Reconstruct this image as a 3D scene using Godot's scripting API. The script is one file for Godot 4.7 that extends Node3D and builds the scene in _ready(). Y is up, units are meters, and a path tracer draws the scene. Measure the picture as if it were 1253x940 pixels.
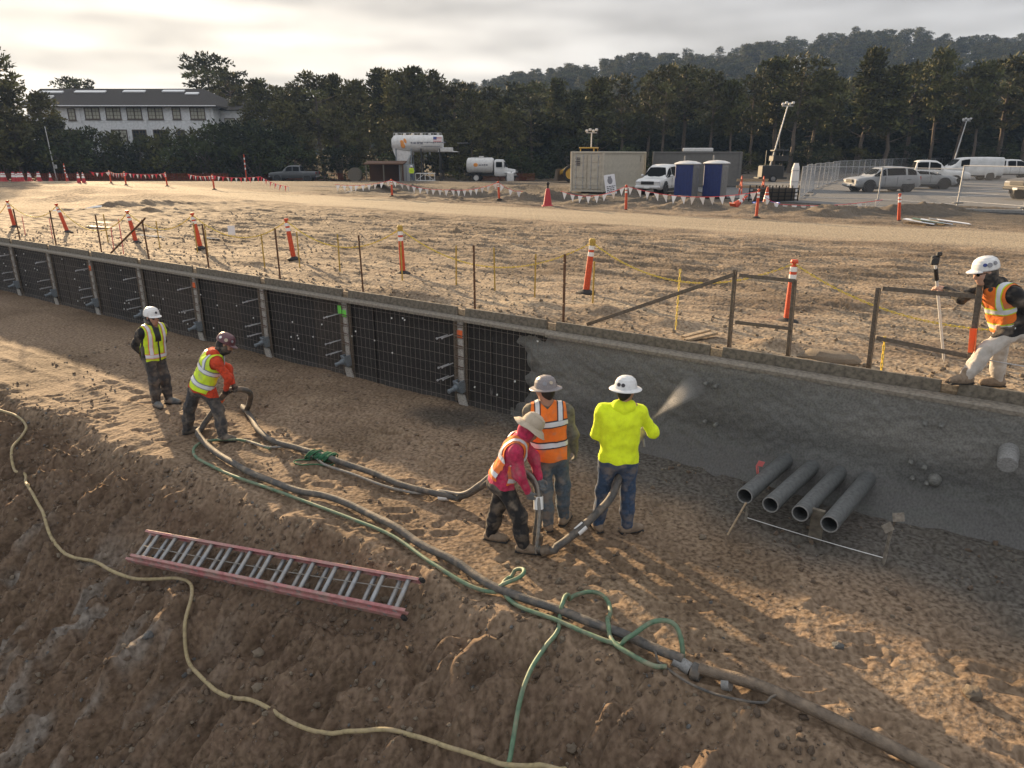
extends Node3D
# A shotcrete wall being sprayed on a building site at low sun. Plateau at y = 0, trench floor at y = -1.5, metres.

# ---------------------------------------------------------------- mesh helper
class MB:
	var v := PackedVector3Array()
	var n := PackedVector3Array()
	var c := PackedColorArray()
	var uv := PackedVector2Array()
	var col := Color.WHITE
	# corners counter-clockwise seen from outside
	func tri(a: Vector3, b: Vector3, d: Vector3) -> void:
		var m := (b - a).cross(d - a).normalized()
		tri_n(a, b, d, m, m, m)
	func tri_n(a: Vector3, b: Vector3, d: Vector3, na: Vector3, nb: Vector3, nd: Vector3) -> void:
		v.push_back(a); v.push_back(d); v.push_back(b)
		n.push_back(na); n.push_back(nd); n.push_back(nb)
		c.push_back(col); c.push_back(col); c.push_back(col)
	func tri_c(a: Vector3, b: Vector3, d: Vector3, na: Vector3, nb: Vector3, nd: Vector3, ca: Color, cb: Color, cd: Color) -> void:
		v.push_back(a); v.push_back(d); v.push_back(b)
		n.push_back(na); n.push_back(nd); n.push_back(nb)
		c.push_back(ca); c.push_back(cd); c.push_back(cb)
	func quad(a: Vector3, b: Vector3, d: Vector3, e: Vector3) -> void:
		tri(a, b, d); tri(a, d, e)
	func quad_n(a: Vector3, b: Vector3, d: Vector3, e: Vector3, na: Vector3, nb: Vector3, nd: Vector3, ne: Vector3) -> void:
		tri_n(a, b, d, na, nb, nd); tri_n(a, d, e, na, nd, ne)
	# chamfered box; at = centre, s = full size
	func box(at: Vector3, s: Vector3, bevel := 0.0, bas := Basis()) -> void:
		var h := s * 0.5
		var b := minf(bevel, minf(h.x, minf(h.y, h.z)) * 0.9)
		if b <= 0.0:
			for ax in 3:
				for sg in [-1.0, 1.0]:
					var q := []
					for k in 4:
						var p := Vector3()
						p[ax] = sg * h[ax]
						p[(ax + 1) % 3] = h[(ax + 1) % 3] * (1 if k == 1 or k == 2 else -1)
						p[(ax + 2) % 3] = h[(ax + 2) % 3] * (1 if k >= 2 else -1)
						q.append(at + bas * p)
					if sg > 0: quad(q[0], q[1], q[2], q[3])
					else: quad(q[3], q[2], q[1], q[0])
			return
		for ax in 3:
			var u := (ax + 1) % 3
			var w := (ax + 2) % 3
			for sg in [-1.0, 1.0]:
				var q := []
				for k in 4:
					var p := Vector3()
					p[ax] = sg * h[ax]
					p[u] = (h[u] - b) * (1 if k == 1 or k == 2 else -1)
					p[w] = (h[w] - b) * (1 if k >= 2 else -1)
					q.append(at + bas * p)
				if sg > 0: quad(q[0], q[1], q[2], q[3])
				else: quad(q[3], q[2], q[1], q[0])
			# edges along ax
			for su in [-1.0, 1.0]:
				for sw in [-1.0, 1.0]:
					var p0 := Vector3(); p0[u] = su * h[u]; p0[w] = sw * (h[w] - b)
					var p1 := Vector3(); p1[u] = su * (h[u] - b); p1[w] = sw * h[w]
					var e := Vector3(); e[ax] = h[ax] - b
					var q2 := [at + bas * (p0 - e), at + bas * (p0 + e), at + bas * (p1 + e), at + bas * (p1 - e)]
					if su * sw < 0: quad(q2[0], q2[1], q2[2], q2[3])
					else: quad(q2[3], q2[2], q2[1], q2[0])
		for sx in [-1.0, 1.0]:
			for sy in [-1.0, 1.0]:
				for sz in [-1.0, 1.0]:
					var a := at + bas * Vector3(sx * h.x, sy * (h.y - b), sz * (h.z - b))
					var b2 := at + bas * Vector3(sx * (h.x - b), sy * h.y, sz * (h.z - b))
					var d := at + bas * Vector3(sx * (h.x - b), sy * (h.y - b), sz * h.z)
					if sx * sy * sz > 0: tri(a, b2, d)
					else: tri(a, d, b2)
	# a box bar from a to b, w wide, t thick; up says where its thickness points
	func bar(a: Vector3, b: Vector3, w: float, t: float, bevel := 0.0, up := Vector3.UP) -> void:
		var z := (b - a).normalized()
		var x := up.cross(z)
		if x.length() < 0.05: x = Vector3.RIGHT.cross(z)
		x = x.normalized()
		var y := z.cross(x)
		box((a + b) * 0.5, Vector3(w, t, a.distance_to(b)), bevel, Basis(x, y, z))
	func ring(at: Vector3, x: Vector3, y: Vector3, r: float, k: int, ry := -1.0) -> PackedVector3Array:
		var o := PackedVector3Array()
		for i in k:
			var a := TAU * i / k
			o.push_back(at + x * (cos(a) * r) + y * (sin(a) * (r if ry < 0 else ry)))
		return o
	# round tube or cone from a to b
	func cyl(a: Vector3, b: Vector3, ra: float, rb: float, k := 10, caps := true) -> void:
		var z := (b - a).normalized()
		var x := z.cross(Vector3.UP if absf(z.y) < 0.9 else Vector3.RIGHT).normalized()
		var y := z.cross(x)
		var A := ring(a, x, y, ra, k)
		var B := ring(b, x, y, rb, k)
		for i in k:
			var j := (i + 1) % k
			var ni := (x * cos(TAU * i / k) + y * sin(TAU * i / k))
			var nj := (x * cos(TAU * j / k) + y * sin(TAU * j / k))
			quad_n(A[i], A[j], B[j], B[i], ni, nj, nj, ni)
			if caps:
				tri(a, A[j], A[i]); tri(b, B[i], B[j])
	# swept tube along points (smooth), radius may vary
	func tube(p: PackedVector3Array, r: float, k := 8, r_end := -1.0, rs := PackedFloat32Array()) -> void:
		var m := p.size()
		if m < 2: return
		var x := Vector3.ZERO
		var pv := PackedVector3Array()
		var pn := PackedVector3Array()
		for i in m:
			var z := (p[mini(i + 1, m - 1)] - p[maxi(i - 1, 0)]).normalized()
			if i == 0: x = z.cross(Vector3.UP if absf(z.y) < 0.9 else Vector3.RIGHT).normalized()
			else: x = (x - z * x.dot(z)).normalized()
			var y := z.cross(x)
			var rr := r if r_end < 0 else lerpf(r, r_end, float(i) / (m - 1))
			if rs.size() == m: rr = rs[i]
			for q in k:
				var a := TAU * q / k
				var nn := x * cos(a) + y * sin(a)
				pn.push_back(nn); pv.push_back(p[i] + nn * rr)
		for i in m - 1:
			for q in k:
				var j := (q + 1) % k
				var a0 := i * k + q; var a1 := i * k + j; var b0 := a0 + k; var b1 := a1 + k
				quad_n(pv[a0], pv[a1], pv[b1], pv[b0], pn[a0], pn[a1], pn[b1], pn[b0])
		for q in k:
			var j := (q + 1) % k
			tri(p[0], pv[j], pv[q])
			tri(p[m - 1], pv[(m - 1) * k + q], pv[(m - 1) * k + j])
	# turned shape: profile of (radius, height) from bottom to top about axis bas.y at point at
	func lathe(prof: Array, k := 16, at := Vector3.ZERO, bas := Basis(), sx := 1.0, sz := 1.0) -> void:
		for i in prof.size() - 1:
			var p: Vector2 = prof[i]
			var q: Vector2 = prof[i + 1]
			var dn := Vector2(q.y - p.y, p.x - q.x).normalized()
			for s in k:
				var a := TAU * s / k
				var b := TAU * (s + 1) / k
				var ca := Vector3(cos(a) * sx, 0, -sin(a) * sz)
				var cb := Vector3(cos(b) * sx, 0, -sin(b) * sz)
				var na := bas * (ca * dn.x + Vector3.UP * dn.y)
				var nb := bas * (cb * dn.x + Vector3.UP * dn.y)
				var A := at + bas * (ca * p.x + Vector3.UP * p.y)
				var B := at + bas * (cb * p.x + Vector3.UP * p.y)
				var C := at + bas * (cb * q.x + Vector3.UP * q.y)
				var D := at + bas * (ca * q.x + Vector3.UP * q.y)
				if p.x > 1e-5: tri_n(A, B, C, na, nb, nb)
				if q.x > 1e-5: tri_n(A, C, D, na, nb, na)
	# flat polygon (x, y) pushed along z by depth, placed by xf
	func prism(poly: PackedVector2Array, depth: float, xf := Transform3D()) -> void:
		var P := poly
		if Geometry2D.is_polygon_clockwise(P): P.reverse()
		var t := Geometry2D.triangulate_polygon(P)
		for i in range(0, t.size(), 3):
			var a := P[t[i]]; var b := P[t[i + 1]]; var d := P[t[i + 2]]
			if (b - a).cross(d - a) < 0:
				var s := b; b = d; d = s
			tri(xf * Vector3(a.x, a.y, depth * 0.5), xf * Vector3(b.x, b.y, depth * 0.5), xf * Vector3(d.x, d.y, depth * 0.5))
			tri(xf * Vector3(a.x, a.y, -depth * 0.5), xf * Vector3(d.x, d.y, -depth * 0.5), xf * Vector3(b.x, b.y, -depth * 0.5))
		for i in P.size():
			var a := P[i]; var b := P[(i + 1) % P.size()]
			quad(xf * Vector3(a.x, a.y, -depth * 0.5), xf * Vector3(b.x, b.y, -depth * 0.5), xf * Vector3(b.x, b.y, depth * 0.5), xf * Vector3(a.x, a.y, depth * 0.5))
	func ball(at: Vector3, r: Vector3, k := 12, bas := Basis()) -> void:
		for i in k / 2:
			var t0 := PI * i / (k / 2) - PI / 2
			var t1 := PI * (i + 1) / (k / 2) - PI / 2
			for s in k:
				var a := TAU * s / k
				var b := TAU * (s + 1) / k
				var u := [Vector3(cos(t0) * cos(a), sin(t0), -cos(t0) * sin(a)), Vector3(cos(t0) * cos(b), sin(t0), -cos(t0) * sin(b)), Vector3(cos(t1) * cos(b), sin(t1), -cos(t1) * sin(b)), Vector3(cos(t1) * cos(a), sin(t1), -cos(t1) * sin(a))]
				var w := []
				var m := []
				for x in u:
					w.append(at + bas * (x * r)); m.append((bas * (x / r)).normalized())
				if i > 0: tri_n(w[0], w[1], w[2], m[0], m[1], m[2])
				if i < k / 2 - 1: tri_n(w[0], w[2], w[3], m[0], m[2], m[3])
	func add_mesh(o: MB, xf := Transform3D()) -> void:
		for i in o.v.size():
			v.push_back(xf * o.v[i]); n.push_back((xf.basis * o.n[i]).normalized()); c.push_back(o.c[i])
	func arrays() -> Array:
		var a := []
		a.resize(Mesh.ARRAY_MAX)
		a[Mesh.ARRAY_VERTEX] = v; a[Mesh.ARRAY_NORMAL] = n; a[Mesh.ARRAY_COLOR] = c
		if uv.size() == v.size(): a[Mesh.ARRAY_TEX_UV] = uv
		return a
	func mesh(m: Material, into: ArrayMesh = null) -> ArrayMesh:
		var am := into if into else ArrayMesh.new()
		if v.size() == 0: return am
		am.add_surface_from_arrays(Mesh.PRIMITIVE_TRIANGLES, arrays())
		am.surface_set_material(am.get_surface_count() - 1, m)
		return am

var M := {}
var taken := {}
var rng := RandomNumberGenerator.new()

func numbered(called: String) -> String:
	var k: int = taken.get(called, 0)
	taken[called] = k + 1
	return called if k == 0 else "%s_%03d" % [called, k]

func tag(o: Node3D, label: String, category: String, group := "") -> Node3D:
	o.set_meta("label", label); o.set_meta("category", category)
	if group: o.set_meta("group", group)
	return o

func thing(called: String, label: String, category: String, at := Vector3.ZERO, turn := 0.0, group := "") -> Node3D:
	var o := Node3D.new()
	o.name = numbered(called)
	add_child(o)
	o.position = at; o.rotation.y = turn
	return tag(o, label, category, group)

# commits a shape as one part (or one-mesh thing when parent is null)
func part(called: String, mb: MB, m: Material, parent: Node3D = null, label := "") -> MeshInstance3D:
	return part_mesh(called, mb.mesh(m), parent, label)

func part_mesh(called: String, mesh: Mesh, parent: Node3D = null, label := "") -> MeshInstance3D:
	var o := MeshInstance3D.new()
	o.mesh = mesh
	if parent:
		o.name = called
		var k := 0
		while parent.has_node(NodePath(o.name)):
			k += 1
			o.name = "%s_%03d" % [called, k]
		parent.add_child(o)
	else:
		o.name = numbered(called)
		add_child(o)
	if label: o.set_meta("label", label)
	return o

func structure(o: Node3D) -> Node3D:
	o.set_meta("kind", "structure")
	return o

func stuff(o: Node3D) -> Node3D:
	o.set_meta("kind", "stuff")
	return o

func copy_of(o: Node3D, called: String, label: String, at: Vector3, turn := 0.0, sc := Vector3.ONE) -> Node3D:
	var r: Node3D = o.duplicate()
	r.name = numbered(called)
	add_child(r)
	r.position = at; r.rotation = Vector3(0, turn, 0); r.scale = sc
	if label: r.set_meta("label", label)
	return r

func spline(pts: Array, step := 0.08) -> PackedVector3Array:
	var cv := Curve3D.new()
	var m := pts.size()
	for i in m:
		var t: Vector3 = (pts[mini(i + 1, m - 1)] - pts[maxi(i - 1, 0)]) * 0.5
		var l0: float = 0.0 if i == 0 else (pts[i] as Vector3).distance_to(pts[i - 1])
		var l1: float = 0.0 if i == m - 1 else (pts[i] as Vector3).distance_to(pts[i + 1])
		var tn := t.normalized()
		cv.add_point(pts[i], -tn * l0 * 0.33, tn * l1 * 0.33)
	cv.bake_interval = step
	return cv.get_baked_points()

func sag(a: Vector3, b: Vector3, drop: float, k := 12) -> PackedVector3Array:
	var o := PackedVector3Array()
	for i in k + 1:
		var t := float(i) / k
		o.push_back(a.lerp(b, t) + Vector3.DOWN * (drop * 4.0 * t * (1.0 - t)))
	return o

func lin(r: float, g: float, b: float) -> Color:
	return Color(r, g, b).linear_to_srgb()

func mat(called: String, c: Color, rough := 0.7, metal := 0.0) -> StandardMaterial3D:
	var m := StandardMaterial3D.new()
	m.resource_name = called
	m.albedo_color = c.linear_to_srgb()
	m.roughness = rough; m.metallic = metal
	M[called] = m
	return m

func noise_tex(freq: float, size: int, oct: int, ramp: Array, seed_ := 1, type := FastNoiseLite.TYPE_SIMPLEX_SMOOTH, fractal := FastNoiseLite.FRACTAL_FBM) -> NoiseTexture2D:
	var f := FastNoiseLite.new()
	f.noise_type = type; f.frequency = freq; f.fractal_type = fractal; f.fractal_octaves = oct; f.seed = seed_
	var t := NoiseTexture2D.new()
	t.width = size; t.height = size; t.seamless = true; t.noise = f
	if ramp.size():
		var g := Gradient.new()
		var off := PackedFloat32Array(); var cols := PackedColorArray()
		for e in ramp:
			off.push_back(e[0]); cols.push_back(e[1])
		g.offsets = off; g.colors = cols
		t.color_ramp = g
	return t

func grey(x: float) -> Color:
	return Color(x, x, x)

# worn: a plain colour broken up by a mottled texture that is mapped in the thing's own axes
func worn(called: String, c: Color, rough: float, metal: float, tex: Texture2D, scale: float, bump: Texture2D = null, cm := 0.0) -> StandardMaterial3D:
	var m := mat(called, c, rough, metal)
	m.albedo_texture = tex
	m.uv1_triplanar = true
	m.uv1_scale = Vector3.ONE * scale
	if bump:
		m.heightmap_enabled = true
		m.heightmap_texture = bump
		m.heightmap_scale = cm
	return m

# ---------------------------------------------------------------- the site's axes: d runs along the wall (to the right and nearer), n across it into the trench
const WALL_AT := Vector3(-0.99, 0, -11.85)
const WD := Vector3(0.81915, 0, 0.57358)
const WN := Vector3(-0.57358, 0, 0.81915)
var na := FastNoiseLite.new()
var nb := FastNoiseLite.new()
var nr := FastNoiseLite.new()
var nc := FastNoiseLite.new()
var mounds := []
var near_mounds := []
var road := []
var tracks := []
var prints := {}

func W(d: float, n: float, y := 0.0) -> Vector3:
	return WALL_AT + WD * d + WN * n + Vector3.UP * y

func dn(p: Vector3) -> Vector2:
	var q := p - WALL_AT
	return Vector2(q.dot(WD), q.dot(WN))

func ss(a: float, b: float, x: float) -> float:
	var t := clampf((x - a) / (b - a), 0.0, 1.0)
	return t * t * (3.0 - 2.0 * t)

func seg_dist(p: Vector2, a: Vector2, b: Vector2) -> Vector2:
	var ab := b - a
	var t := clampf((p - a).dot(ab) / ab.length_squared(), 0.0, 1.0)
	return Vector2(p.distance_to(a + ab * t), t)

func road_dist(x: float, z: float) -> float:
	var best := 1e9
	var p := Vector2(x, z)
	for i in road.size() - 1:
		best = minf(best, seg_dist(p, road[i], road[i + 1]).x)
	return best

func crest(d: float) -> float:
	return 4.5 + 0.16 * na.get_noise_2d(d * 60.0, 7.0) + 0.13 * nb.get_noise_2d(d * 60.0, 90.0)

# height of the ground, without the finest grain
func H(d: float, n: float) -> float:
	var p := W(d, n)
	if n < -0.02:
		return plateau(p.x, p.z, d, n)
	return trench(d, n)

func plateau(x: float, z: float, d: float, n: float) -> float:
	var far := Vector2(x, z).length()
	var y := 0.035 * na.get_noise_2d(x * 22.0, z * 22.0)
	var rough := 1.0
	var rd := 99.0
	if n < -9.0:
		rd = road_dist(x, z)
		rough = ss(1.8, 3.4, rd)
		y *= rough
		y += 0.20 * (1.0 - ss(15.0, 26.0, -n)) * 0.0
	if far < 70.0:
		y += rough * (0.05 * nb.get_noise_2d(d * 20.0, n * 150.0) + 0.03 * nc.get_noise_2d(d * 45.0, n * 260.0))
		if n < -3.0 and n > -26.0:
			y += rough * 0.10 * maxf(0.0, nb.get_noise_2d(d * 14.0 + 300.0, n * 75.0)) * ss(-3.0, -6.0, n) + rough * 0.04 * na.get_noise_2d(d * 60.0, n * 160.0)
	for m in (near_mounds if n > -9.0 else mounds):
		var q: Vector2 = Vector2(x - m[0], z - m[1]).rotated(m[5])
		var e: float = q.x * q.x / (m[3] * m[3]) + q.y * q.y / (m[4] * m[4])
		if e < 6.0:
			y += m[2] * exp(-e) * (1.0 + 0.5 * nb.get_noise_2d(x * 70.0, z * 70.0) + 0.25 * nc.get_noise_2d(x * 140.0, z * 140.0))
	y -= 1.1 * ss(66.0, 104.0, -z) * ss(34.0, 12.0, x)
	y += 3.0 * ss(112.0, 135.0, -z) * ss(-18.0, -34.0, x)
	return y

func trench(d: float, n: float) -> float:
	var y := -1.5 - 0.09 * ss(1.6, 0.0, n)
	# rebound heaped at the foot of the sprayed wall
	y += 0.08 * ss(1.9, 0.3, n) * ss(1.5, 4.0, d)
	y += 0.03 * na.get_noise_2d(d * 55.0, n * 55.0) + 0.010 * nb.get_noise_2d(d * 60.0, n * 170.0)
	var c := crest(d)
	var s := n - c
	var k := maxf(0.0, 0.5 * (s + sqrt(s * s + 0.004)))
	if s > -0.7:
		var a := ss(-0.25, 0.7, s)
		# runnels down the slope, trodden flat under the ladder
		var lad := 1.0 - 0.8 * ss(0.55, 0.2, absf(n - 5.4 + (d + 0.75) * 0.16)) * ss(-1.3, -0.8, d) * ss(3.9, 3.4, d)
		var r1 := nr.get_noise_2d(d * 85.0 + n * 10.0, n * 20.0)
		var r2 := nr.get_noise_2d(d * 260.0 + 500.0 + n * 40.0, n * 85.0)
		y += -0.60 * k - 0.13 * ss(-0.03, 0.22, s + 0.12 * nb.get_noise_2d(d * 120.0, 60.0)) + a * lad * (0.20 * r1 + 0.23 * r2 + 0.09 * nb.get_noise_2d(d * 60.0, n * 45.0) + 0.10 * nc.get_noise_2d(d * 150.0, n * 95.0) + 0.15 * ss(2.0, -1.0, d) * nr.get_noise_2d(d * 380.0 + n * 60.0, n * 110.0 + 300.0))
		y += 0.05 * ss(-0.6, -0.1, s) * ss(0.4, 0.0, s) * na.get_noise_2d(d * 200.0, 3.0)
	return y

# the finest relief, only where the camera is near
func grain(d: float, n: float) -> float:
	var y := (0.005 if n > 0.0 and n < 4.4 else 0.010) * nc.get_noise_2d(d * 420.0, n * 420.0)
	if n <= -0.02:
		var road_k := 1.0
		if n < -9.0:
			var q := W(d, n)
			road_k = 0.15 + 0.85 * ss(1.6, 3.2, road_dist(q.x, q.z))
		y += road_k * (0.016 * nb.get_noise_2d(d * 110.0, n * 420.0) + 0.02 * maxf(0.0, nc.get_noise_2d(d * 300.0 + 40.0, n * 420.0)) * (0.4 + 0.6 * ss(-0.1, 0.5, na.get_noise_2d(d * 40.0, n * 90.0))))
	if n > -0.02:
		var s := n - 4.5
		y += (0.007 + 0.030 * ss(-0.2, 0.6, s)) * maxf(0.0, nc.get_noise_2d(d * 230.0 + 900.0, n * 230.0)) * 1.4
		y += ss(-0.3, 0.6, s) * (0.034 * nb.get_noise_2d(d * 420.0, n * 300.0) + 0.05 * maxf(0.0, nc.get_noise_2d(d * 260.0, n * 230.0) - 0.15))
		for key in [Vector2i(floori(d), floori(n))]:
			for f in prints.get(key, []):
				var q: Vector2 = (Vector2(d, n) - f[0]).rotated(f[1])
				var e: float = absf(q.x) / 0.15
				var w: float = absf(q.y) / 0.055
				if e < 1.6 and w < 2.0:
					var inn := ss(1.15, 0.8, maxf(e, w))
					y += -0.028 * inn + 0.012 * ss(1.0, 1.2, maxf(e, w)) * ss(1.7, 1.3, maxf(e, w))
	for t in tracks:
		var off: float = n - t[0] - t[1] * d
		var r := absf(off)
		if r < t[2] * 1.5 and d > t[6] and d < t[7]:
			var w: float = t[2]
			var edge := ss(w, w * 0.8, r)
			var ph: float = TAU * (d + r * t[5]) / t[3]
			y += edge * t[4] * (-0.9 + 0.8 * absf(sin(ph * 0.5))) * (0.55 + 0.9 * na.get_noise_2d(d * 90.0, n * 90.0))
			y += 0.8 * t[4] * ss(w * 0.85, w * 1.08, r) * ss(w * 1.5, w * 1.15, r) * (0.5 + nb.get_noise_2d(d * 70.0, n * 70.0))
	return y

func list(a: float, b: float, s0: float, grow := 1.0, most := 1e9) -> PackedFloat32Array:
	var o := PackedFloat32Array([a])
	var x := a
	var s := s0
	var dir := signf(b - a)
	while absf(b - x) > s * 1.4:
		x += dir * s
		o.push_back(x)
		s = minf(s * grow, most)
	o.push_back(b)
	return o

func joined(a: PackedFloat32Array, b: PackedFloat32Array) -> PackedFloat32Array:
	var o := a.duplicate()
	for i in range(1, b.size()): o.push_back(b[i])
	return o

# one sheet over the grid of d and n; fine adds the grain
func sheet(ds: PackedFloat32Array, ns: PackedFloat32Array, fine: bool, shade: Callable, m: Material, skip := Rect2()) -> ArrayMesh:
	var w := ds.size(); var h := ns.size()
	var v := PackedVector3Array(); v.resize(w * h)
	var nn := PackedVector3Array(); nn.resize(w * h)
	var cc := PackedColorArray(); cc.resize(w * h)
	for j in h:
		for i in w:
			var d := ds[i]; var n := ns[j]
			var y := H(d, n)
			if fine: y += grain(d, n)
			v[j * w + i] = W(d, n, y)
			cc[j * w + i] = shade.call(d, n, y)
	for j in h:
		for i in w:
			var a := v[j * w + mini(i + 1, w - 1)] - v[j * w + maxi(i - 1, 0)]
			var b := v[mini(j + 1, h - 1) * w + i] - v[maxi(j - 1, 0) * w + i]
			var x := b.cross(a).normalized()
			nn[j * w + i] = x if x.y > 0 else -x
	var ix := PackedInt32Array()
	for j in h - 1:
		for i in w - 1:
			if skip.has_area() and skip.has_point(Vector2((ds[i] + ds[i + 1]) * 0.5, (ns[j] + ns[j + 1]) * 0.5)): continue
			var a := j * w + i
			if (ns[j + 1] - ns[j]) * (ds[i + 1] - ds[i]) > 0:
				ix.append_array([a, a + 1, a + w, a + 1, a + w + 1, a + w])
			else:
				ix.append_array([a, a + w, a + 1, a + 1, a + w, a + w + 1])
	var arr := []
	arr.resize(Mesh.ARRAY_MAX)
	arr[Mesh.ARRAY_VERTEX] = v; arr[Mesh.ARRAY_NORMAL] = nn; arr[Mesh.ARRAY_COLOR] = cc; arr[Mesh.ARRAY_INDEX] = ix
	var am := ArrayMesh.new()
	am.add_surface_from_arrays(Mesh.PRIMITIVE_TRIANGLES, arr)
	am.surface_set_material(0, m)
	return am

# true colour of the soil: dry sand, damp sand, grey cement rebound, the packed haul road
func soil(d: float, n: float, y: float) -> Color:
	var p := W(d, n)
	if n < -0.02:
		var c := Color(0.596, 0.480, 0.356)
		var k := 0.5 + 0.5 * na.get_noise_2d(p.x * 16.0, p.z * 30.0)
		var k2 := 0.5 + 0.5 * nb.get_noise_2d(d * 22.0, n * 95.0)
		c = c.lerp(Color(0.282, 0.218, 0.162), ss(0.42, 0.75, k) * 0.8)
		c = c.lerp(Color(0.720, 0.605, 0.448), ss(0.55, 0.9, k2) * 0.7)
		# wet, tracked ground between the fence and the road
		var wet := maxf(ss(-11.0, -16.0, n) * ss(-30.0, -24.0, n) * ss(-2.0, -12.0, d), 0.75 * ss(-3.2, -4.5, n) * ss(0.25, 0.6, 0.5 + 0.5 * na.get_noise_2d(d * 9.0, n * 70.0)))
		c = c.lerp(Color(0.248, 0.191, 0.140), wet * ss(0.3, 0.7, k2) * 0.9)
		if n > -16.0:
			for t in tracks:
				var r := absf(n - t[0] - t[1] * d)
				if r < t[2] and d > t[6] and d < t[7]: c = c.lerp(Color(0.264, 0.204, 0.150), 0.2)
		if n < -9.0:
			var rd := road_dist(p.x, p.z)
			c = c.lerp(Color(0.720, 0.613, 0.456) * (0.92 + 0.16 * nb.get_noise_2d(d * 9.0, n * 140.0)), ss(3.2, 2.0, rd))
			if n < -20.0:
				var beyond := ss(-20.0, -26.0, n) * ss(2.2, 4.5, rd)
				c = c.lerp(Color(0.174, 0.157, 0.136), beyond * (0.62 + 0.38 * k))
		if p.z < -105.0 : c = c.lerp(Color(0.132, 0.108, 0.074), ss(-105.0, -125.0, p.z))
		return c
	var c := Color(0.425, 0.318, 0.228)
	var k := 0.5 + 0.5 * na.get_noise_2d(d * 30.0, n * 30.0)
	var k2 := 0.5 + 0.5 * nb.get_noise_2d(d * 75.0, n * 60.0)
	c = c.lerp(Color(0.255, 0.186, 0.127), ss(0.35, 0.8, k) * 0.75)
	c = c.lerp(Color(0.511, 0.393, 0.276), ss(0.55, 0.85, k2) * 0.5)
	var s := n - crest(d)
	if s > 0.0:
		c = c.lerp(Color(0.262, 0.190, 0.138), ss(0.02, 0.45, s) * (0.68 + 0.32 * k2))
		# pale salts and damp lenses in the lower bank
		var lens := nr.get_noise_2d(d * 130.0 + 70.0 + n * 20.0, n * 30.0) + 0.5 * nb.get_noise_2d(d * 130.0, n * 110.0)
		c = c.lerp(Color(0.46, 0.43, 0.395), ss(0.35, 0.85, lens) * ss(0.6, 1.8, s) * ss(2.5, 0.0, d) * 0.8)
	# cement rebound and overspray
	var edge := 0.2 + 1.15 * ss(0.0, 4.5, d) + 0.65 * ss(5.5, 8.5, d) + 0.5 * nb.get_noise_2d(d * 40.0, n * 40.0)
	var g := ss(edge + 0.9, edge - 0.3, n) * ss(-0.8, 1.2, d + 0.6 * na.get_noise_2d(d * 50.0, n * 50.0))
	c = c.lerp(Color(0.20, 0.195, 0.182), g * 0.93)
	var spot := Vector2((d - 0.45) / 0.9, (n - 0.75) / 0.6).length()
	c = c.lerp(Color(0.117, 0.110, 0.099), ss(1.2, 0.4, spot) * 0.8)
	return c

func sky_image() -> ImageTexture:
	var w := 1024; var h := 512
	var im := Image.create(w, h, false, Image.FORMAT_RGBF)
	var f := FastNoiseLite.new()
	f.noise_type = FastNoiseLite.TYPE_SIMPLEX_SMOOTH; f.frequency = 1.0; f.fractal_octaves = 5; f.seed = 11
	var sun_az := deg_to_rad(-30.0)
	for j in h:
		var el := PI * 0.5 - PI * (j + 0.5) / h
		for i in w:
			var az := wrapf(TAU * ((i + 0.5) / w), -PI, PI)     # 0 is -z, to the right positive
			var e := maxf(el, 0.0)
			var da := wrapf(az - sun_az, -PI, PI)
			var cs := cos(da) * cos(e) * cos(0.22) + sin(e) * sin(0.22)
			var near := pow(maxf(cs, 0.0), 5.0)
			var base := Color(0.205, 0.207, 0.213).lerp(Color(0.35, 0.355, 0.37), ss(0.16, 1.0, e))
			# clouds in long flat sheets
			var dir := Vector3(sin(az) * cos(e), sin(e), -cos(az) * cos(e))
			var pl := dir / (dir.y + 0.16)
			var cl := f.get_noise_3d(pl.x * 0.55 + 3.0, pl.z * 0.9, 0.0) + 0.5 * f.get_noise_3d(pl.x * 1.6, pl.z * 2.6, 9.0)
			var streak := f.get_noise_2d(az * 2.2 + 5.0, e * 24.0) + 0.5 * f.get_noise_2d(az * 5.0, e * 60.0 + 20.0)
			cl = 0.5 * cl + 0.7 * streak
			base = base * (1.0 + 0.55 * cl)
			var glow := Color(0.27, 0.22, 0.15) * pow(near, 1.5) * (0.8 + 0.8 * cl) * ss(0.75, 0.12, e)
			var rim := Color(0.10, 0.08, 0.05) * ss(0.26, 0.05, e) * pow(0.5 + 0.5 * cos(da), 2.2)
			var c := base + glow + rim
			im.set_pixel(i, j, Color(c.r, c.g, c.b))
	return ImageTexture.create_from_image(im)

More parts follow.
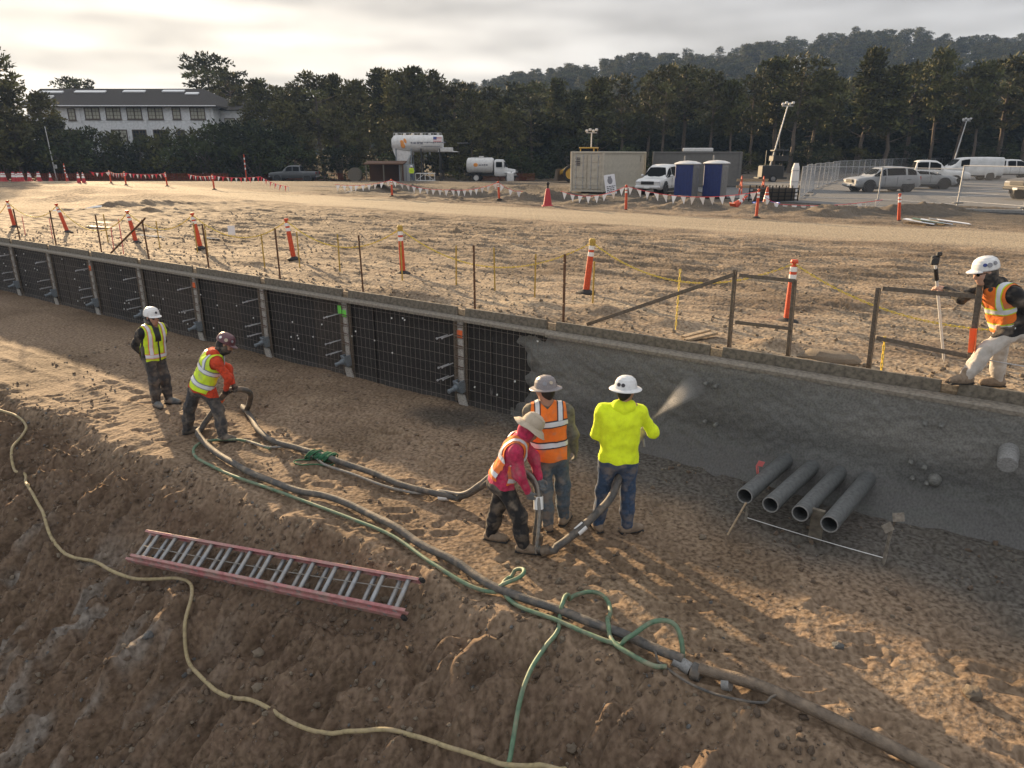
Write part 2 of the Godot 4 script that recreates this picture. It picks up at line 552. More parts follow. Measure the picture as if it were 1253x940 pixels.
func _ready() -> void:
	rng.seed = 7
	# ---- camera
	var cam := Camera3D.new()
	cam.name = "camera"
	cam.fov = 56.75; cam.near = 0.1; cam.far = 3000.0
	cam.position = Vector3(0, 2.6, 0)
	cam.rotation_degrees = Vector3(-18.02, 0, 0)
	add_child(cam)
	cam.current = true
	# ---- sky, air, exposure
	var we := WorldEnvironment.new()
	we.name = "world_environment"
	var env := Environment.new()
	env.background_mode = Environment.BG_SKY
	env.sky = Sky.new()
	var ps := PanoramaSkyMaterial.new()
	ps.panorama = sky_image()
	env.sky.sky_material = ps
	env.tonemap_mode = Environment.TONE_MAPPER_LINEAR
	env.tonemap_exposure = EXPOSURE
	env.sdfgi_enabled = true; env.ssao_enabled = true; env.ssil_enabled = true
	env.volumetric_fog_enabled = true; env.volumetric_fog_density = 0.0
	env.fog_enabled = true
	env.fog_density = 0.00027
	env.fog_light_color = Color(0.62, 0.74, 0.92)
	we.environment = env
	add_child(we)
	# ---- sun: low, behind thin cloud, ahead and to the left
	var sun := DirectionalLight3D.new()
	sun.name = "sun"
	sun.light_energy = 1.6
	sun.light_color = Color(1.0, 0.865, 0.68)
	sun.light_angular_distance = 0.9
	sun.shadow_enabled = true
	var az := deg_to_rad(-32.0); var el := deg_to_rad(12.7)
	var to_sun := Vector3(sin(az) * cos(el), sin(el), -cos(az) * cos(el))
	add_child(sun)
	sun.look_at_from_position(Vector3.ZERO, -to_sun)
	setup_noise()
	make_materials()
	make_ground()
	make_wall()
	make_far()
	make_fences()
	make_vehicles()
	make_gear()
	make_people()
	make_small()

const EXPOSURE := 2.65

func setup_noise() -> void:
	for k in [[na, 0.01, 3, 3], [nb, 0.01, 3, 17], [nr, 0.01, 3, 29], [nc, 0.01, 2, 41]]:
		var f: FastNoiseLite = k[0]
		f.noise_type = FastNoiseLite.TYPE_SIMPLEX_SMOOTH; f.frequency = k[1]; f.fractal_octaves = k[2]; f.seed = k[3]
	nr.fractal_type = FastNoiseLite.FRACTAL_RIDGED
	road = [Vector2(-150, -160), Vector2(-57, -82), Vector2(-32, -62), Vector2(-15.8, -46.3), Vector2(-0.2, -33.8), Vector2(9.2, -26.8), Vector2(16, -22.5), Vector2(40, -8)]
	# x, z, height, radius, radius, turn
	mounds = [[4.2, -38.5, 0.35, 1.4, 1.0, 0.0], [6.2, -36.0, 0.34, 1.0, 0.8, 0.3], [8.6, -35.2, 0.45, 1.6, 1.0, 0.5], [11.6, -33.4, 0.42, 1.5, 1.0, 0.6], [13.8, -32.4, 0.25, 1.5, 0.9, 0.6],
		[2.0, -42.5, 0.5, 3.0, 1.0, 0.2], [-3.0, -45.0, 0.42, 4.0, 1.2, 0.3], [-9.0, -52.0, 0.4, 4.0, 1.2, 0.5], [8.5, -40.0, 0.4, 2.6, 0.9, 0.4], [18.0, -33.0, 0.35, 5.0, 0.9, 0.35],
		[-31.0, -52.5, 0.75, 0.7, 0.7, 0.0], [-30.0, -50.0, 0.3, 4.5, 1.1, 0.6], [-25.0, -42.0, 0.34, 5.0, 1.0, 0.6], [-20.0, -37.0, 0.25, 4.0, 0.9, 0.6], [-36.0, -56.0, 0.3, 3.0, 1.0, 0.6], [-18.0, -33.0, 0.2, 3.0, 0.8, 0.6],
		[0.0, -54.0, 0.3, 6.0, 1.6, 0.2]]
	near_mounds = [[-1.9, -13.5, 0.13, 0.9, 0.32, -0.6], [0.3, -12.3, 0.12, 0.7, 0.3, -0.6], [1.6, -11.9, 0.12, 0.5, 0.35, -0.4], [2.6, -11.0, 0.10, 0.5, 0.3, -0.5], [3.7, -9.6, 0.13, 0.42, 0.3, -0.5]]
	# a, b, half width, pitch, depth, chevron (all in d and n)
	# n at d = 0, slope, half width, pitch, depth, chevron, from d, to d
	tracks = [[2.55, -0.01, 0.32, 0.17, 0.034, 0.0, -24, -2.5], [3.8, -0.01, 0.34, 0.17, 0.034, 0.0, -24, -1.0], [1.45, 0.01, 0.3, 0.18, 0.02, 0.0, -16, 0.5]]
	for i in 9:
		var n0 := -3.6 - 1.15 * i + rng.randf_range(-0.4, 0.4)
		var k := rng.randf_range(-0.03, 0.05)
		for q in 2: tracks.append([n0 - 1.55 * q, k, rng.randf_range(0.22, 0.3), 0.21, rng.randf_range(0.03, 0.05), 0.8, rng.randf_range(-26, -18), rng.randf_range(7, 15)])
	tracks.append([-6.5, 0.42, 0.26, 0.21, 0.05, 0.8, -10, 6]); tracks.append([-8.0, 0.42, 0.26, 0.21, 0.05, 0.8, -10, 9])
	for i in 420:
		var d := rng.randf_range(-6.0, 8.5)
		var n := rng.randf_range(0.4, 4.6)
		var e := [Vector2(d, n), rng.randf_range(-0.9, 0.9) + (0.0 if rng.randf() < 0.7 else 1.5)]
		for a in [-1, 0, 1]:
			for b in [-1, 0, 1]:
				var cell := Vector2i(floori(d + a * 0.25), floori(n + b * 0.25))
				if not prints.has(cell): prints[cell] = []
				if not prints[cell].has(e): prints[cell].append(e)

func make_materials() -> void:
	var mottle := noise_tex(0.02, 512, 5, [[0.0, grey(0.62)], [0.5, grey(0.86)], [1.0, grey(1.0)]], 5)
	var soft := noise_tex(0.012, 512, 4, [[0.0, grey(0.86)], [0.5, grey(0.95)], [1.0, grey(1.0)]], 6)
	M["soft"] = soft
	var fine := noise_tex(0.06, 512, 5, [[0.0, grey(0.0)], [1.0, grey(1.0)]], 8)
	var dirt_c := noise_tex(0.014, 1024, 7, [[0.0, Color(0.45, 0.42, 0.40)], [0.35, Color(0.78, 0.765, 0.745)], [0.52, Color(0.86, 0.84, 0.82)], [0.68, Color(0.97, 0.96, 0.94)], [1.0, Color(1, 1, 1)]], 21)
	var dirt_b := noise_tex(0.010, 1024, 7, [], 33)
	var pebble := noise_tex(0.09, 1024, 3, [], 35, FastNoiseLite.TYPE_CELLULAR)
	var d := mat("soil", Color(0.66, 0.66, 0.66), 0.92)
	d.vertex_color_use_as_albedo = true
	d.albedo_texture = dirt_c
	d.uv1_triplanar = true; d.uv1_world_triplanar = true
	d.uv1_scale = Vector3.ONE * 0.9
	d.heightmap_enabled = true; d.heightmap_texture = dirt_b; d.heightmap_scale = 1.2
	d.metallic_specular = 0.25
	var df := mat("far_soil", Color(0.72, 0.72, 0.72), 0.92)
	df.vertex_color_use_as_albedo = true
	df.albedo_texture = dirt_c
	df.uv1_triplanar = true; df.uv1_world_triplanar = true
	df.uv1_scale = Vector3.ONE * 0.35
	df.heightmap_enabled = true; df.heightmap_texture = dirt_b; df.heightmap_scale = 7.0
	df.metallic_specular = 0.25
	var sh := mat("shotcrete", Color(1, 1, 1), 0.78)
	sh.vertex_color_use_as_albedo = true
	sh.albedo_texture = noise_tex(0.05, 512, 5, [[0.0, grey(0.66)], [0.5, grey(0.86)], [1.0, grey(1.0)]], 71)
	sh.uv1_triplanar = true; sh.uv1_scale = Vector3.ONE * 1.1
	sh.heightmap_enabled = true; sh.heightmap_texture = pebble; sh.heightmap_scale = 0.9
	worn("shotcrete_plain", Color(0.26, 0.26, 0.24), 0.85, 0, mottle, 3.0, fine, 1.0)
	M["mottle"] = mottle
	M["fine"] = fine
	worn("drain_mat", Color(0.030, 0.027, 0.025), 0.75, 0, mottle, 1.3, fine, 1.0)
	worn("drain_mat_dusty", Color(0.060, 0.050, 0.042), 0.85, 0, mottle, 1.1, fine, 1.0)
	worn("raw_steel", Color(0.20, 0.165, 0.13), 0.55, 0.55, mottle, 2.5, fine, 0.3)
	worn("rusty_steel", Color(0.17, 0.085, 0.045), 0.8, 0.2, mottle, 3.0, fine, 0.4)
	worn("bare_pile", Color(0.60, 0.57, 0.52), 0.8, 0, mottle, 3.0, fine, 0.8)
	worn("pile_dirt", Color(0.21, 0.165, 0.12), 0.9, 0, mottle, 3.0, fine, 1.5)
	worn("mesh_wire", Color(0.32, 0.28, 0.24), 0.7, 0.2, mottle, 2.0)
	worn("stud_steel", Color(0.62, 0.62, 0.63), 0.5, 0.2, mottle, 4.0)
	worn("anchor_paint", Color(0.25, 0.29, 0.32), 0.6, 0, mottle, 4.0, fine, 0.4)
	worn("wood_grey", Color(0.21, 0.182, 0.14), 0.85, 0, mottle, 1.2, fine, 0.25)
	worn("wood_ledge", Color(0.30, 0.265, 0.215), 0.85, 0, mottle, 1.6, fine, 0.3)
	worn("wood_new", Color(0.48, 0.36, 0.23), 0.8, 0, mottle, 2.0, fine, 0.4)
	mat("orange_spray", Color(0.70, 0.13, 0.03), 0.7)
	mat("green_spray", Color(0.16, 0.62, 0.08), 0.7)
	worn("asphalt", Color(0.17, 0.168, 0.165), 0.85, 0, mottle, 0.5, fine, 0.5)
	worn("concrete", Color(0.36, 0.35, 0.33), 0.85, 0, mottle, 1.5, fine, 0.5)
	mat("puddle_pale", Color(0.34, 0.34, 0.345), 0.12)  # one smooth pale grey for all the puddles and pools
	worn("net_orange", Color(0.42, 0.085, 0.03), 0.8, 0, mottle, 1.0)
	var wt := mat("puddle", Color(0.05, 0.045, 0.035), 0.04)
	wt.metallic_specular = 0.6
	worn("delineator_orange", Color(0.80, 0.10, 0.03), 0.55, 0, mottle, 3.0)
	worn("cone_red", Color(0.62, 0.05, 0.06), 0.6, 0, mottle, 3.0)
	mat("white_tape", Color(0.78, 0.78, 0.76), 0.4)
	worn("rubber", Color(0.028, 0.027, 0.026), 0.8, 0, mottle, 4.0)
	worn("chain_yellow", Color(0.78, 0.58, 0.08), 0.6, 0, soft, 4.0)
	worn("stake_yellow", Color(0.60, 0.40, 0.08), 0.7, 0, mottle, 5.0)
	mat("stake_pink", Color(0.66, 0.16, 0.15), 0.7)
	mat("flag_white", Color(0.76, 0.74, 0.72), 0.8)
	mat("flag_red", Color(0.66, 0.05, 0.07), 0.8)
	M["flag_white"].backlight_enabled = true; M["flag_white"].backlight = Color(0.3, 0.3, 0.3)
	M["flag_red"].backlight_enabled = true; M["flag_red"].backlight = Color(0.3, 0.04, 0.04)
	mat("paper", Color(0.74, 0.74, 0.76), 0.8)
	worn("galvanised", Color(0.55, 0.56, 0.57), 0.5, 0.2, mottle, 2.0)

# dried mud and dust over a material
func dusty(m: StandardMaterial3D, c: Color, from: float, to: float, seed_: int) -> void:
	if not M.has("dust_mask_%d" % seed_):
		M["dust_mask_%d" % seed_] = noise_tex(0.012, 256, 5, [[from, grey(0.0)], [to, grey(0.6)]], seed_)
	var im := Image.create(4, 4, false, Image.FORMAT_RGB8)
	im.fill(c.linear_to_srgb())
	m.detail_enabled = true
	m.detail_albedo = ImageTexture.create_from_image(im)
	m.detail_mask = M["dust_mask_%d" % seed_]
	m.detail_blend_mode = BaseMaterial3D.BLEND_MODE_MIX

func make_ground() -> void:
	var shade := soil
	var ds := joined(joined(list(-46, -20, 0.5), list(-20, -6, 0.085)), joined(list(-6, 9.0, 0.045), list(9.0, 30, 0.4)))
	# plateau near the wall, finely tracked
	var near := joined(list(-0.03, -4.0, 0.05), joined(list(-4.0, -14.0, 0.065), list(-14.0, -30.0, 0.16)))
	structure(part_mesh("ground", sheet(joined(joined(list(-30, -20, 0.14), list(-20, 12, 0.068)), list(12, 20, 0.2)), near, true, shade, M.soil)))
	# trench floor and cut bank
	structure(part_mesh("trench_ground", sheet(ds, joined(list(0.0, 4.2, 0.038), joined(list(4.2, 8.4, 0.032), list(8.4, 20.0, 0.4))), true, shade, M.soil)))
	# the rest of the site, out to the horizon
	var far_d := PackedFloat32Array()
	var left := list(-30, -620, 1.0, 1.06)
	for i in range(left.size() - 1, 0, -1): far_d.push_back(left[i])
	far_d = joined(PackedFloat32Array(Array(far_d) + [-30.0]), joined(list(-30, 20, 0.45), list(20, 620, 1.0, 1.06)))
	var far_n := joined(list(-0.03, -30, 0.9), joined(list(-30, -75, 0.45), list(-75, -760, 0.8, 1.05)))
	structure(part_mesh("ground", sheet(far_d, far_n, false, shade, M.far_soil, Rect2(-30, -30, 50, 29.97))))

# ---------------------------------------------------------------- the wall
const PILES := [-42.0, -39.6, -37.2, -34.7, -32.2, -29.7, -27.2, -24.7, -22.2, -19.8, -17.4, -14.95, -12.55, -10.1, -7.72, -5.24, -2.72, 0.12]
const FRAME_TURN := -0.610865

func L(d: float, n: float, y: float) -> Vector3:     # inside a thing that stands on the wall line
	return Vector3(d, y + 1.6, n)

func skin_mesh(ds: PackedFloat32Array, ys: PackedFloat32Array, f: Callable, col: Callable, m: Material) -> ArrayMesh:
	var w := ds.size(); var h := ys.size()
	var v := PackedVector3Array(); var nn := PackedVector3Array(); var cc := PackedColorArray()
	for j in h:
		for i in w:
			v.push_back(L(ds[i], f.call(ds[i], ys[j]), ys[j]))
			cc.push_back(col.call(ds[i], ys[j]))
	for j in h:
		for i in w:
			var a := v[j * w + mini(i + 1, w - 1)] - v[j * w + maxi(i - 1, 0)]
			var b := v[mini(j + 1, h - 1) * w + i] - v[maxi(j - 1, 0) * w + i]
			nn.push_back(a.cross(b).normalized() if ys[1] > ys[0] else b.cross(a).normalized())
	var ix := PackedInt32Array()
	for j in h - 1:
		for i in w - 1:
			var a := j * w + i
			ix.append_array([a, a + w, a + 1, a + 1, a + w, a + w + 1])
	var arr := []
	arr.resize(Mesh.ARRAY_MAX)
	arr[Mesh.ARRAY_VERTEX] = v; arr[Mesh.ARRAY_NORMAL] = nn; arr[Mesh.ARRAY_COLOR] = cc; arr[Mesh.ARRAY_INDEX] = ix
	var am := ArrayMesh.new()
	am.add_surface_from_arrays(Mesh.PRIMITIVE_TRIANGLES, arr)
	am.surface_set_material(0, m)
	return am

# how far the sprayed face stands out
func spray_n(d: float, y: float) -> float:
	var rag := d + 0.75 * na.get_noise_2d(d * 30.0, y * 90.0 + 40.0) + 0.45 * nb.get_noise_2d(d * 110.0, y * 190.0)
	var n := lerpf(-0.10, 0.085, ss(1.25, 2.35, rag)) + 0.05 * ss(2.2, 4.5, d)
	n += 0.035 * na.get_noise_2d(d * 60.0, y * 90.0) * ss(-0.1, -0.4, y) + 0.016 * nb.get_noise_2d(d * 160.0, y * 160.0) + 0.012 * nc.get_noise_2d(d * 500.0, y * 500.0) + 0.012 * nb.get_noise_2d(d * 900.0, y * 900.0)
	var t := maxf(0.0, (-y - 0.95 + 0.12 * nb.get_noise_2d(d * 40.0, 5.0)) / 0.65)
	n += t * t * ss(1.8, 5.5, d) * (0.5 + 0.15 * na.get_noise_2d(d * 35.0, 77.0))
	return n

func make_wall() -> void:
	var wall := thing("retaining_wall", "long low retaining wall of steel piles and dark drainage mats, half covered in grey sprayed concrete", "retaining wall", W(0, 0, -1.6), FRAME_TURN)
	# sprayed concrete
	var col := func(d: float, y: float) -> Color:
		var c := Color(0.225, 0.225, 0.208)
		var k := 0.5 + 0.5 * na.get_noise_2d(d * 26.0, y * 60.0)
		c = c.lerp(Color(0.31, 0.30, 0.272), ss(0.48, 0.85, k) * 0.8)
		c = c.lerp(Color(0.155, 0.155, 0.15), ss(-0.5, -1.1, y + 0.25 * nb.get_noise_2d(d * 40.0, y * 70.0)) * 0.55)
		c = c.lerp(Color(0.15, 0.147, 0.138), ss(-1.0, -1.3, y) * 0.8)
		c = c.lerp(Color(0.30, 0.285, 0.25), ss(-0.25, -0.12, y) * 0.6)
		return c
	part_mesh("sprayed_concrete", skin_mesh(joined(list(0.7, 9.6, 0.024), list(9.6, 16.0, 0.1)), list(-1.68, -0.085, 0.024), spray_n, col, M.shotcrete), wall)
	# drainage mats: three strips to a bay, each its own panel
	var bays := []
	for i in PILES.size(): bays.append([PILES[i], PILES[i + 1] if i + 1 < PILES.size() else 2.6])
	for b in bays:
		var a: float = b[0] + 0.1
		var e: float = b[1] - 0.1
		var cut := [a, lerpf(a, e, 0.22 + 0.06 * rng.randf()), lerpf(a, e, 0.60 + 0.06 * rng.randf()), e]
		for k in 3:
			var mb := MB.new()
			var z := -0.05 - 0.014 * rng.randf() - (0.01 if k == 1 else 0.0)
			var x0: float = cut[k] + 0.008
			var x1: float = cut[k + 1] - 0.008
			# slightly buckled sheet with thickness
			var st := 6
			for i in st:
				var u0 := lerpf(x0, x1, float(i) / st); var u1 := lerpf(x0, x1, float(i + 1) / st)
				var z0 := z + 0.012 * sin(u0 * 7.0 + a); var z1 := z + 0.012 * sin(u1 * 7.0 + a)
				var m0 := Vector3(-(z1 - z0), 0, u1 - u0).normalized()
				mb.quad_n(L(u0, z0, -1.68), L(u1, z1, -1.68), L(u1, z1, -0.06), L(u0, z0, -0.06), m0, m0, m0, m0)
				mb.quad(L(u0, z0 - 0.02, -0.06), L(u0, z0, -0.06), L(u1, z1, -0.06), L(u1, z1 - 0.02, -0.06))
			mb.quad(L(x0, z - 0.03, -1.68), L(x0, z + 0.012 * sin(x0 * 7.0 + a), -1.68), L(x0, z + 0.012 * sin(x0 * 7.0 + a), -0.06), L(x0, z - 0.03, -0.06))
			mb.quad(L(x1, z + 0.012 * sin(x1 * 7.0 + a), -1.68), L(x1, z - 0.03, -1.68), L(x1, z - 0.03, -0.06), L(x1, z + 0.012 * sin(x1 * 7.0 + a), -0.06))
			part("drainage_panel", mb, M.drain_mat_dusty if rng.randf() < 0.25 else M.drain_mat, wall)
	# unseen boards added behind the mats to block light leaking through the gaps
	for b in bays:
		var mb := MB.new()
		for k in 6: mb.box(L((b[0] + b[1]) * 0.5, -0.13, -1.55 + 0.285 * k), Vector3(b[1] - b[0] - 0.002, 0.28, 0.07), 0.006)
		stuff(part("added_backing", mb, M.wood_grey, wall))
	# welded wire mesh, one sheet of wires per bay
	for b in bays:
		var mb := MB.new()
		var a: float = b[0]
		var e: float = b[1]
		var x := a
		while x < e:
			var j := rng.randf_range(-0.006, 0.006)
			mb.bar(L(x + j, 0.045 + j, -1.62), L(x - j, 0.045 - j, -0.1), 0.004, 0.004, 0, WN)
			x += 0.115
		for k in 8:
			var y := -0.17 - 0.187 * k
			var p := PackedVector3Array()
			for q in 5:
				p.push_back(L(lerpf(a - 0.06, e + 0.06, q / 4.0), 0.052 + rng.randf_range(-0.008, 0.008), y + rng.randf_range(-0.007, 0.007)))
			mb.tube(p, 0.0028, 4)
		stuff(part("wire_mesh", mb, M.mesh_wire, wall))
		mb = MB.new()
		for k in 7:
			var c := L(rng.randf_range(a + 0.2, e - 0.2), 0.04, rng.randf_range(-1.35, -0.2))
			mb.box(c, Vector3(0.022, 0.03, 0.02), 0.003, Basis(Vector3.BACK, rng.randf_range(-0.6, 0.6)))
		stuff(part("mesh_spacers", mb, M.white_tape, wall))
	# soldier piles with their studs and tieback anchors
	for i in PILES.size():
		var d: float = PILES[i]
		var mb := MB.new()
		mb.box(L(d + 0.03, 0.012, -0.62), Vector3(0.125, 1.12, 0.022), 0.004)
		for k in 6:   # flaking crust on the flange
			mb.box(L(d + 0.03 + rng.randf_range(-0.02, 0.02), 0.026, -0.14 - k * 0.17 + rng.randf_range(-0.03, 0.03)), Vector3(0.10, rng.randf_range(0.06, 0.14), 0.012), 0.005, Basis(Vector3.BACK, rng.randf_range(-0.12, 0.12)))
		var pile := part("steel_pile", mb, M.bare_pile, wall)
		mb = MB.new()
		mb.box(L(d - 0.085, 0.0, -0.8), Vector3(0.10, 1.5, 0.03), 0.006)
		mb.box(L(d + 0.125, -0.01, -0.8), Vector3(0.055, 1.5, 0.03), 0.006)
		part("lagging_strip", mb, M.pile_dirt, pile)
		mb = MB.new()
		for k in 5:
			var y := -0.16 - k * 0.185
			mb.bar(L(d - 0.07, 0.040, y), L(d + 0.11, 0.041, y - 0.012), 0.012, 0.012, 0.002)
			mb.bar(L(d - 0.07, 0.040, y - 0.05), L(d + 0.11, 0.041, y - 0.045), 0.008, 0.008, 0.002)
		part("tie_bars", mb, M.rusty_steel, pile)
		if d < -25.0: continue
		for y in [-0.36, -0.88, -1.10]:
			for k in 2:
				mb = MB.new()
				var p := L(d - 0.15 - 0.11 * k + rng.randf_range(-0.015, 0.015), 0.0, y - 0.03 * k)
				var q := p + Vector3(-0.02, -0.015, rng.randf_range(0.24, 0.29))
				mb.cyl(p, q, 0.011, 0.011, 8)
				mb.cyl(q, q + (q - p).normalized() * 0.012, 0.021, 0.021, 8)
				part("stud", mb, M.stud_steel, pile)
		# anchor: bearing plate on a wedge, nut and capped strand head
		mb = MB.new()
		var ax := Vector3(-0.30, -0.26, 0.9).normalized()
		var c := L(d + 0.0, 0.07, -1.26)
		var bx := Basis.looking_at(-ax)
		mb.box(c + ax * 0.02, Vector3(0.19, 0.21, 0.03), 0.006, bx)
		mb.cyl(c + ax * 0.035, c + ax * 0.10, 0.056, 0.052, 12)
		mb.cyl(c + ax * 0.10, c + ax * 0.19, 0.036, 0.034, 12)
		mb.cyl(c + ax * 0.19, c + ax * 0.215, 0.042, 0.04, 12)
		for s in [-1, 1]: mb.box(c + bx.x * 0.07 * s - ax * 0.05 - Vector3(0, 0.01, 0), Vector3(0.02, 0.22, 0.13), 0.003, bx)
		part("tieback_anchor", mb, M.anchor_paint, pile)
		mb = MB.new()
		mb.prism(PackedVector2Array([Vector2(-0.06, -1.40), Vector2(0.1, -1.40), Vector2(0.17, -1.585), Vector2(-0.02, -1.585)]), 0.03, Transform3D(Basis(), L(d + 0.02, 0.05, 0.0)))
		part("base_plate", mb, M.bare_pile, pile)
		if i in [14, 12, 16, 17]:
			mb = MB.new()
			mb.box(L(d + 0.03, 0.036, -0.33 if i != 14 else -0.30), Vector3(0.115, 0.14, 0.006), 0.002)
			part("paint_mark", mb, M.green_spray if i == 16 else M.orange_spray, pile)
		if i == 16:
			mb = MB.new()
			mb.box(L(d - 0.10, 0.03, -0.27), Vector3(0.1, 0.16, 0.006), 0.002)
			part("paint_mark", mb, M.green_spray, pile)
	# ledge along the top and the kick boards standing on it
	var cuts := []
	for d in PILES: cuts.append(d + 0.02)
	cuts.append_array([1.93, 4.55, 7.28, 9.9, 12.6, 15.2])
	for i in cuts.size() - 1:
		var a: float = cuts[i]
		var b: float = cuts[i + 1]
		var mb := MB.new()
		var st := 8
		for k in st:
			var u := lerpf(a, b, float(k) / st); var u2 := lerpf(a, b, float(k + 1) / st)
			var w0 := 0.006 * na.get_noise_2d(u * 90.0, 3.0); var w1 := 0.006 * na.get_noise_2d(u2 * 90.0, 3.0)
			var o := 0.055 if a > 1.0 else 0.0
			var P := [[-0.02, -0.02], [0.075 + o, -0.028], [0.095 + o, -0.05], [0.09 + o, -0.098], [-0.02, -0.10]]
			for e in P.size() - 1:
				var p0 := L(u, P[e][0] + w0, P[e][1] + w0); var p1 := L(u2, P[e][0] + w1, P[e][1] + w1)
				var p2 := L(u2, P[e + 1][0] + w1, P[e + 1][1] + w1); var p3 := L(u, P[e + 1][0] + w0, P[e + 1][1] + w0)
				mb.quad(p3, p2, p1, p0)
		part("ledge", mb, M.wood_ledge, wall)
		mb = MB.new()
		var tilt := rng.randf_range(-0.004, 0.004)
		mb.bar(L(a + 0.085, -0.045, 0.045 + tilt), L(b - 0.085, -0.045, 0.047 - tilt), 0.038, 0.155, 0.005)
		part("kick_board", mb, M.wood_grey, wall)
		mb = MB.new()
		mb.box(L(a, -0.075, 0.02), Vector3(0.17, 0.12, 0.04), 0.005)
		part("pile_cap_block", mb, M.wood_new, wall)
	# studs left standing in the sprayed face
	for p in [[7.12, -0.36], [7.28, -0.35], [7.05, -0.86], [7.2, -0.88], [7.1, -1.05], [7.25, -1.07], [4.52, -0.36], [4.66, -0.37], [4.55, -0.9], [4.7, -0.92]]:
		var mb := MB.new()
		var n := spray_n(p[0], p[1])
		var a := L(p[0], n - 0.05, p[1])
		mb.lathe([Vector2(0.0, -0.02), Vector2(0.04, 0.0), Vector2(0.026, 0.03), Vector2(0.022, 0.1), Vector2(0.03, 0.12), Vector2(0.0, 0.145)], 9, a, Basis(Vector3.RIGHT, Vector3(0, 0, 1), Vector3.DOWN))
		part("crusted_stud", mb, M.shotcrete_plain, wall)

# ---------------------------------------------------------------- trees, hill, building
func leafy(mb: MB, at: Vector3, r: Vector3, count: int, size: float, tone: Color) -> void:
	for i in count:
		var u := Vector3(rng.randfn(), rng.randfn(), rng.randfn()).normalized()
		var p := at + u * r * pow(rng.randf(), 0.45)
		var out := (u + Vector3(rng.randf_range(-1, 1), rng.randf_range(-0.3, 1.1), rng.randf_range(-1, 1))).normalized()
		var side := out.cross(Vector3(rng.randf_range(-1, 1), rng.randf_range(-1, 1), rng.randf_range(-1, 1))).normalized()
		var s := size * rng.randf_range(0.6, 1.4)
		var q := tone * rng.randf_range(0.8, 1.25)
		mb.col = Color(q.r, q.g, q.b)
		var a := p - side * s * 0.32
		var b := p + side * s * 0.32
		var t := p + out * s
		mb.tri(a, b, t)
		mb.tri(a + out * s * 0.3, p - out * s * 0.45 + side * s * 0.1, b + out * s * 0.25)

func make_tree(called: String, seed_: int, h: float, kind: int) -> Array:
	rng.seed = seed_
	var t := MB.new()
	var c := MB.new()
	var lean := Vector3(rng.randf_range(-0.05, 0.05), 0, rng.randf_range(-0.05, 0.05))
	var pts := PackedVector3Array()
	for i in 9:
		var y := h * 0.93 * i / 8.0
		pts.push_back(Vector3(0, y, 0) + lean * y + Vector3(rng.randf_range(-0.12, 0.12), 0, rng.randf_range(-0.12, 0.12)) * (0.0 if i == 0 else 1.0))
	t.tube(pts, h * 0.019, 7, h * 0.004)
	var low := [0.44, 0.14, 0.52, 0.36, 0.40][kind]  as float
	var wide := [0.20, 0.22, 0.22, 0.17, 0.27][kind] as float
	var tone := [Color(0.080, 0.082, 0.030), Color(0.112, 0.106, 0.042), Color(0.076, 0.078, 0.032), Color(0.084, 0.084, 0.030), Color(0.085, 0.082, 0.034)][kind] as Color
	var k := int([44, 54, 36, 50, 24][kind])
	for i in k:
		var f := float(i) / k
		var y := lerpf(low, 0.97, pow(f, 0.85))
		var prof: float
		if kind == 2: prof = sin(PI * clampf((y - low) / (1.02 - low), 0, 1) * 0.72 + 0.45)
		elif kind == 3: prof = lerpf(1.0, 0.16, pow((y - low) / (1.0 - low), 1.1)) * (0.65 + 0.35 * sin(i * 1.9))
		else: prof = sin(PI * clampf((y - low) / (1.04 - low), 0.08, 1.0) * 0.8 + 0.42) * (0.7 + 0.3 * sin(i * 2.3))
		var a := i * 2.39996 + rng.randf_range(-0.5, 0.5)
		var rr := h * wide * prof * sqrt(rng.randf_range(0.12, 1.0))
		var p := Vector3(cos(a) * rr, y * h, sin(a) * rr) + lean * y * h
		var root := Vector3(0, maxf(y * h - rr * 0.55, h * 0.2), 0) + lean * y * h
		if rr > h * 0.05: t.tube(PackedVector3Array([root, root.lerp(p, 0.55) + Vector3(0, -0.06 * rr, 0), p]), h * 0.0045, 4, 0.02)
		var s := h * rng.randf_range(0.045, 0.085)
		var tn := tone * rng.randf_range(0.5, 1.6)
		leafy(c, p, Vector3(s * 1.25, s * 0.5, s * 1.25), 58, h * 0.028, Color(tn.r, tn.g * rng.randf_range(0.92, 1.05), tn.b))
	# dead twigs on the bare trunk
	if kind != 1:
		for i in 9:
			var y := h * rng.randf_range(0.14, low + 0.1)
			var a := rng.randf() * TAU
			t.tube(PackedVector3Array([Vector3(0, y, 0) + lean * y, Vector3(cos(a), -0.1, sin(a)) * h * rng.randf_range(0.04, 0.1) + Vector3(0, y, 0)]), 0.045, 3, 0.015)
	return [t.mesh(M.bark), c.mesh(M.leaf)]

func make_bush(seed_: int, h: float, wide: float, tone: Color) -> Array:
	rng.seed = seed_
	var t := MB.new()
	var c := MB.new()
	for i in 30:
		var a := rng.randf() * TAU
		var y := rng.randf_range(0.12, 0.9)
		var rr := wide * sqrt(rng.randf()) * sqrt(maxf(0.05, 1.0 - y * y * 0.9))
		var p := Vector3(cos(a) * rr, y * h, sin(a) * rr)
		t.tube(PackedVector3Array([Vector3(0, 0, 0), p * Vector3(0.5, 0.55, 0.5), p]), 0.05, 4, 0.015)
		var tn := tone * rng.randf_range(0.65, 1.4)
		leafy(c, p, Vector3(0.75, 0.5, 0.75) * h * 0.24, 60, h * 0.05, tn)
	return [t.mesh(M.bark), c.mesh(M.leaf)]

func tree_at(m: Array, called: String, label: String, category: String, group: String, at: Vector3, turn: float, s: Vector3) -> Node3D:
	var o := thing(called, label, category, at, turn, group)
	o.scale = s
	part_mesh("trunk" if category == "tree" else "stems", m[0], o)
	part_mesh("crown" if category == "tree" else "foliage", m[1], o)
	return o

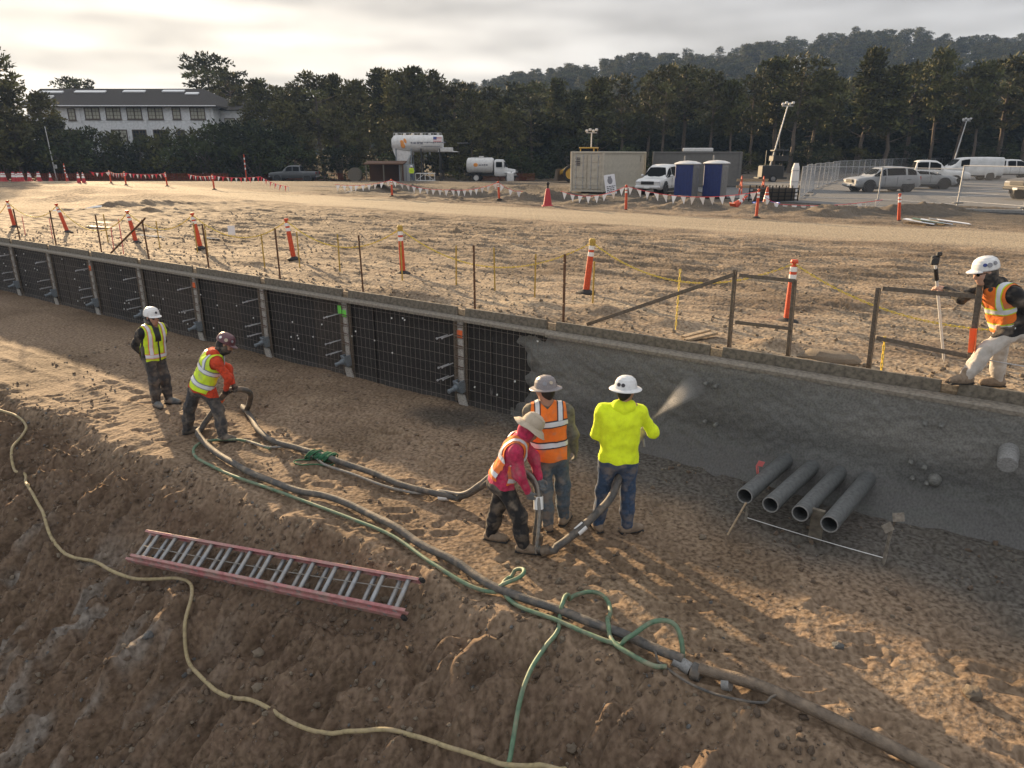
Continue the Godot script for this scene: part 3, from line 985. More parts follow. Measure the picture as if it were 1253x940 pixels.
func ground_y(x: float, z: float) -> float:
	var q := dn(Vector3(x, 0, z))
	return plateau(x, z, q.x, q.y)

func hill_y(x: float, z: float) -> float:
	var rx := [-260.0, -120.0, -20.0, 30.0, 65.0, 105.0, 160.0, 190.0, 215.0, 245.0, 285.0, 320.0, 420.0, 600.0]
	var ry := [5.0, 14.0, 26.0, 34.0, 40.0, 41.0, 47.0, 50.0, 50.0, 47.0, 46.0, 56.0, 60.0, 55.0]
	var r := ry[ry.size() - 1] as float
	if x <= rx[0]: r = ry[0]
	else:
		for i in rx.size() - 1:
			if x >= rx[i] and x < rx[i + 1]:
				r = lerpf(ry[i], ry[i + 1], (x - rx[i]) / (rx[i + 1] - rx[i])); break
	var f := ss(-215.0, -425.0, z) * (1.0 - 0.5 * ss(-460.0, -640.0, z))
	return r * f + 3.0 * na.get_noise_2d(x * 1.5, z * 1.5) * f

func make_far() -> void:
	var lf := mat("leaf", Color(1, 1, 1), 0.75)
	lf.vertex_color_use_as_albedo = true
	lf.metallic_specular = 0.3
	lf.backlight_enabled = true
	lf.backlight = Color(0.22, 0.25, 0.10)
	worn("bark", Color(0.19, 0.15, 0.115), 0.95, 0, M.mottle, 0.6)
	worn("bark_pale", Color(0.2, 0.165, 0.13), 0.95, 0, M.mottle, 0.6)
	# wooded hill
	var hx := list(-420, 620, 16.0)
	var hz := list(-200, -700, 14.0)
	var mb := MB.new()
	mb.col = Color(0.025, 0.032, 0.020)
	for j in hz.size() - 1:
		for i in hx.size() - 1:
			var p := []
			for e in [[0, 0], [1, 0], [1, 1], [0, 1]]:
				var x := hx[i + e[0]]; var z := hz[j + e[1]]
				p.append(Vector3(x, hill_y(x, z) - 0.6, z))
			mb.quad(p[0], p[1], p[2], p[3])
	var hm := mat("forest_floor", Color(1, 1, 1), 0.95)
	hm.vertex_color_use_as_albedo = true
	structure(part("hill", mb, hm))
	var kinds := []
	for i in 11:
		kinds.append(make_tree("pine", 101 + i, 16.0, [0, 1, 3, 0, 2, 1, 3, 2, 4, 4, 1][i]))
	rng.seed = 51
	# trees that stand up on the ridge: each one its own
	for i in 84:
		var x := -40.0 + 400.0 * (i + rng.randf_range(-0.4, 0.4)) / 84.0
		var z := -424.0 + rng.randf_range(-14, 10)
		var s := rng.randf_range(0.72, 1.05)
		tree_at(kinds[[4, 7, 8, 9, 0][i % 5]], "ridge_pine", "thin pine against the sky on the hill crest, " + ["left slope above the cement silo", "above the beige container", "above the blue toilets", "above the leaning light mast", "above the silver SUV", "at the right edge"][clampi(int((x + 60.0) / 70.0), 0, 5)], "tree", "pines along the crest of the far hill, part %d" % clampi(int((x + 60.0) / 70.0), 0, 5), Vector3(x, hill_y(x, z) - 0.5, z), rng.randf() * TAU, Vector3(s * 1.05, s, s * 1.05))
	# the wood that covers its flank
	for k in [1, 4, 5]:
		var mm := MultiMesh.new()
		mm.transform_format = MultiMesh.TRANSFORM_3D
		mm.mesh = kinds[k][1]
		mm.instance_count = 560
		for i in 560:
			var x := rng.randf_range(-260, 560)
			var z := rng.randf_range(-250, -422)
			var s := rng.randf_range(0.6, 1.0)
			mm.set_instance_transform(i, Transform3D(Basis(Vector3.UP, rng.randf() * TAU).scaled(Vector3(s * 1.2, s, s * 1.2)), Vector3(x, hill_y(x, z) - 1.5, z)))
		var o := MultiMeshInstance3D.new()
		o.multimesh = mm
		o.name = numbered("hillside_wood")
		add_child(o)
		stuff(tag(o, ["", "dense bushy pines covering the far hillside", "", "", "high crowned pines spread over the far hillside", "dark round pines filling the far hillside"][k], "forest"))
	# the tree line behind the site: x in metres at its distance, distance, height
	var line := []
	var tops := [[300, 125], [330, 104], [352, 118], [372, 108], [398, 97], [418, 100], [440, 106], [468, 94], [490, 97], [512, 93], [535, 97], [556, 106], [578, 116], [598, 112], [622, 124], [650, 120], [684, 106], [700, 118], [728, 104], [760, 100], [790, 96], [806, 88], [834, 92], [866, 96], [890, 106], [915, 100], [942, 82], [962, 80], [985, 96], [1010, 104], [1046, 72], [1078, 92], [1104, 88], [1132, 74], [1160, 92], [1184, 86], [1214, 80], [1246, 74], [1290, 80], [1330, 76]]
	for q in tops: line.append([q[0], rng.randf_range(112, 124) if q[0] < 720 else rng.randf_range(100, 112), q[1]])
	for i in 46: # thinner growth between and behind
		var u := lerpf(296, 1330, (i + rng.randf()) / 46.0)
		line.append([u, rng.randf_range(124, 150), rng.randf_range(104, 126)])
	for i in 16:
		var u := lerpf(300, 640, (i + rng.randf()) / 16.0)
		line.append([u, rng.randf_range(104, 114), rng.randf_range(124, 165)])
	for q in line:
		var z: float = -q[1]
		var x: float = (q[0] - 626.5) / 870.0 * q[1] * 0.965
		var gy := ground_y(x, z)
		var h: float = (187.0 - q[2]) / 870.0 * q[1] + 2.6 - gy
		var lf_side: bool = q[0] < 560.0
		var k: int = [1, 5, 8, 6, 10][rng.randi() % 5] if lf_side else [0, 3, 2, 6, 7, 8, 9][rng.randi() % 7]
		if h < 11.5: k = [1, 5][rng.randi() % 2]
		var s := h / 16.0
		var spot := ""
		for b in [[345, "right of the white building"], [395, "behind the dark grey pickup"], [445, "between the dark pickup and the lean-to shed"], [482, "behind the lean-to shed"], [555, "behind the white cement silo"], [632, "behind the white water truck"], [690, "left of the yellow loader"], [740, "behind the beige container's doors"], [790, "behind the long side of the beige container"], [850, "behind the grey container's left half"], [905, "behind the blue toilets"], [960, "left of the leaning light mast"], [1035, "right of the leaning light mast"], [1090, "behind the silver SUV"], [1150, "behind the white crew-cab pickup"], [1215, "behind the white panel van"], [9999, "behind the tan pickup at far right"]]:
			if q[0] < b[0]: spot = b[1]; break
		var label: String = ("bushy dark pine in the tree line " if k in [1, 5, 10] else "tall bare-trunked pine in the tree line ") + spot
		var w := rng.randf_range(0.78, 1.3) * s
		tree_at(kinds[k], "pine_tree", label, "tree", ("bushy pines " if k in [1, 5, 10] else "tall pines ") + spot, Vector3(x, gy - 0.1, z), rng.randf() * TAU, Vector3(w, s, w))
	# single trees round the white building
	for q in [[2, 96, 66, 1, "big dark conifer at the left edge of the picture, left of the white building"], [-14, 92, 84, 5, "dense conifer cut by the left edge of the picture"], [30, 100, 104, 5, "dark conifer overlapping the left end of the white building's roof"], [62, 104, 118, 1, "conifer in front of the building's left corner"], [84, 108, 142, 5, "low conifer in front of the building's left windows"],
			[276, 142, 80, 4, "tall round-topped pine rising behind the right end of the building"], [296, 138, 96, 7, "leaning pine beside the round-topped pine, right of the building"], [108, 150, 104, 4, "pine top showing over the roof ridge at its left"]]:
		var z: float = -q[1]
		var x: float = (q[0] - 626.5) / 870.0 * q[1] * 0.965
		var gy := ground_y(x, z)
		var h: float = (187.0 - q[2]) / 870.0 * q[1] + 2.6 - gy
		var s := h / 16.0
		tree_at(kinds[q[3]], "conifer", q[4], "tree", "", Vector3(x, gy - 0.1, z), rng.randf() * TAU, Vector3(s * 1.1, s, s * 1.1))
	var bushes := [make_bush(301, 5.0, 3.0, Color(0.05, 0.062, 0.022)), make_bush(302, 4.0, 3.2, Color(0.075, 0.075, 0.024)), make_bush(303, 5.5, 2.6, Color(0.038, 0.048, 0.022))]
	rng.seed = 77
	for q in [[96, 158], [112, 165], [124, 158], [140, 168], [158, 176], [172, 172], [186, 166], [204, 170], [222, 168], [240, 158], [254, 150], [270, 152], [286, 156], [302, 150], [318, 158], [10, 150], [30, 156], [52, 150], [74, 160], [336, 158], [356, 165], [20, 172], [60, 176], [90, 178], [130, 182]]:
		var dd := rng.randf_range(101, 110)
		var z := -dd
		var x: float = (q[0] - 626.5) / 870.0 * dd * 0.965
		var gy := ground_y(x, z)
		var h: float = (187.0 - q[1]) / 870.0 * dd + 2.6 - gy
		var k := rng.randi() % 3
		var s := h / [5.0, 4.0, 5.5][k] as float
		tree_at(bushes[k], "shrub", "rounded green shrub in the hedge in front of the white building", "shrub", "shrubs in front of the white building", Vector3(x, gy - 0.1, z), rng.randf() * TAU, Vector3(s * 1.1, s, s * 1.1))
	for q in [[470, 186], [640, 180], [700, 172], [756, 178], [580, 184], [812, 182], [900, 176], [990, 176], [1040, 172], [1100, 180], [1210, 176], [420, 182]]:
		var dd := rng.randf_range(98, 104)
		var x: float = (q[0] - 626.5) / 870.0 * dd * 0.965
		var gy := ground_y(x, -dd)
		var h: float = maxf(2.2, (187.0 - q[1]) / 870.0 * dd + 2.6 - gy)
		var s := h / 5.0
		tree_at(bushes[rng.randi() % 3], "shrub", "low dark shrub at the foot of the pine tree line", "shrub", "shrubs under the pines", Vector3(x, gy - 0.1, -dd), rng.randf() * TAU, Vector3(s * 1.5, s, s * 1.5))
	# dark growth under the pines on the right, one mass behind the trunks
	var um := MultiMesh.new()
	um.transform_format = MultiMesh.TRANSFORM_3D
	um.mesh = bushes[2][1]
	um.instance_count = 130
	for i in 130:
		var u := lerpf(560, 1380, (i + rng.randf()) / 130.0)
		var dd := rng.randf_range(116, 136)
		var x := (u - 626.5) / 870.0 * dd * 0.965
		var s := rng.randf_range(1.2, 2.0)
		um.set_instance_transform(i, Transform3D(Basis(Vector3.UP, rng.randf() * TAU).scaled(Vector3(s * 1.2, s, s * 1.2)), Vector3(x, ground_y(x, -dd) - 0.3, -dd)))
	var uo := MultiMeshInstance3D.new()
	uo.multimesh = um
	uo.name = "understorey"
	add_child(uo)
	stuff(tag(uo, "dark undergrowth filling the gaps between the pine trunks at right", "undergrowth"))
	make_building()

func make_building() -> void:
	worn("white_siding", Color(0.86, 0.87, 0.88), 0.8, 0, M.soft, 0.3)
	worn("roof_shingle", Color(0.055, 0.045, 0.038), 0.9, 0, M.mottle, 0.7, M.fine, 3.0)
	mat("window_frame", Color(0.10, 0.075, 0.055), 0.6)
	mat("blind", Color(0.42, 0.41, 0.33), 0.5)
	mat("dark_glass", Color(0.03, 0.034, 0.04), 0.08)
	mat("skylight", Color(0.75, 0.76, 0.76), 0.3)
	var z := -116.0
	var k := 116.0 * 0.965 / 870.0     # metres per pixel of the photo at that distance
	var X := func(u: float) -> float: return (u - 626.5) * k
	var Y := func(v: float) -> float: return (187.0 - v) * k * 1.03 + 2.6
	var x0: float = X.call(52.0)
	var x1: float = X.call(272.0)
	var gy := -0.5
	var b := thing("white_building", "long white two-storey building with dark hipped roof and skylights, behind hedges at the upper left", "building", Vector3((x0 + x1) * 0.5, gy, z))
	var cx := (x0 + x1) * 0.5
	var w := x1 - x0
	var eave: float = Y.call(136.0) - gy
	var ridge: float = Y.call(113.0) - gy
	var dep := 15.0
	var mb := MB.new()
	mb.box(Vector3(0, eave * 0.5, -dep * 0.5), Vector3(w, eave, dep))
	# clapboard joints as real laps
	for i in int(eave / 0.3):
		mb.box(Vector3(0, 0.3 * i + 0.03, 0.012), Vector3(w, 0.06, 0.025))
	part("wall", mb, M.white_siding, b)
	mb = MB.new()
	var ov := 0.9
	var A := Vector3(-w / 2 - ov, eave, ov); var B := Vector3(w / 2 + ov, eave, ov); var C := Vector3(w / 2 + ov, eave, -dep - ov); var D := Vector3(-w / 2 - ov, eave, -dep - ov)
	var R0 := Vector3(-w / 2 - 2.0, ridge, -dep / 2); var R1 := Vector3(X.call(240.0) - cx, ridge, -dep / 2)
	mb.quad(A, B, R1, R0); mb.tri(B, C, R1); mb.quad(C, D, R0, R1); mb.tri(D, A, R0)
	for e in [[A, B], [B, C], [C, D], [D, A]]:
		mb.bar(e[0] + Vector3.DOWN * 0.14, e[1] + Vector3.DOWN * 0.14, 0.12, 0.26)
	var roof := part("roof", mb, M.roof_shingle, b)
	mb = MB.new()
	mb.bar(A + Vector3(0, -0.02, 0.12), B + Vector3(0, -0.02, 0.12), 0.14, 0.14, 0.03)
	part("gutter", mb, M.white_siding, roof)
	mb = MB.new()
	for i in 42:
		mb.bar(A.lerp(B, i / 42.0).lerp(R0.lerp(R1, i / 42.0), 0.0) + Vector3(0, 0.05, 0), A.lerp(B, i / 42.0) + Vector3(0, 0.05, 0.02), 0.1, 0.05)
	var sl := (ridge - eave) / (dep / 2 + ov)
	for u in [[46, 74, 119], [88, 126, 118.5], [147, 174, 118], [195, 222, 117.6], [227, 243, 121], [47, 58, 129], [62, 72, 126.5]]:
		mb = MB.new()
		var hy: float = Y.call(u[2]) - gy
		var zz := ov - (hy - eave) / sl
		var bx := Basis(Vector3.RIGHT, atan(sl))
		mb.box(Vector3((X.call(u[0]) + X.call(u[1])) * 0.5 - cx, hy + 0.12, zz), Vector3((u[1] - u[0]) * k, 0.22, 0.75 if u[2] < 124 else 1.6), 0.05, bx)
		part("skylight", mb, M.skylight, roof)
	# windows: frame, two sashes with panes, drawn blinds
	for q in [[120, 137, 144], [145, 162, 144], [170, 187, 144], [195, 212, 144], [224, 233, 144], [245, 262, 144], [92, 112, 168], [148, 166, 168], [173, 189, 168], [198, 214, 168], [226, 235, 168], [100, 108, 145]]:
		var ww: float = (q[1] - q[0]) * k
		var c := Vector3((X.call(q[0]) + X.call(q[1])) * 0.5 - cx, Y.call(q[2]) - gy - 0.0, 0.04)
		var hh := 1.6
		var f := MB.new()
		for s in [-1, 1]:
			f.box(c + Vector3(s * ww * 0.5, 0, 0.02), Vector3(0.14, hh + 0.14, 0.1), 0.01)
			f.box(c + Vector3(0, s * hh * 0.5, 0.02), Vector3(ww - 0.14, 0.14, 0.1), 0.01)
		if ww > 1.5: f.box(c + Vector3(0, 0, 0.02), Vector3(0.16, hh - 0.14, 0.1), 0.01)
		f.box(c + Vector3(0, -hh * 0.5 - 0.12, 0.06), Vector3(ww + 0.3, 0.08, 0.18), 0.01)
		for s in ([-1, 1] if ww > 1.5 else [0]):
			for v in 2: f.box(c + Vector3(s * ww * 0.25, -hh / 6 + v * hh / 3, 0.0), Vector3(ww * (0.5 if ww > 1.5 else 1.0) - 0.15, 0.05, 0.05))
			f.box(c + Vector3(s * ww * 0.25, 0, 0.0), Vector3(0.05, hh - 0.14, 0.048))
		var win := part("window", f, M.window_frame, b)
		f = MB.new()
		f.box(c + Vector3(0, 0, -0.02), Vector3(ww - 0.1, hh - 0.1, 0.03))
		part("pane", f, M.dark_glass if q[2] > 150 and q[0] != 148 else M.blind, win)
	for u in [114, 192, 268]:
		mb = MB.new()
		mb.cyl(Vector3(X.call(u) - cx, 0, 0.14), Vector3(X.call(u) - cx, eave, 0.14), 0.07, 0.07, 6)
		part("downpipe", mb, M.white_siding, b)
	# lower wing at the right, set back
	var wing := MB.new()
	var wx0: float = X.call(272.0) - cx; var wx1: float = X.call(316.0) - cx
	wing.box(Vector3((wx0 + wx1) * 0.5, eave * 0.5 - 0.2, -9.0), Vector3(wx1 - wx0, eave - 0.6, 12.0))
	part("wing_wall", wing, M.white_siding, b)
	mb = MB.new()
	var e2 := eave - 0.4
	var a2 := Vector3(wx0 - 3.0, e2 + 1.7, -9.0); var b2 := Vector3(wx1 - 3.5, e2 + 1.7, -9.0)
	mb.quad(Vector3(wx0 - 1, e2, -2.2), Vector3(wx1 + 0.8, e2, -2.2), b2, a2); mb.tri(Vector3(wx1 + 0.8, e2, -2.2), Vector3(wx1 + 0.8, e2, -16), b2); mb.quad(Vector3(wx1 + 0.8, e2, -16), Vector3(wx0 - 1, e2, -16), a2, b2)
	part("wing_roof", mb, M.roof_shingle, b)
	for u in [279, 285, 294, 302]:
		var f := MB.new()
		f.box(Vector3(X.call(u) - cx, eave - 2.4, -2.96), Vector3(0.9, 1.6, 0.1), 0.02)
		var win := part("window", f, M.window_frame, b)
		f = MB.new()
		f.box(Vector3(X.call(u) - cx, eave - 2.4, -2.9), Vector3(0.7, 1.36, 0.05))
		part("pane", f, M.blind, win)

# ---------------------------------------------------------------- rails, stakes, delineators, chains, flags, chain-link
func gy_dn(d: float, n: float) -> Vector3:
	return W(d, n, H(d, n))

func delineator_parts(o: Node3D, h: float, lean: Basis, loops := true) -> void:
	var mb := MB.new()
	mb.lathe([Vector2(0.0, 0.0), Vector2(0.17, 0.0), Vector2(0.175, 0.03), Vector2(0.155, 0.045), Vector2(0.09, 0.07), Vector2(0.06, 0.09), Vector2(0.0, 0.09)], 14)
	part("base", mb, M.rubber, o)
	mb = MB.new()
	mb.lathe([Vector2(0.0, 0.06), Vector2(0.062, 0.06), Vector2(0.058, h * 0.5), Vector2(0.050, h - 0.1), Vector2(0.030, h - 0.085), Vector2(0.028, h - 0.06), Vector2(0.055, h - 0.05), Vector2(0.06, h - 0.03), Vector2(0.05, h), Vector2(0.0, h + 0.005)], 14, Vector3.ZERO, lean)
	var tube := part("tube", mb, M.delineator_orange, o)
	for y in [0.70, 0.82]:
		mb = MB.new()
		mb.lathe([Vector2(0.0535, h * y), Vector2(0.0575, h * y), Vector2(0.0565, h * (y + 0.075)), Vector2(0.0525, h * (y + 0.075))], 14, Vector3.ZERO, lean)
		part("reflective_band", mb, M.white_tape, tube)

func delineator(called: String, at: Vector3, h: float, tilt: Vector2, label: String, group: String) -> Vector3:
	var o := thing(called, label, "delineator", at, rng.randf() * TAU, group)
	o.rotation.y = 0.0
	var up := Vector3(tilt.x, 1, tilt.y).normalized()
	var bx := Basis(Vector3.RIGHT - up * up.x, up, Vector3.RIGHT.cross(up)).orthonormalized()
	delineator_parts(o, h, bx)
	return at + bx.y * (h - 0.06)

func chain(called: String, pts: Array, drop: float, label: String, group: String) -> void:
	# plastic links: alternate flat and upright ovals on a hanging line
	var mb := MB.new()
	for i in pts.size() - 1:
		var a: Vector3 = pts[i]
		var b: Vector3 = pts[i + 1]
		var L0 := a.distance_to(b)
		var k := int(L0 / 0.055)
		var line := sag(a, b, drop * L0 / 4.0, k)
		for q in k:
			var z := (line[q + 1] - line[q]).normalized()
			var x := z.cross(Vector3.UP)
			if x.length() < 0.1: x = Vector3.RIGHT
			x = x.normalized()
			var y := z.cross(x)
			var e := x if q % 2 == 0 else y
			var c := (line[q] + line[q + 1]) * 0.5
			for s in [-1, 1]: mb.bar(c - z * 0.03 + e * 0.011 * s, c + z * 0.03 + e * 0.011 * s, 0.009, 0.009)
			mb.bar(c - z * 0.03 - e * 0.015, c - z * 0.03 + e * 0.015, 0.009, 0.009)
			mb.bar(c + z * 0.03 - e * 0.015, c + z * 0.03 + e * 0.015, 0.009, 0.009)
	var o := part(called, mb, M.chain_yellow)
	tag(o, label, "chain", group)

func pennants(pts: Array, red: bool, drop: float, label: String) -> void:
	var o := thing("pennant_line", label, "pennant string", pts[0], 0.0, "strings of pennant flags on the site")
	var rope := MB.new()
	for i in pts.size() - 1:
		var a: Vector3 = pts[i] - pts[0]
		var b: Vector3 = pts[i + 1] - pts[0]
		var k := maxi(3, int(a.distance_to(b) / 0.42))
		var line := sag(a, b, drop, k)
		rope.tube(line, 0.012, 4)
		for q in k:
			var m := (line[q] + line[q + 1]) * 0.5
			var t := (line[q + 1] - line[q]).normalized() * 0.13
			var hang := Vector3(rng.randf_range(-0.1, 0.1), -0.34, rng.randf_range(-0.12, 0.12))
			var f := MB.new()
			var nn := t.cross(hang).normalized() * 0.004
			f.tri(m - t + nn, m + hang + nn, m + t + nn); f.tri(m + t - nn, m + hang - nn, m - t - nn)
			f.quad(m - t - nn, m + hang - nn, m + hang + nn, m - t + nn); f.quad(m + hang - nn, m + t - nn, m + t + nn, m + hang + nn); f.quad(m + t - nn, m - t - nn, m - t + nn, m + t + nn)
			part("flag", f, M.flag_red if (red and q % 2 == 0) else M.flag_white, o)
	part("rope", rope, M.flag_red, o)

func angle_bar(mb: MB, a: Vector3, b: Vector3, w: float, t: float, out: Vector3) -> void:
	# steel angle: two thin legs
	var z := (b - a).normalized()
	var x := out.cross(z).normalized()
	var y := z.cross(x)
	var l := a.distance_to(b)
	var m := (a + b) * 0.5
	mb.box(m + y * (w * 0.5), Vector3(t, w, l), 0.0015, Basis(x, y, z))
	mb.box(m + x * (w * 0.5 + t * 0.5), Vector3(w, t, l), 0.0015, Basis(x, y, z))

func make_fences() -> void:
	rng.seed = 91
	# slim steel stakes along the back of the wall
	var where := ["beside the right end of the mesh panels", "above the last bare anchor pile", "behind the green-marked pile", "two bays left of the green-marked pile", "above the worker in the orange hood", "with the diagonal brace tied to it", "left of the braced stake", "second from the left edge", "nearest the left edge"]
	var sd := [[1.86, -0.55, 1.09], [0.05, -0.55, 1.10], [-2.62, -0.45, 1.08], [-5.1, -0.42, 1.09], [-7.73, -0.45, 1.02], [-10.28, -0.43, 1.03], [-12.72, -0.45, 1.02], [-15.59, -0.55, 1.0], [-17.85, -0.5, 0.95]]
	for i in sd.size():
		var p: Vector3 = gy_dn(sd[i][0], sd[i][1])
		var mb := MB.new()
		var top := Vector3(rng.randf_range(-0.03, 0.03), sd[i][2], rng.randf_range(-0.03, 0.03))
		angle_bar(mb, Vector3(0, -0.2, 0), top, 0.042, 0.006, WN)
		var o := thing("steel_stake", "rusty steel angle stake behind the wall, " + where[i], "stake", p, 0.0, "steel stakes along the back of the wall")
		part("angle", mb, M.rusty_steel, o)
		mb = MB.new()
		for k in 3: mb.tube(PackedVector3Array([top * (0.88 - 0.3 * k) + WD * 0.03 + WN * 0.03, top * (0.88 - 0.3 * k) - WD * 0.03 + WN * 0.02, top * (0.88 - 0.3 * k) - WD * 0.02 - WN * 0.03, top * (0.88 - 0.3 * k) + WD * 0.03 - WN * 0.02]), 0.004, 4)
		part("tie_wire", mb, M.raw_steel, o)
	var mb := MB.new()
	angle_bar(mb, W(-12.1, -0.36, 0.02), W(-10.05, -0.36, 1.05), 0.05, 0.007, WN)
	tag(part("diagonal_brace", mb, M.rusty_steel), "rusty steel bar leaning from the wall top up to the braced stake at far left", "brace")
	# fabricated guard rails over the sprayed part
	var g := thing("guard_rail", "brown steel guard rail with a long diagonal brace, left of the two rails", "guard rail", W(4.65, -0.32, 0.0))
	var R := func(d: float, n: float, y: float) -> Vector3: return W(d, n, y) - W(4.65, -0.32, 0.0)
	for q in [["post", 4.66, 0.0, 4.64, 1.12, 0.055], ["post", 5.45, 0.0, 5.41, 1.06, 0.055], ["top_rail", 4.68, 1.035, 5.40, 1.03, 0.045], ["middle_rail", 4.69, 0.40, 5.43, 0.41, 0.045], ["diagonal_brace", 2.42, 0.06, 4.62, 1.04, 0.05]]:
		mb = MB.new()
		var a: Vector3 = R.call(q[1], -0.32 + (0.03 if q[0] != "post" else 0.0), q[2] - (0.15 if q[0] == "post" else 0.0))
		var b: Vector3 = R.call(q[3], -0.32 + (0.03 if q[0] != "post" else 0.0), q[4])
		angle_bar(mb, a, b, q[5], 0.007, WN if q[0] == "post" else Vector3.UP)
		part(q[0], mb, M.raw_steel, g)
	g = thing("guard_rail", "brown steel guard rail frame in front of the surveyor, orange mark on its right post", "guard rail", W(6.42, -0.32, 0.0))
	R = func(d: float, n: float, y: float) -> Vector3: return W(d, n, y) - W(6.42, -0.32, 0.0)
	for q in [["post", 6.42, 0.0, -0.32, 6.38, 1.06, -0.32, 0.055], ["post", 7.48, -0.04, -0.12, 7.39, 1.42, -0.20, 0.06], ["top_rail", 6.40, 1.035, -0.30, 7.41, 1.06, -0.20, 0.05], ["middle_rail", 6.42, 0.43, -0.30, 7.44, 0.38, -0.17, 0.05], ["diagonal_brace", 7.45, 1.0, -0.24, 9.3, 0.1, -0.3, 0.05]]:
		mb = MB.new()
		angle_bar(mb, R.call(q[1], q[3], q[2] - (0.15 if q[0] == "post" else 0.0)), R.call(q[4], q[6], q[5]), q[7], 0.007, WN if q[0] == "post" else Vector3.UP)
		var pp := part(q[0], mb, M.raw_steel, g)
		if q[0] == "post" and q[1] > 7.0:
			mb = MB.new()
			var a: Vector3 = R.call(7.45, -0.13, 0.47); var b: Vector3 = R.call(7.423, -0.152, 0.74)
			angle_bar(mb, a + WN * 0.004, b + WN * 0.004, 0.064, 0.009, WN)
			part("paint_mark", mb, M.orange_spray, pp)
	for q in [[1.17, "upper"], [0.40, "lower"]]:
		mb = MB.new()
		mb.tube(sag(W(7.42, -0.2, q[0]), W(10.6, -0.25, q[0] - 0.05), 0.04), 0.007, 6)
		if q[1] == "upper":
			for s in [0.16, 0.27]: mb.ball(W(7.42 + s, -0.2, q[0] - 0.012), Vector3.ONE * 0.018, 8)
		tag(part("wire_rope", mb, M.stud_steel), "%s wire rope running right from the guard rail past the surveyor" % q[1], "wire rope")
	# delineators with the sagging yellow chain
	var dl := [[4.79, -2.68, 1.02, 0.0, 0.0, "orange delineator post in the gap between the two guard rails"], [0.97, -2.83, 1.04, 0.09, 0.03, "orange delineator post leaning right, amber lamp cap, centre of the chain line"], [-3.62, -2.60, 1.07, -0.02, 0.0, "orange delineator post right of the middle of the wall, amber band at its top"], [-7.42, -2.62, 1.04, -0.10, 0.02, "orange delineator post leaning left, above the wall's mesh bays"], [-11.12, -2.37, 1.0, -0.11, 0.02, "orange delineator post above the first standing worker"], [-14.31, -2.24, 0.98, -0.13, 0.0, "leaning orange delineator post beside the diagonal brace"], [-19.25, -2.50, 1.0, -0.22, 0.0, "strongly leaning orange delineator post beside the puddles"], [-22.65, -2.20, 0.97, -0.08, 0.0, "orange delineator post at the far left end of the chain"]]
	var tops := []
	for q in dl: tops.append(delineator("delineator_post", gy_dn(q[0], q[1]), q[2], Vector2(q[3], q[4]), q[5], "orange delineator posts carrying the yellow chain"))
	for i in [1, 2]:
		mb = MB.new()
		mb.lathe([Vector2(0.0, 0.0), Vector2(0.062, 0.0), Vector2(0.064, 0.10), Vector2(0.045, 0.13), Vector2(0.0, 0.135)], 12, tops[i] - Vector3(0, 0.05, 0))
		var o := part("warning_cap", mb, M.stake_yellow)
		tag(o, "amber cap on top of the " + ["", "right-leaning delineator post", "upright delineator post left of it"][i], "cap")
	var along := [tops[7] + Vector3(-4.2, -0.1, -3.0)]
	for i in range(7, -1, -1): along.append(tops[i])
	along.append(W(9.6, -2.2, 0.95)); 
	chain("yellow_chain", along, 0.55, "sagging yellow plastic chain strung between the orange delineator posts", "")
	# thin yellow stakes and hanging ends
	var st := [[-14.9, -1.7], [-12.4, -1.9], [-10.7, -2.0], [-9.6, -1.6], [-6.89, -1.34], [-6.2, -1.81], [-4.87, -1.86], [-2.96, -1.88], [-1.59, -2.01], [-0.62, -2.03], [0.29, -2.06], [1.57, -2.01]]
	for q in st:
		var p := gy_dn(q[0], q[1])
		mb = MB.new()
		var lean := Vector3(rng.randf_range(-0.04, 0.03), 0, 0.0)
		mb.bar(Vector3(0, -0.1, 0), Vector3(0, rng.randf_range(0.78, 0.86), 0) + lean, 0.03, 0.018, 0.002)
		var o := thing("yellow_stake", "thin yellow wooden stake in the sand between the wall and the chain", "stake", p, rng.randf() * TAU, "thin yellow stakes behind the wall")
		part("stake", mb, M.stake_yellow, o)
		mb = MB.new()
		mb.tube(PackedVector3Array([Vector3(0.02, 0.72, 0.014), Vector3(-0.02, 0.73, 0.014), Vector3(-0.02, 0.72, -0.014), Vector3(0.02, 0.73, -0.014)]), 0.006, 4)
		part("tie", mb, M.rubber, o)
	chain("hanging_chain", [W(3.59, -0.96, 0.95), W(3.59, -0.95, 0.04)], 0.0, "length of yellow plastic chain hanging straight down beside the left guard rail", "")
	chain("hanging_chain", [W(6.5, -0.38, 0.46), W(6.52, -0.4, 0.02)], 0.0, "short yellow chain end hanging from the right guard rail's left post", "")
	for q in [[-19.3, -1.2], [-17.6, -1.3], [-13.2, -1.0], [-13.9, -1.6], [-15.9, -2.6], [-12.1, -0.7]]:
		var p := gy_dn(q[0], q[1])
		mb = MB.new()
		mb.bar(Vector3(0, -0.1, 0), Vector3(0.02, 0.62, 0), 0.022, 0.016, 0.002)
		tag(part("pink_stake", mb, M.stake_pink), "thin faded pink survey stake in the sand at the left end of the wall", "stake", "pink survey stakes at the left").position = p
	# paper notice hung on the chain
	mb = MB.new()
	mb.box(W(-9.7, -2.45, 0.62), Vector3(0.18, 0.24, 0.006), 0.001, Basis(Vector3.UP, 0.3))
	tag(part("paper_notice", mb, M.paper), "small white paper notice hanging from the yellow chain above the workers at left", "notice")
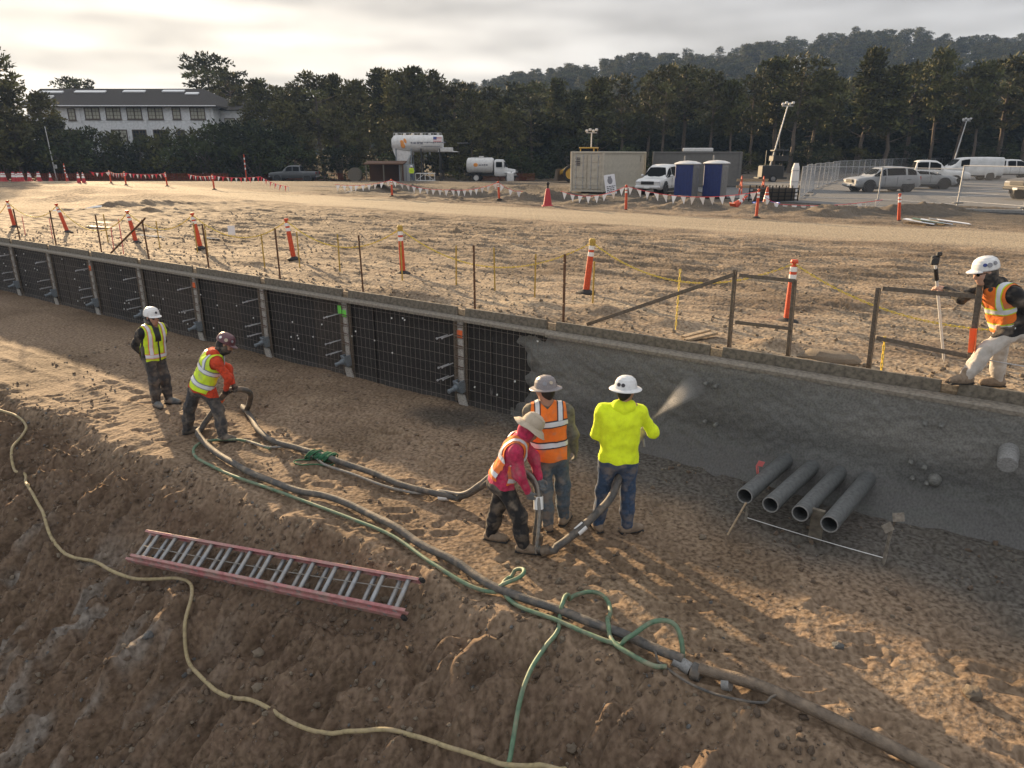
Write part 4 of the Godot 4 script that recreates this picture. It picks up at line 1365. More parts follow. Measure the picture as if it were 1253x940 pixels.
	# far delineators beyond the haul road, and the pennants they carry
	var fd := [[-7.15, -43.8, 1.0, 0.0, "orange delineator under the white pennants, below the white cement silo"], [-0.71, -40.8, 1.0, -0.06, "orange delineator leaning left, below the white tank truck"], [5.37, -34.4, 1.2, -0.03, "orange delineator in front of the beige container"], [10.2, -30.4, 1.18, 0.0, "orange delineator right of the blue toilets, beside the road"], [15.23, -28.6, 1.1, -0.12, "orange delineator leaning left at the edge of the car park"]]
	var ft := []
	for q in fd: ft.append(delineator("road_delineator", Vector3(q[0], ground_y(q[0], q[1]), q[1]), q[2], Vector2(q[3], 0), q[4], "delineators along the haul road"))
	pennants([Vector3(-10.8, 0.75, -45.0), ft[0], Vector3(-3.6, 0.55, -42.6), ft[1], Vector3(0.6, 0.55, -41.0)], false, 0.16, "white pennant flags strung past the delineator in front of the tank truck")
	pennants([Vector3(2.4, 0.8, -36.2), ft[2], ft[3] + Vector3(0, -0.05, 0)], false, 0.34, "white pennant flags in front of the container, white car and blue toilets")
	pennants([Vector3(11.3, 0.75, -33.0), Vector3(12.6, 0.35, -33.2), Vector3(17.0, 0.55, -33.6)], false, 0.12, "white pennant flags with red cord along the car park edge")
	var fl := []
	for q in [[113, 218, -66.0], [137, 221, -66.0], [155, 224, -62.0], [205, 228, -60.0], [232, 227, -58.0], [262, 230, -54.5], [320, 237, -52.0]]:
		var x: float = (q[0] - 626.5) / 870.0 * -q[2] * 0.965
		fl.append(Vector3(x, ground_y(x, q[2]) + 1.0, q[2]))
	for i in [1, 2, 3, 5]:
		var p: Vector3 = fl[i]
		delineator("pink_delineator", p - Vector3(0, 1.0, 0), 1.1, Vector2(-0.03, 0), "faded red delineator on the far left verge holding red and white pennants", "faded delineators at the far left")
	pennants([fl[0], fl[1], fl[2], fl[3]], true, 0.12, "red and white pennant flags at the far left, beyond the road")
	pennants([fl[4], fl[5], fl[6], Vector3(-14.5, 0.5, -48.0)], true, 0.12, "red and white pennant flags left of the dark pickup")
	# a tall grabber cone, red poles
	var o := thing("grabber_cone", "tall faded red grabber cone with black base on the road edge", "traffic cone", Vector3(1.8, ground_y(1.8, -37.05), -37.05))
	mb = MB.new()
	mb.lathe([Vector2(0.0, 0.0), Vector2(0.30, 0.0), Vector2(0.29, 0.05), Vector2(0.22, 0.08), Vector2(0.1, 0.84), Vector2(0.06, 0.88), Vector2(0.0, 0.89)], 16)
	part("body", mb, M.cone_red, o)
	mb = MB.new()
	mb.lathe([Vector2(0.05, 0.86), Vector2(0.055, 1.05), Vector2(0.085, 1.08), Vector2(0.085, 1.14), Vector2(0.05, 1.18), Vector2(0.0, 1.18)], 12)
	part("handle", mb, M.rubber, o)
	for q in [[-25.35, -70.6, 2.5, "thin red and white pole standing beyond the road at left"], [-56.0, -78.0, 1.6, "short red pole among the far left cones"], [-44.0, -73.0, 1.7, "red pole right of the two pink cones"]]:
		o = thing("marker_pole", q[3], "marker pole", Vector3(q[0], ground_y(q[0], q[1]), q[1]))
		mb = MB.new(); mb.cyl(Vector3.ZERO, Vector3(0, q[2], 0), 0.05, 0.045, 8)
		part("pole", mb, M.delineator_orange, o)
		mb = MB.new()
		for k in 3: mb.cyl(Vector3(0, q[2] * (0.45 + 0.18 * k), 0), Vector3(0, q[2] * (0.52 + 0.18 * k), 0), 0.053, 0.052, 8)
		part("reflective_band", mb, M.white_tape, o)
	var cone := thing("traffic_cone", "small red cone in the cluster stored at the far left edge", "traffic cone", Vector3(-50, 0, -73), 0.0, "cones stored at the far left")
	mb = MB.new()
	mb.box(Vector3(0, 0.03, 0), Vector3(0.42, 0.06, 0.42), 0.02)
	mb.lathe([Vector2(0.17, 0.06), Vector2(0.04, 0.92), Vector2(0.0, 0.93)], 10)
	part("body", mb, M.cone_red, cone)
	mb = MB.new()
	mb.lathe([Vector2(0.124, 0.42), Vector2(0.094, 0.62)], 10); mb.lathe([Vector2(0.084, 0.68), Vector2(0.068, 0.79)], 10)
	part("reflective_band", mb, M.white_tape, cone)
	var first := true
	for i in 20:
		var z := rng.randf_range(-72, -82)
		var u := rng.randf_range(2, 56)
		if i >= 16: u = [98, 104, 64, 84][i - 16]; z = [-67.0, -67.0, -80.0, -82.0][i - 16]
		var x: float = (u - 626.5) / 870.0 * -z * 0.965
		var p := Vector3(x, ground_y(x, z), z)
		if first: cone.position = p; first = false
		else: 
			var q := copy_of(cone, "traffic_cone", "", p, rng.randf() * TAU)
			if i == 16 or i == 17: q.set_meta("label", "pink-red cone of the close pair right of the stored cones, %s one" % ["left", "right"][i - 16]); q.remove_meta("group")
	# cones and caps near the car park
	for q in [[12.35, -35.6, "orange cone with white collars standing in the blue tub"], [27.2, -37.6, "orange cone with white collars at the right edge before the tan pickup"], [10.9, -36.0, "orange cone tipped sideways beside the blue tub"]]:
		o = thing("striped_cone", q[2], "traffic cone", Vector3(q[0], ground_y(q[0], q[1]) + (0.1 if q[0] < 12.4 and q[0] > 12 else 0.0), q[1]))
		mb = MB.new()
		mb.box(Vector3(0, 0.03, 0), Vector3(0.45, 0.06, 0.45), 0.02)
		mb.lathe([Vector2(0.19, 0.06), Vector2(0.035, 0.96), Vector2(0.0, 0.97)], 14)
		part("body", mb, M.delineator_orange, o)
		mb = MB.new()
		mb.lathe([Vector2(0.135, 0.40), Vector2(0.096, 0.60)], 14); mb.lathe([Vector2(0.084, 0.68), Vector2(0.064, 0.78)], 14)
		part("reflective_collar", mb, M.white_tape, o)
		if q[0] < 11.5: o.rotation = Vector3(0, 0.4, -1.0)
	chain_link()

func chain_link() -> void:
	# temporary fence panels: pipe frame, wire mesh, feet
	var w := 3.6
	var h := 1.85
	var fr := MB.new()
	for x in [-w / 2, w / 2]: fr.cyl(Vector3(x, 0.0, 0), Vector3(x, h, 0), 0.034, 0.034, 6)
	for y in [0.12, h - 0.02]: fr.cyl(Vector3(-w / 2, y, 0), Vector3(w / 2, y, 0), 0.021, 0.021, 6)
	var fm := fr.mesh(M.galvanised)
	var wr := MB.new()
	var s := 0.13
	var x := -w / 2 - h
	while x < w / 2:
		for dir in [1, -1]:
			var a := Vector2(x, 0.14) if dir > 0 else Vector2(x + h, 0.14)
			var b := Vector2(x + h - 0.18, h - 0.04) if dir > 0 else Vector2(x + 0.18, h - 0.04)
			var t0 := 0.0; var t1 := 1.0
			for lim in [-w / 2, w / 2]:
				var t: float = (lim - a.x) / (b.x - a.x)
				if (lim < 0) == (b.x > a.x): t0 = maxf(t0, t)
				else: t1 = minf(t1, t)
			if t1 > t0:
				var p := a.lerp(b, t0); var q := a.lerp(b, t1)
				wr.bar(Vector3(p.x, p.y, 0.003 * dir), Vector3(q.x, q.y, 0.003 * dir), 0.003, 0.003)
		x += s
	var wm := wr.mesh(M.galvanised)
	var ft := MB.new()
	for sx in [-w / 2, w / 2]: ft.box(Vector3(sx, 0.04, 0), Vector3(0.18, 0.08, 0.6), 0.02)
	var ftm := ft.mesh(M.concrete)
	var runs := [
		[[[16.57, -42.3], [21.45, -52.5]], "along the left side of the car park, receding"],
		[[[16.57, -42.3], [20.46, -41.0], [22.4, -36.8], [23.4, -33.4], [24.4, -30.0]], "in front of the silver car at the near side of the car park"],
		[[[31.1, -70.6], [50.7, -99.2], [76, -124], [104, -140]], "at the back of the car park under the trees"],
		[[[21.45, -52.5], [31.1, -70.6]], "along the far left side of the car park"]]
	for run in runs:
		var pts: Array = run[0]
		for i in pts.size() - 1:
			var a := Vector2(pts[i][0], pts[i][1]); var b := Vector2(pts[i + 1][0], pts[i + 1][1])
			var k := maxi(1, roundi(a.distance_to(b) / w))
			for q in k:
				var p := a.lerp(b, (q + 0.5) / k)
				var e := (b - a).normalized()
				var o := thing("chain_link_fence", "chain-link panel " + run[1], "fence", Vector3(p.x, ground_y(p.x, p.y) + 0.015, p.y), atan2(-e.y, e.x), "chain-link panels " + run[1])
				o.scale = Vector3(a.distance_to(b) / k / w, 1, 1)
				part_mesh("frame", fm, o); stuff(part_mesh("wire_mesh", wm, o)); part_mesh("foot", ftm, o)
	# rolled panel standing at the corner, wrapped in pale sheeting
	var o := thing("fence_roll", "pale wrapped roll of fencing standing at the fence corner beside the car park", "fence roll", Vector3(15.9, ground_y(15.9, -41.6), -41.6))
	var mb := MB.new()
	mb.lathe([Vector2(0.0, 0.0), Vector2(0.22, 0.0), Vector2(0.2, 0.5), Vector2(0.23, 1.1), Vector2(0.2, 1.75), Vector2(0.12, 2.02), Vector2(0.0, 2.0)], 12)
	part("roll", mb, M.flag_white, o)
	mb = MB.new()
	for y in [0.4, 1.0, 1.6]: mb.lathe([Vector2(0.225, y), Vector2(0.235, y + 0.02), Vector2(0.225, y + 0.04)], 12)
	part("strap", mb, M.galvanised, o)

# ---------------------------------------------------------------- vehicles and site plant
# A body is lofted through stations along x (front at +x): [x, sill y, belt y, half width, roof y, half roof width]
func loft(mb: MB, st: Array) -> Array:
	var rows := []
	for s in st:
		var x: float = s[0]; var y0: float = s[1]; var y1: float = s[2]; var w: float = s[3]; var y2: float = s[4]; var w2: float = s[5]
		var r := [Vector3(x, y0, w * 0.80), Vector3(x, y0 + 0.06, w * 0.96), Vector3(x, lerpf(y0, y1, 0.45), w), Vector3(x, lerpf(y0, y1, 0.80), w * 0.985), Vector3(x, y1, w * 0.94)]
		if y2 > y1 + 0.05:
			r.append_array([Vector3(x, lerpf(y1, y2, 0.5), lerpf(w * 0.94, w2, 0.52) + 0.012), Vector3(x, lerpf(y1, y2, 0.88), w2 + 0.01), Vector3(x, y2, w2 * 0.82), Vector3(x, y2 + 0.02, 0)])
		else:
			r.append_array([Vector3(x, y1 + 0.015, w * 0.86), Vector3(x, y1 + 0.028, w * 0.7), Vector3(x, y1 + 0.035, w * 0.4), Vector3(x, y1 + 0.04, 0)])
		rows.append(r)
	var norm := []
	for i in rows.size():
		var nr_ := []
		for j in 9:
			var a: Vector3 = rows[mini(i + 1, rows.size() - 1)][j] - rows[maxi(i - 1, 0)][j]
			var b: Vector3 = rows[i][mini(j + 1, 8)] - rows[i][maxi(j - 1, 0)]
			nr_.append(b.cross(a).normalized() * -1.0)
		norm.append(nr_)
	for i in rows.size() - 1:
		for j in 8:
			for sg in [1, -1]:
				var m := Vector3(1, 1, sg)
				var a: Vector3 = rows[i][j] * m; var b: Vector3 = rows[i + 1][j] * m; var c: Vector3 = rows[i + 1][j + 1] * m; var d: Vector3 = rows[i][j + 1] * m
				var n0: Vector3 = norm[i][j] * m; var n1: Vector3 = norm[i + 1][j] * m; var n2: Vector3 = norm[i + 1][j + 1] * m; var n3: Vector3 = norm[i][j + 1] * m
				if sg > 0: mb.quad_n(a, b, c, d, n0, n1, n2, n3)
				else: mb.quad_n(d, c, b, a, n3, n2, n1, n0)
	for e in [0, rows.size() - 1]:
		for j in 8:
			var a: Vector3 = rows[e][j]; var b: Vector3 = rows[e][j + 1]
			var am := a * Vector3(1, 1, -1); var bm := b * Vector3(1, 1, -1)
			if e > 0: mb.quad(a, am, bm, b)
			else: mb.quad(am, a, b, bm)
	return rows

# a glazed patch of the lofted side between two stations
func side_glass(rows: Array, i: int, k: int, t0: float, t1: float, inset: float, sg: float) -> MB:
	var mb := MB.new()
	var at := func(q: int, t: float) -> Vector3:
		var r: Array = rows[q]
		var p: Vector3
		if t < 0.5: p = (r[4] as Vector3).lerp(r[5], t / 0.5)
		else: p = (r[5] as Vector3).lerp(r[6], (t - 0.5) / 0.5)
		return p * Vector3(1, 1, sg) + Vector3(0, 0.004, 0.012 * sg)
	for q in range(i, k):
		for s in 3:
			var ta := lerpf(t0, t1, s / 3.0); var tb := lerpf(t0, t1, (s + 1) / 3.0)
			var a: Vector3 = at.call(q, ta); var b: Vector3 = at.call(q + 1, ta); var c: Vector3 = at.call(q + 1, tb); var d: Vector3 = at.call(q, tb)
			if q == i: a = a.lerp(b, inset); d = d.lerp(c, inset)
			if q == k - 1: b = b.lerp(a, inset); c = c.lerp(d, inset)
			if sg > 0: mb.quad(a, b, c, d)
			else: mb.quad(d, c, b, a)
	return mb

func cross_glass(rows: Array, i: int, k: int, inset: float) -> MB:
	# windscreen or back window: the roof-side strips between stations i and k
	var mb := MB.new()
	var lo: Vector3 = rows[i][4]; var hi: Vector3 = rows[k][7]
	var w0 := absf(lo.z) * (1.0 - inset); var w1 := absf(hi.z) * (1.0 - inset * 0.5)
	var up := (hi - lo)
	var nrm := Vector3(signf(lo.x - hi.x) * absf(up.y), absf(up.x), 0).normalized() * 0.03
	var p0 := Vector3(lerpf(lo.x, hi.x, 0.07), lerpf(lo.y, hi.y, 0.07), 0) + nrm
	var p1 := Vector3(lerpf(lo.x, hi.x, 0.95), lerpf(lo.y, hi.y, 0.95), 0) + nrm
	for s in 6:
		var u0 := -1.0 + s / 3.0; var u1 := -1.0 + (s + 1) / 3.0
		var bow := func(u: float) -> Vector3: return nrm * (1.2 * (1.0 - u * u))
		mb.quad(p0 + Vector3(0, 0, u0 * w0) + bow.call(u0), p0 + Vector3(0, 0, u1 * w0) + bow.call(u1), p1 + Vector3(0, 0, u1 * w1) + bow.call(u1), p1 + Vector3(0, 0, u0 * w1) + bow.call(u0))
	return mb

func wheel(parent: Node3D, at: Vector3, r: float, w: float, rim: Material) -> void:
	var mb := MB.new()
	var b := Basis(Vector3.RIGHT, PI / 2)
	mb.lathe([Vector2(r * 0.62, -w / 2), Vector2(r * 0.93, -w / 2), Vector2(r, -w * 0.36), Vector2(r, w * 0.36), Vector2(r * 0.93, w / 2), Vector2(r * 0.62, w / 2), Vector2(r * 0.62, -w / 2)], 24, at, b)
	for i in 24:   # tread blocks
		var a := TAU * i / 24
		mb.box(at + Vector3(cos(a), sin(a), 0) * r, Vector3(0.012, r * 0.14, w * 0.7), 0.0, Basis(Vector3.BACK, a))
	var t := part("wheel", mb, M.rubber, parent)
	mb = MB.new()
	for s in [signf(at.z)]:
		mb.lathe([Vector2(0.0, 0.0), Vector2(r * 0.14, 0.0), Vector2(r * 0.16, -0.02), Vector2(r * 0.55, -0.05), Vector2(r * 0.63, 0.0), Vector2(r * 0.63, 0.03)], 20, at + Vector3(0, 0, s * (w / 2 - 0.01)), Basis(Vector3.RIGHT, s * PI / 2))
		for k in 5: 
			var a := TAU * k / 5
			mb.box(at + Vector3(cos(a), sin(a), 0) * r * 0.34 + Vector3(0, 0, s * (w / 2 - 0.02)), Vector3(r * 0.5, r * 0.12, 0.03), 0.01, Basis(Vector3.BACK, a))
	part("rim", mb, rim, t)

func arches(parent: Node3D, at: Vector3, r: float, half: float, m: Material) -> void:
	for s in [-1, 1]:
		var mb := MB.new()
		for i in 10:
			var a0 := lerpf(-0.25, PI + 0.25, i / 10.0); var a1 := lerpf(-0.25, PI + 0.25, (i + 1) / 10.0)
			var p := at * Vector3(1, 1, 0) + Vector3(0, 0, s * (half + 0.005))
			var q := [Vector3(cos(a0), sin(a0), 0), Vector3(cos(a1), sin(a1), 0)]
			mb.quad(p + q[0] * r, p + q[0] * (r + 0.09), p + q[1] * (r + 0.09), p + q[1] * r)
			mb.quad(p + q[0] * r - Vector3(0, 0, s * 0.25), p + q[0] * r, p + q[1] * r, p + q[1] * r - Vector3(0, 0, s * 0.25))
		part("wheel_arch", mb, m, parent)
		mb = MB.new()
		mb.cyl(at * Vector3(1, 1, 0) + Vector3(0, 0, s * (half + 0.003)), at * Vector3(1, 1, 0) + Vector3(0, 0, s * (half - 0.3)), r, r, 20)
		part("wheel_well", mb, M.black_plastic, parent)

func vehicle(called: String, label: String, at: Vector3, heading: float, o_: Dictionary, group := "") -> Node3D:
	var o := thing(called, label, o_.cat, at, heading, group)
	var mb := MB.new()
	var rows := loft(mb, o_.st)
	var body := part("body", mb, o_.paint, o)
	for g in o_.side:
		for sg in [1.0, -1.0]: part("side_window", side_glass(rows, g[0], g[1], 0.1, 0.92, g[2], sg), M.car_glass, o)
	part("windscreen", cross_glass(rows, o_.screen[0], o_.screen[1], 0.06), M.car_glass, o)
	if o_.has("back"): part("rear_window", cross_glass(rows, o_.back[0], o_.back[1], 0.12), M.car_glass, o)
	var hw: float = o_.half
	for x in o_.axles:
		arches(o, Vector3(x, o_.wr, 0), o_.wr + 0.05, hw * 0.985, o_.get("arch", o_.paint))
		for s in [-1, 1]: wheel(o, Vector3(x, o_.wr, s * (hw - 0.13)), o_.wr, 0.24, o_.rim)
	var f: float = o_.st[o_.st.size() - 1][0]
	var b: float = o_.st[0][0]
	var by: float = o_.nose
	for s in [-1, 1]:
		mb = MB.new(); mb.box(Vector3(f - 0.06, by, s * hw * 0.70), Vector3(0.16, 0.10, hw * 0.40), 0.03)
		part("headlight", mb, M.lamp_glass, o)
		mb = MB.new(); mb.box(Vector3(b + 0.03, by + 0.12, s * hw * 0.80), Vector3(0.12, 0.26, hw * 0.24), 0.03)
		part("tail_light", mb, M.tail_red, o)
		mb = MB.new(); mb.box(Vector3(o_.mirror, o_.belt + 0.1, s * (hw + 0.1)), Vector3(0.12, 0.16, 0.2), 0.04)
		part("door_mirror", mb, o_.paint, o)
		for x in o_.doors:
			mb = MB.new(); mb.box(Vector3(x, o_.belt - 0.12, s * (hw * 0.985)), Vector3(0.2, 0.035, 0.05), 0.012)
			part("door_handle", mb, o_.get("trim", o_.paint), o)
			mb = MB.new(); mb.box(Vector3(x - 0.14, (o_.belt + 0.42) * 0.5, s * (hw * 0.99)), Vector3(0.012, o_.belt - 0.45, 0.03))
			part("door_gap", mb, M.black_plastic, o)
	mb = MB.new(); mb.box(Vector3(f - 0.02, by - 0.06, 0), Vector3(0.1, 0.2, hw * 0.95), 0.02)
	for k in 3: mb.box(Vector3(f + 0.035, by - 0.12 + 0.06 * k, 0), Vector3(0.02, 0.02, hw * 0.95), 0.004)
	part("grille", mb, M.black_plastic, o)
	mb = MB.new(); mb.box(Vector3(f - 0.04, by - 0.32, 0), Vector3(0.22, 0.18, hw * 1.86), 0.05); mb.box(Vector3(b + 0.04, by - 0.3, 0), Vector3(0.2, 0.18, hw * 1.86), 0.05)
	part("bumper", mb, o_.get("bumper", M.black_plastic), o)
	for s in [-1, 1]:
		mb = MB.new()
		mb.box(Vector3((f + b) * 0.5, o_.st[3][1] + 0.02, s * hw * 0.93), Vector3((f - b) * 0.42, o_.get("clad", 0.12), 0.16), 0.03)
		part("sill", mb, M.black_plastic, o)
	mb = MB.new(); mb.box(Vector3(f + 0.075, by - 0.34, 0), Vector3(0.02, 0.12, 0.34), 0.005)
	part("number_plate", mb, M.white_tape, o)
	return o

func suv_spec(paint: Material, h := 1.65, l := 4.6) -> Dictionary:
	var k := l / 4.6
	return {"cat": "car", "clad": 0.18, "bumper": paint, "paint": paint, "half": 0.91, "wr": 0.35, "rim": M.alloy, "axles": [-1.4 * k, 1.38 * k], "nose": 0.78, "mirror": 0.72 * k, "belt": 1.02, "doors": [-0.42 * k, 0.45 * k], "arch": M.black_plastic,
		"st": [[-2.3 * k, 0.42, 0.92, 0.80, 0, 0], [-2.25 * k, 0.32, 1.02, 0.86, 1.15, 0.74], [-2.02 * k, 0.28, 1.06, 0.90, h - 0.24, 0.66], [-1.7 * k, 0.26, 1.06, 0.91, h - 0.07, 0.64], [-1.2 * k, 0.26, 1.05, 0.91, h - 0.01, 0.65], [-0.4 * k, 0.26, 1.03, 0.91, h + 0.01, 0.66], [0.2 * k, 0.26, 1.01, 0.91, h - 0.03, 0.65], [0.55 * k, 0.26, 1.00, 0.91, h - 0.17, 0.65], [1.12 * k, 0.26, 0.99, 0.90, 1.07, 0.72], [1.25 * k, 0.27, 0.98, 0.90, 0, 0], [1.8 * k, 0.28, 0.94, 0.89, 0, 0], [2.14 * k, 0.3, 0.88, 0.86, 0, 0], [2.26 * k, 0.34, 0.80, 0.80, 0, 0], [2.3 * k, 0.42, 0.70, 0.74, 0, 0]],
		"side": [[2, 4, 0.22], [4, 6, 0.06], [6, 8, 0.1]], "screen": [8, 7], "back": [1, 2]}

func pickup_spec(paint: Material, h := 1.95) -> Dictionary:
	return {"cat": "pickup truck", "paint": paint, "half": 1.0, "wr": 0.42, "rim": M.alloy, "axles": [-1.85, 1.85], "nose": 0.95, "mirror": 0.85, "belt": 1.22, "doors": [-0.5, 0.42], "bumper": M.alloy,
		"st": [[-2.95, 0.6, 1.16, 0.95, 0, 0], [-2.9, 0.52, 1.22, 0.98, 0, 0], [-2.0, 0.5, 1.22, 1.0, 0, 0], [-1.12, 0.48, 1.22, 1.0, 0, 0], [-1.06, 0.48, 1.22, 1.0, 1.34, 0.84], [-0.92, 0.48, 1.22, 1.0, h - 0.08, 0.74], [-0.7, 0.48, 1.22, 1.0, h, 0.75], [-0.05, 0.48, 1.22, 1.0, h + 0.01, 0.75], [0.45, 0.48, 1.22, 1.0, h - 0.03, 0.74], [0.78, 0.48, 1.21, 1.0, h - 0.22, 0.74], [1.2, 0.48, 1.2, 0.99, 1.28, 0.84], [1.3, 0.5, 1.2, 0.98, 0, 0], [2.3, 0.52, 1.14, 0.97, 0, 0], [2.75, 0.54, 1.08, 0.95, 0, 0], [2.88, 0.6, 0.98, 0.9, 0, 0]],
		"side": [[5, 7, 0.1], [7, 9, 0.05]], "screen": [10, 9], "back": [4, 5]}

func van_spec(paint: Material) -> Dictionary:
	return {"cat": "van", "paint": paint, "half": 0.99, "wr": 0.36, "rim": M.alloy, "axles": [-1.7, 1.75], "nose": 0.85, "mirror": 1.5, "belt": 1.2, "doors": [1.0],
		"st": [[-2.85, 0.5, 1.2, 0.92, 2.05, 0.8], [-2.8, 0.42, 1.22, 0.97, 2.1, 0.84], [-1.5, 0.4, 1.22, 0.99, 2.14, 0.85], [0.3, 0.4, 1.22, 0.99, 2.12, 0.85], [0.8, 0.4, 1.2, 0.99, 2.06, 0.84], [1.15, 0.4, 1.2, 0.99, 1.94, 0.82], [1.85, 0.4, 1.16, 0.98, 1.25, 0.84], [2.0, 0.42, 1.14, 0.97, 0, 0], [2.5, 0.44, 1.02, 0.94, 0, 0], [2.72, 0.5, 0.9, 0.86, 0, 0]],
		"side": [[3, 5, 0.1]], "screen": [6, 5]}

func make_vehicles() -> void:
	rng.seed = 131
	for q in [["paint_white", Color(0.70, 0.70, 0.69), 0.3], ["paint_silver", Color(0.30, 0.31, 0.32), 0.3], ["paint_dark", Color(0.07, 0.078, 0.085), 0.3], ["paint_tan", Color(0.06, 0.048, 0.032), 0.5], ["paint_yellow", Color(0.62, 0.36, 0.03), 0.5]]:
		var m := worn(q[0], q[1], q[2], 0.0, M.soft, 0.25)
		m.clearcoat_enabled = true; m.clearcoat = 0.6
	mat("car_glass", Color(0.012, 0.014, 0.016), 0.2).metallic_specular = 0.1
	mat("black_plastic", Color(0.022, 0.022, 0.023), 0.6)
	mat("alloy", Color(0.30, 0.30, 0.31), 0.4, 0.6)
	mat("lamp_glass", Color(0.6, 0.6, 0.6), 0.1)
	mat("tail_red", Color(0.35, 0.02, 0.02), 0.2)
	worn("container_beige", Color(0.52, 0.475, 0.385), 0.6, 0, M.soft, 0.5)
	worn("container_grey", Color(0.16, 0.155, 0.145), 0.65, 0, M.soft, 0.5)
	worn("toilet_blue", Color(0.015, 0.035, 0.16), 0.45, 0, M.soft, 0.6)
	worn("toilet_grey", Color(0.22, 0.22, 0.22), 0.5, 0, M.soft, 0.6)
	worn("tank_white", Color(0.70, 0.69, 0.67), 0.45, 0, M.soft, 0.4)
	mat("logo_orange", Color(0.72, 0.28, 0.05), 0.5)
	mat("print_grey", Color(0.22, 0.22, 0.24), 0.6)
	mat("print_dark", Color(0.05, 0.05, 0.06), 0.6)
	mat("flag_blue", Color(0.03, 0.05, 0.2), 0.6)
	worn("hivis", Color(0.60, 0.80, 0.03), 0.8, 0, M.mottle, 5.0)
	var g := func(x: float, z: float) -> Vector3: return Vector3(x, ground_y(x, z), z)
	# car park surface, raised a little, with its kerb line
	var mb := MB.new()
	var lot := PackedVector2Array([Vector2(12.6, -44.2), Vector2(15.6, -39.0), Vector2(18.6, -34.6), Vector2(26.5, -30.0), Vector2(60.0, -34.0), Vector2(140.0, -120.0), Vector2(104.0, -141.0), Vector2(60.0, -106.0), Vector2(30.0, -70.0), Vector2(13.6, -66.0)])
	mb.prism(PackedVector2Array(Array(lot).map(func(p: Vector2) -> Vector2: return Vector2(p.x, -p.y))), 0.3, Transform3D(Basis(Vector3.RIGHT, -PI / 2), Vector3(0, -0.09, 0)))
	structure(part("car_park", mb, M.asphalt))
	mb = MB.new()
	var kerb := PackedVector3Array([Vector3(18.7, 0.1, -34.9), Vector3(21.0, 0.1, -33.3), Vector3(23.6, 0.1, -32.2), Vector3(26.8, 0.1, -30.4)])
	for i in 3: mb.bar(kerb[i], kerb[i + 1], 0.16, 0.14, 0.02)
	tag(part("kerb", mb, M.concrete), "pale concrete kerb along the near edge of the car park at right", "kerb")
	for i in 5:
		mb = MB.new()
		var a := Vector3(26.0 + i * 4.2, 0.066, -44.0 - i * 5.0)
		mb.quad(a, a + Vector3(0.1, 0, 0.05), a + Vector3(5.1, 0, -2.9), a + Vector3(5.0, 0, -2.95))
		structure(part("road_marking", mb, M.white_tape))
	# cars
	vehicle("parked_car", "silver grey SUV parked behind the chain-link fence, nose to the left", Vector3(25.3, 0.06, -50.6), PI + 0.12, suv_spec(M.paint_silver))
	vehicle("pickup_truck", "white crew-cab pickup parked right behind the silver SUV", Vector3(33.0, 0.06, -59.0), -0.30, pickup_spec(M.paint_white, 1.97))
	vehicle("parked_car", "low silver coupe mostly hidden between the silver SUV and the white pickup", Vector3(30.2, 0.06, -54.6), -0.1, suv_spec(M.paint_silver, 1.32, 4.3))
	vehicle("cargo_van", "long white panel van parked behind the white pickup", Vector3(44.5, 0.06, -72.5), PI - 0.1, van_spec(M.paint_white))
	vehicle("pickup_truck", "white pickup half hidden behind the panel van at far right", Vector3(50.0, 0.06, -74.5), 0.0, pickup_spec(M.paint_white, 1.9))
	vehicle("pickup_truck", "dark tan off-road pickup cut by the right edge of the picture", Vector3(31.3, 0.06, -42.0), PI + 0.15, pickup_spec(M.paint_tan, 1.95).merged({"bumper": M.black_plastic}, true))
	vehicle("parked_car", "white SUV facing the camera between the container and the blue toilets", g.call(9.9, -49.2) + Vector3(0, 0.04, 0), -PI / 2 - 0.55, suv_spec(M.paint_white, 1.82, 4.8))
	vehicle("pickup_truck", "dark grey pickup parked alone in front of the trees at left", g.call(-27.2, -92.5), PI, pickup_spec(M.paint_dark, 1.95))
	# beige and grey containers
	container(Vector3(4.05, 0.0, -50.2), Vector3(6.04, 0.0, -49.2), Vector3(10.70, 0.0, -60.0), M.container_beige, "beige shipping container seen at its door corner, beside the yellow loader", true)
	container(Vector3(11.3, 0.0, -59.5), Vector3(17.6, 0.0, -57.4), Vector3(18.4, 0.0, -59.8), M.container_grey, "dark grey shipping container behind the white SUV and the blue toilets", false)
	# portable toilets
	for q in [[10.35, -43.8, -0.62, "blue portable toilet with pale roof, left one of the pair"], [12.05, -43.8, -0.66, "blue portable toilet with pale roof, right one of the pair"]]:
		var o := thing("portable_toilet", q[3], "portable toilet", g.call(q[0], q[1]), q[2])
		mb = MB.new(); mb.box(Vector3(0, 0.08, 0), Vector3(1.14, 0.16, 1.14), 0.03)
		part("skid", mb, M.black_plastic, o)
		mb = MB.new(); mb.box(Vector3(0, 1.05, 0), Vector3(1.08, 1.86, 1.08), 0.04)
		for s in 5: mb.box(Vector3(-0.42 + 0.21 * s, 1.0, 0.545), Vector3(0.05, 1.6, 0.03), 0.01)
		part("wall", mb, M.toilet_blue, o)
		mb = MB.new(); mb.box(Vector3(0.545, 1.05, 0), Vector3(0.04, 1.8, 0.9), 0.01)
		for s in 4: mb.box(Vector3(0.57, 1.0, -0.33 + 0.22 * s), Vector3(0.03, 1.6, 0.06), 0.01)
		var door := part("door", mb, M.toilet_grey, o)
		mb = MB.new(); mb.box(Vector3(0.59, 1.0, 0.36), Vector3(0.04, 0.16, 0.05), 0.01)
		part("handle", mb, M.alloy, door)
		mb = MB.new()
		mb.lathe([Vector2(0.84, 1.96), Vector2(0.86, 2.0), Vector2(0.80, 2.05), Vector2(0.5, 2.14), Vector2(0.0, 2.18)], 4, Vector3.ZERO, Basis(Vector3.UP, PI / 4))
		part("roof", mb, M.tank_white, o)
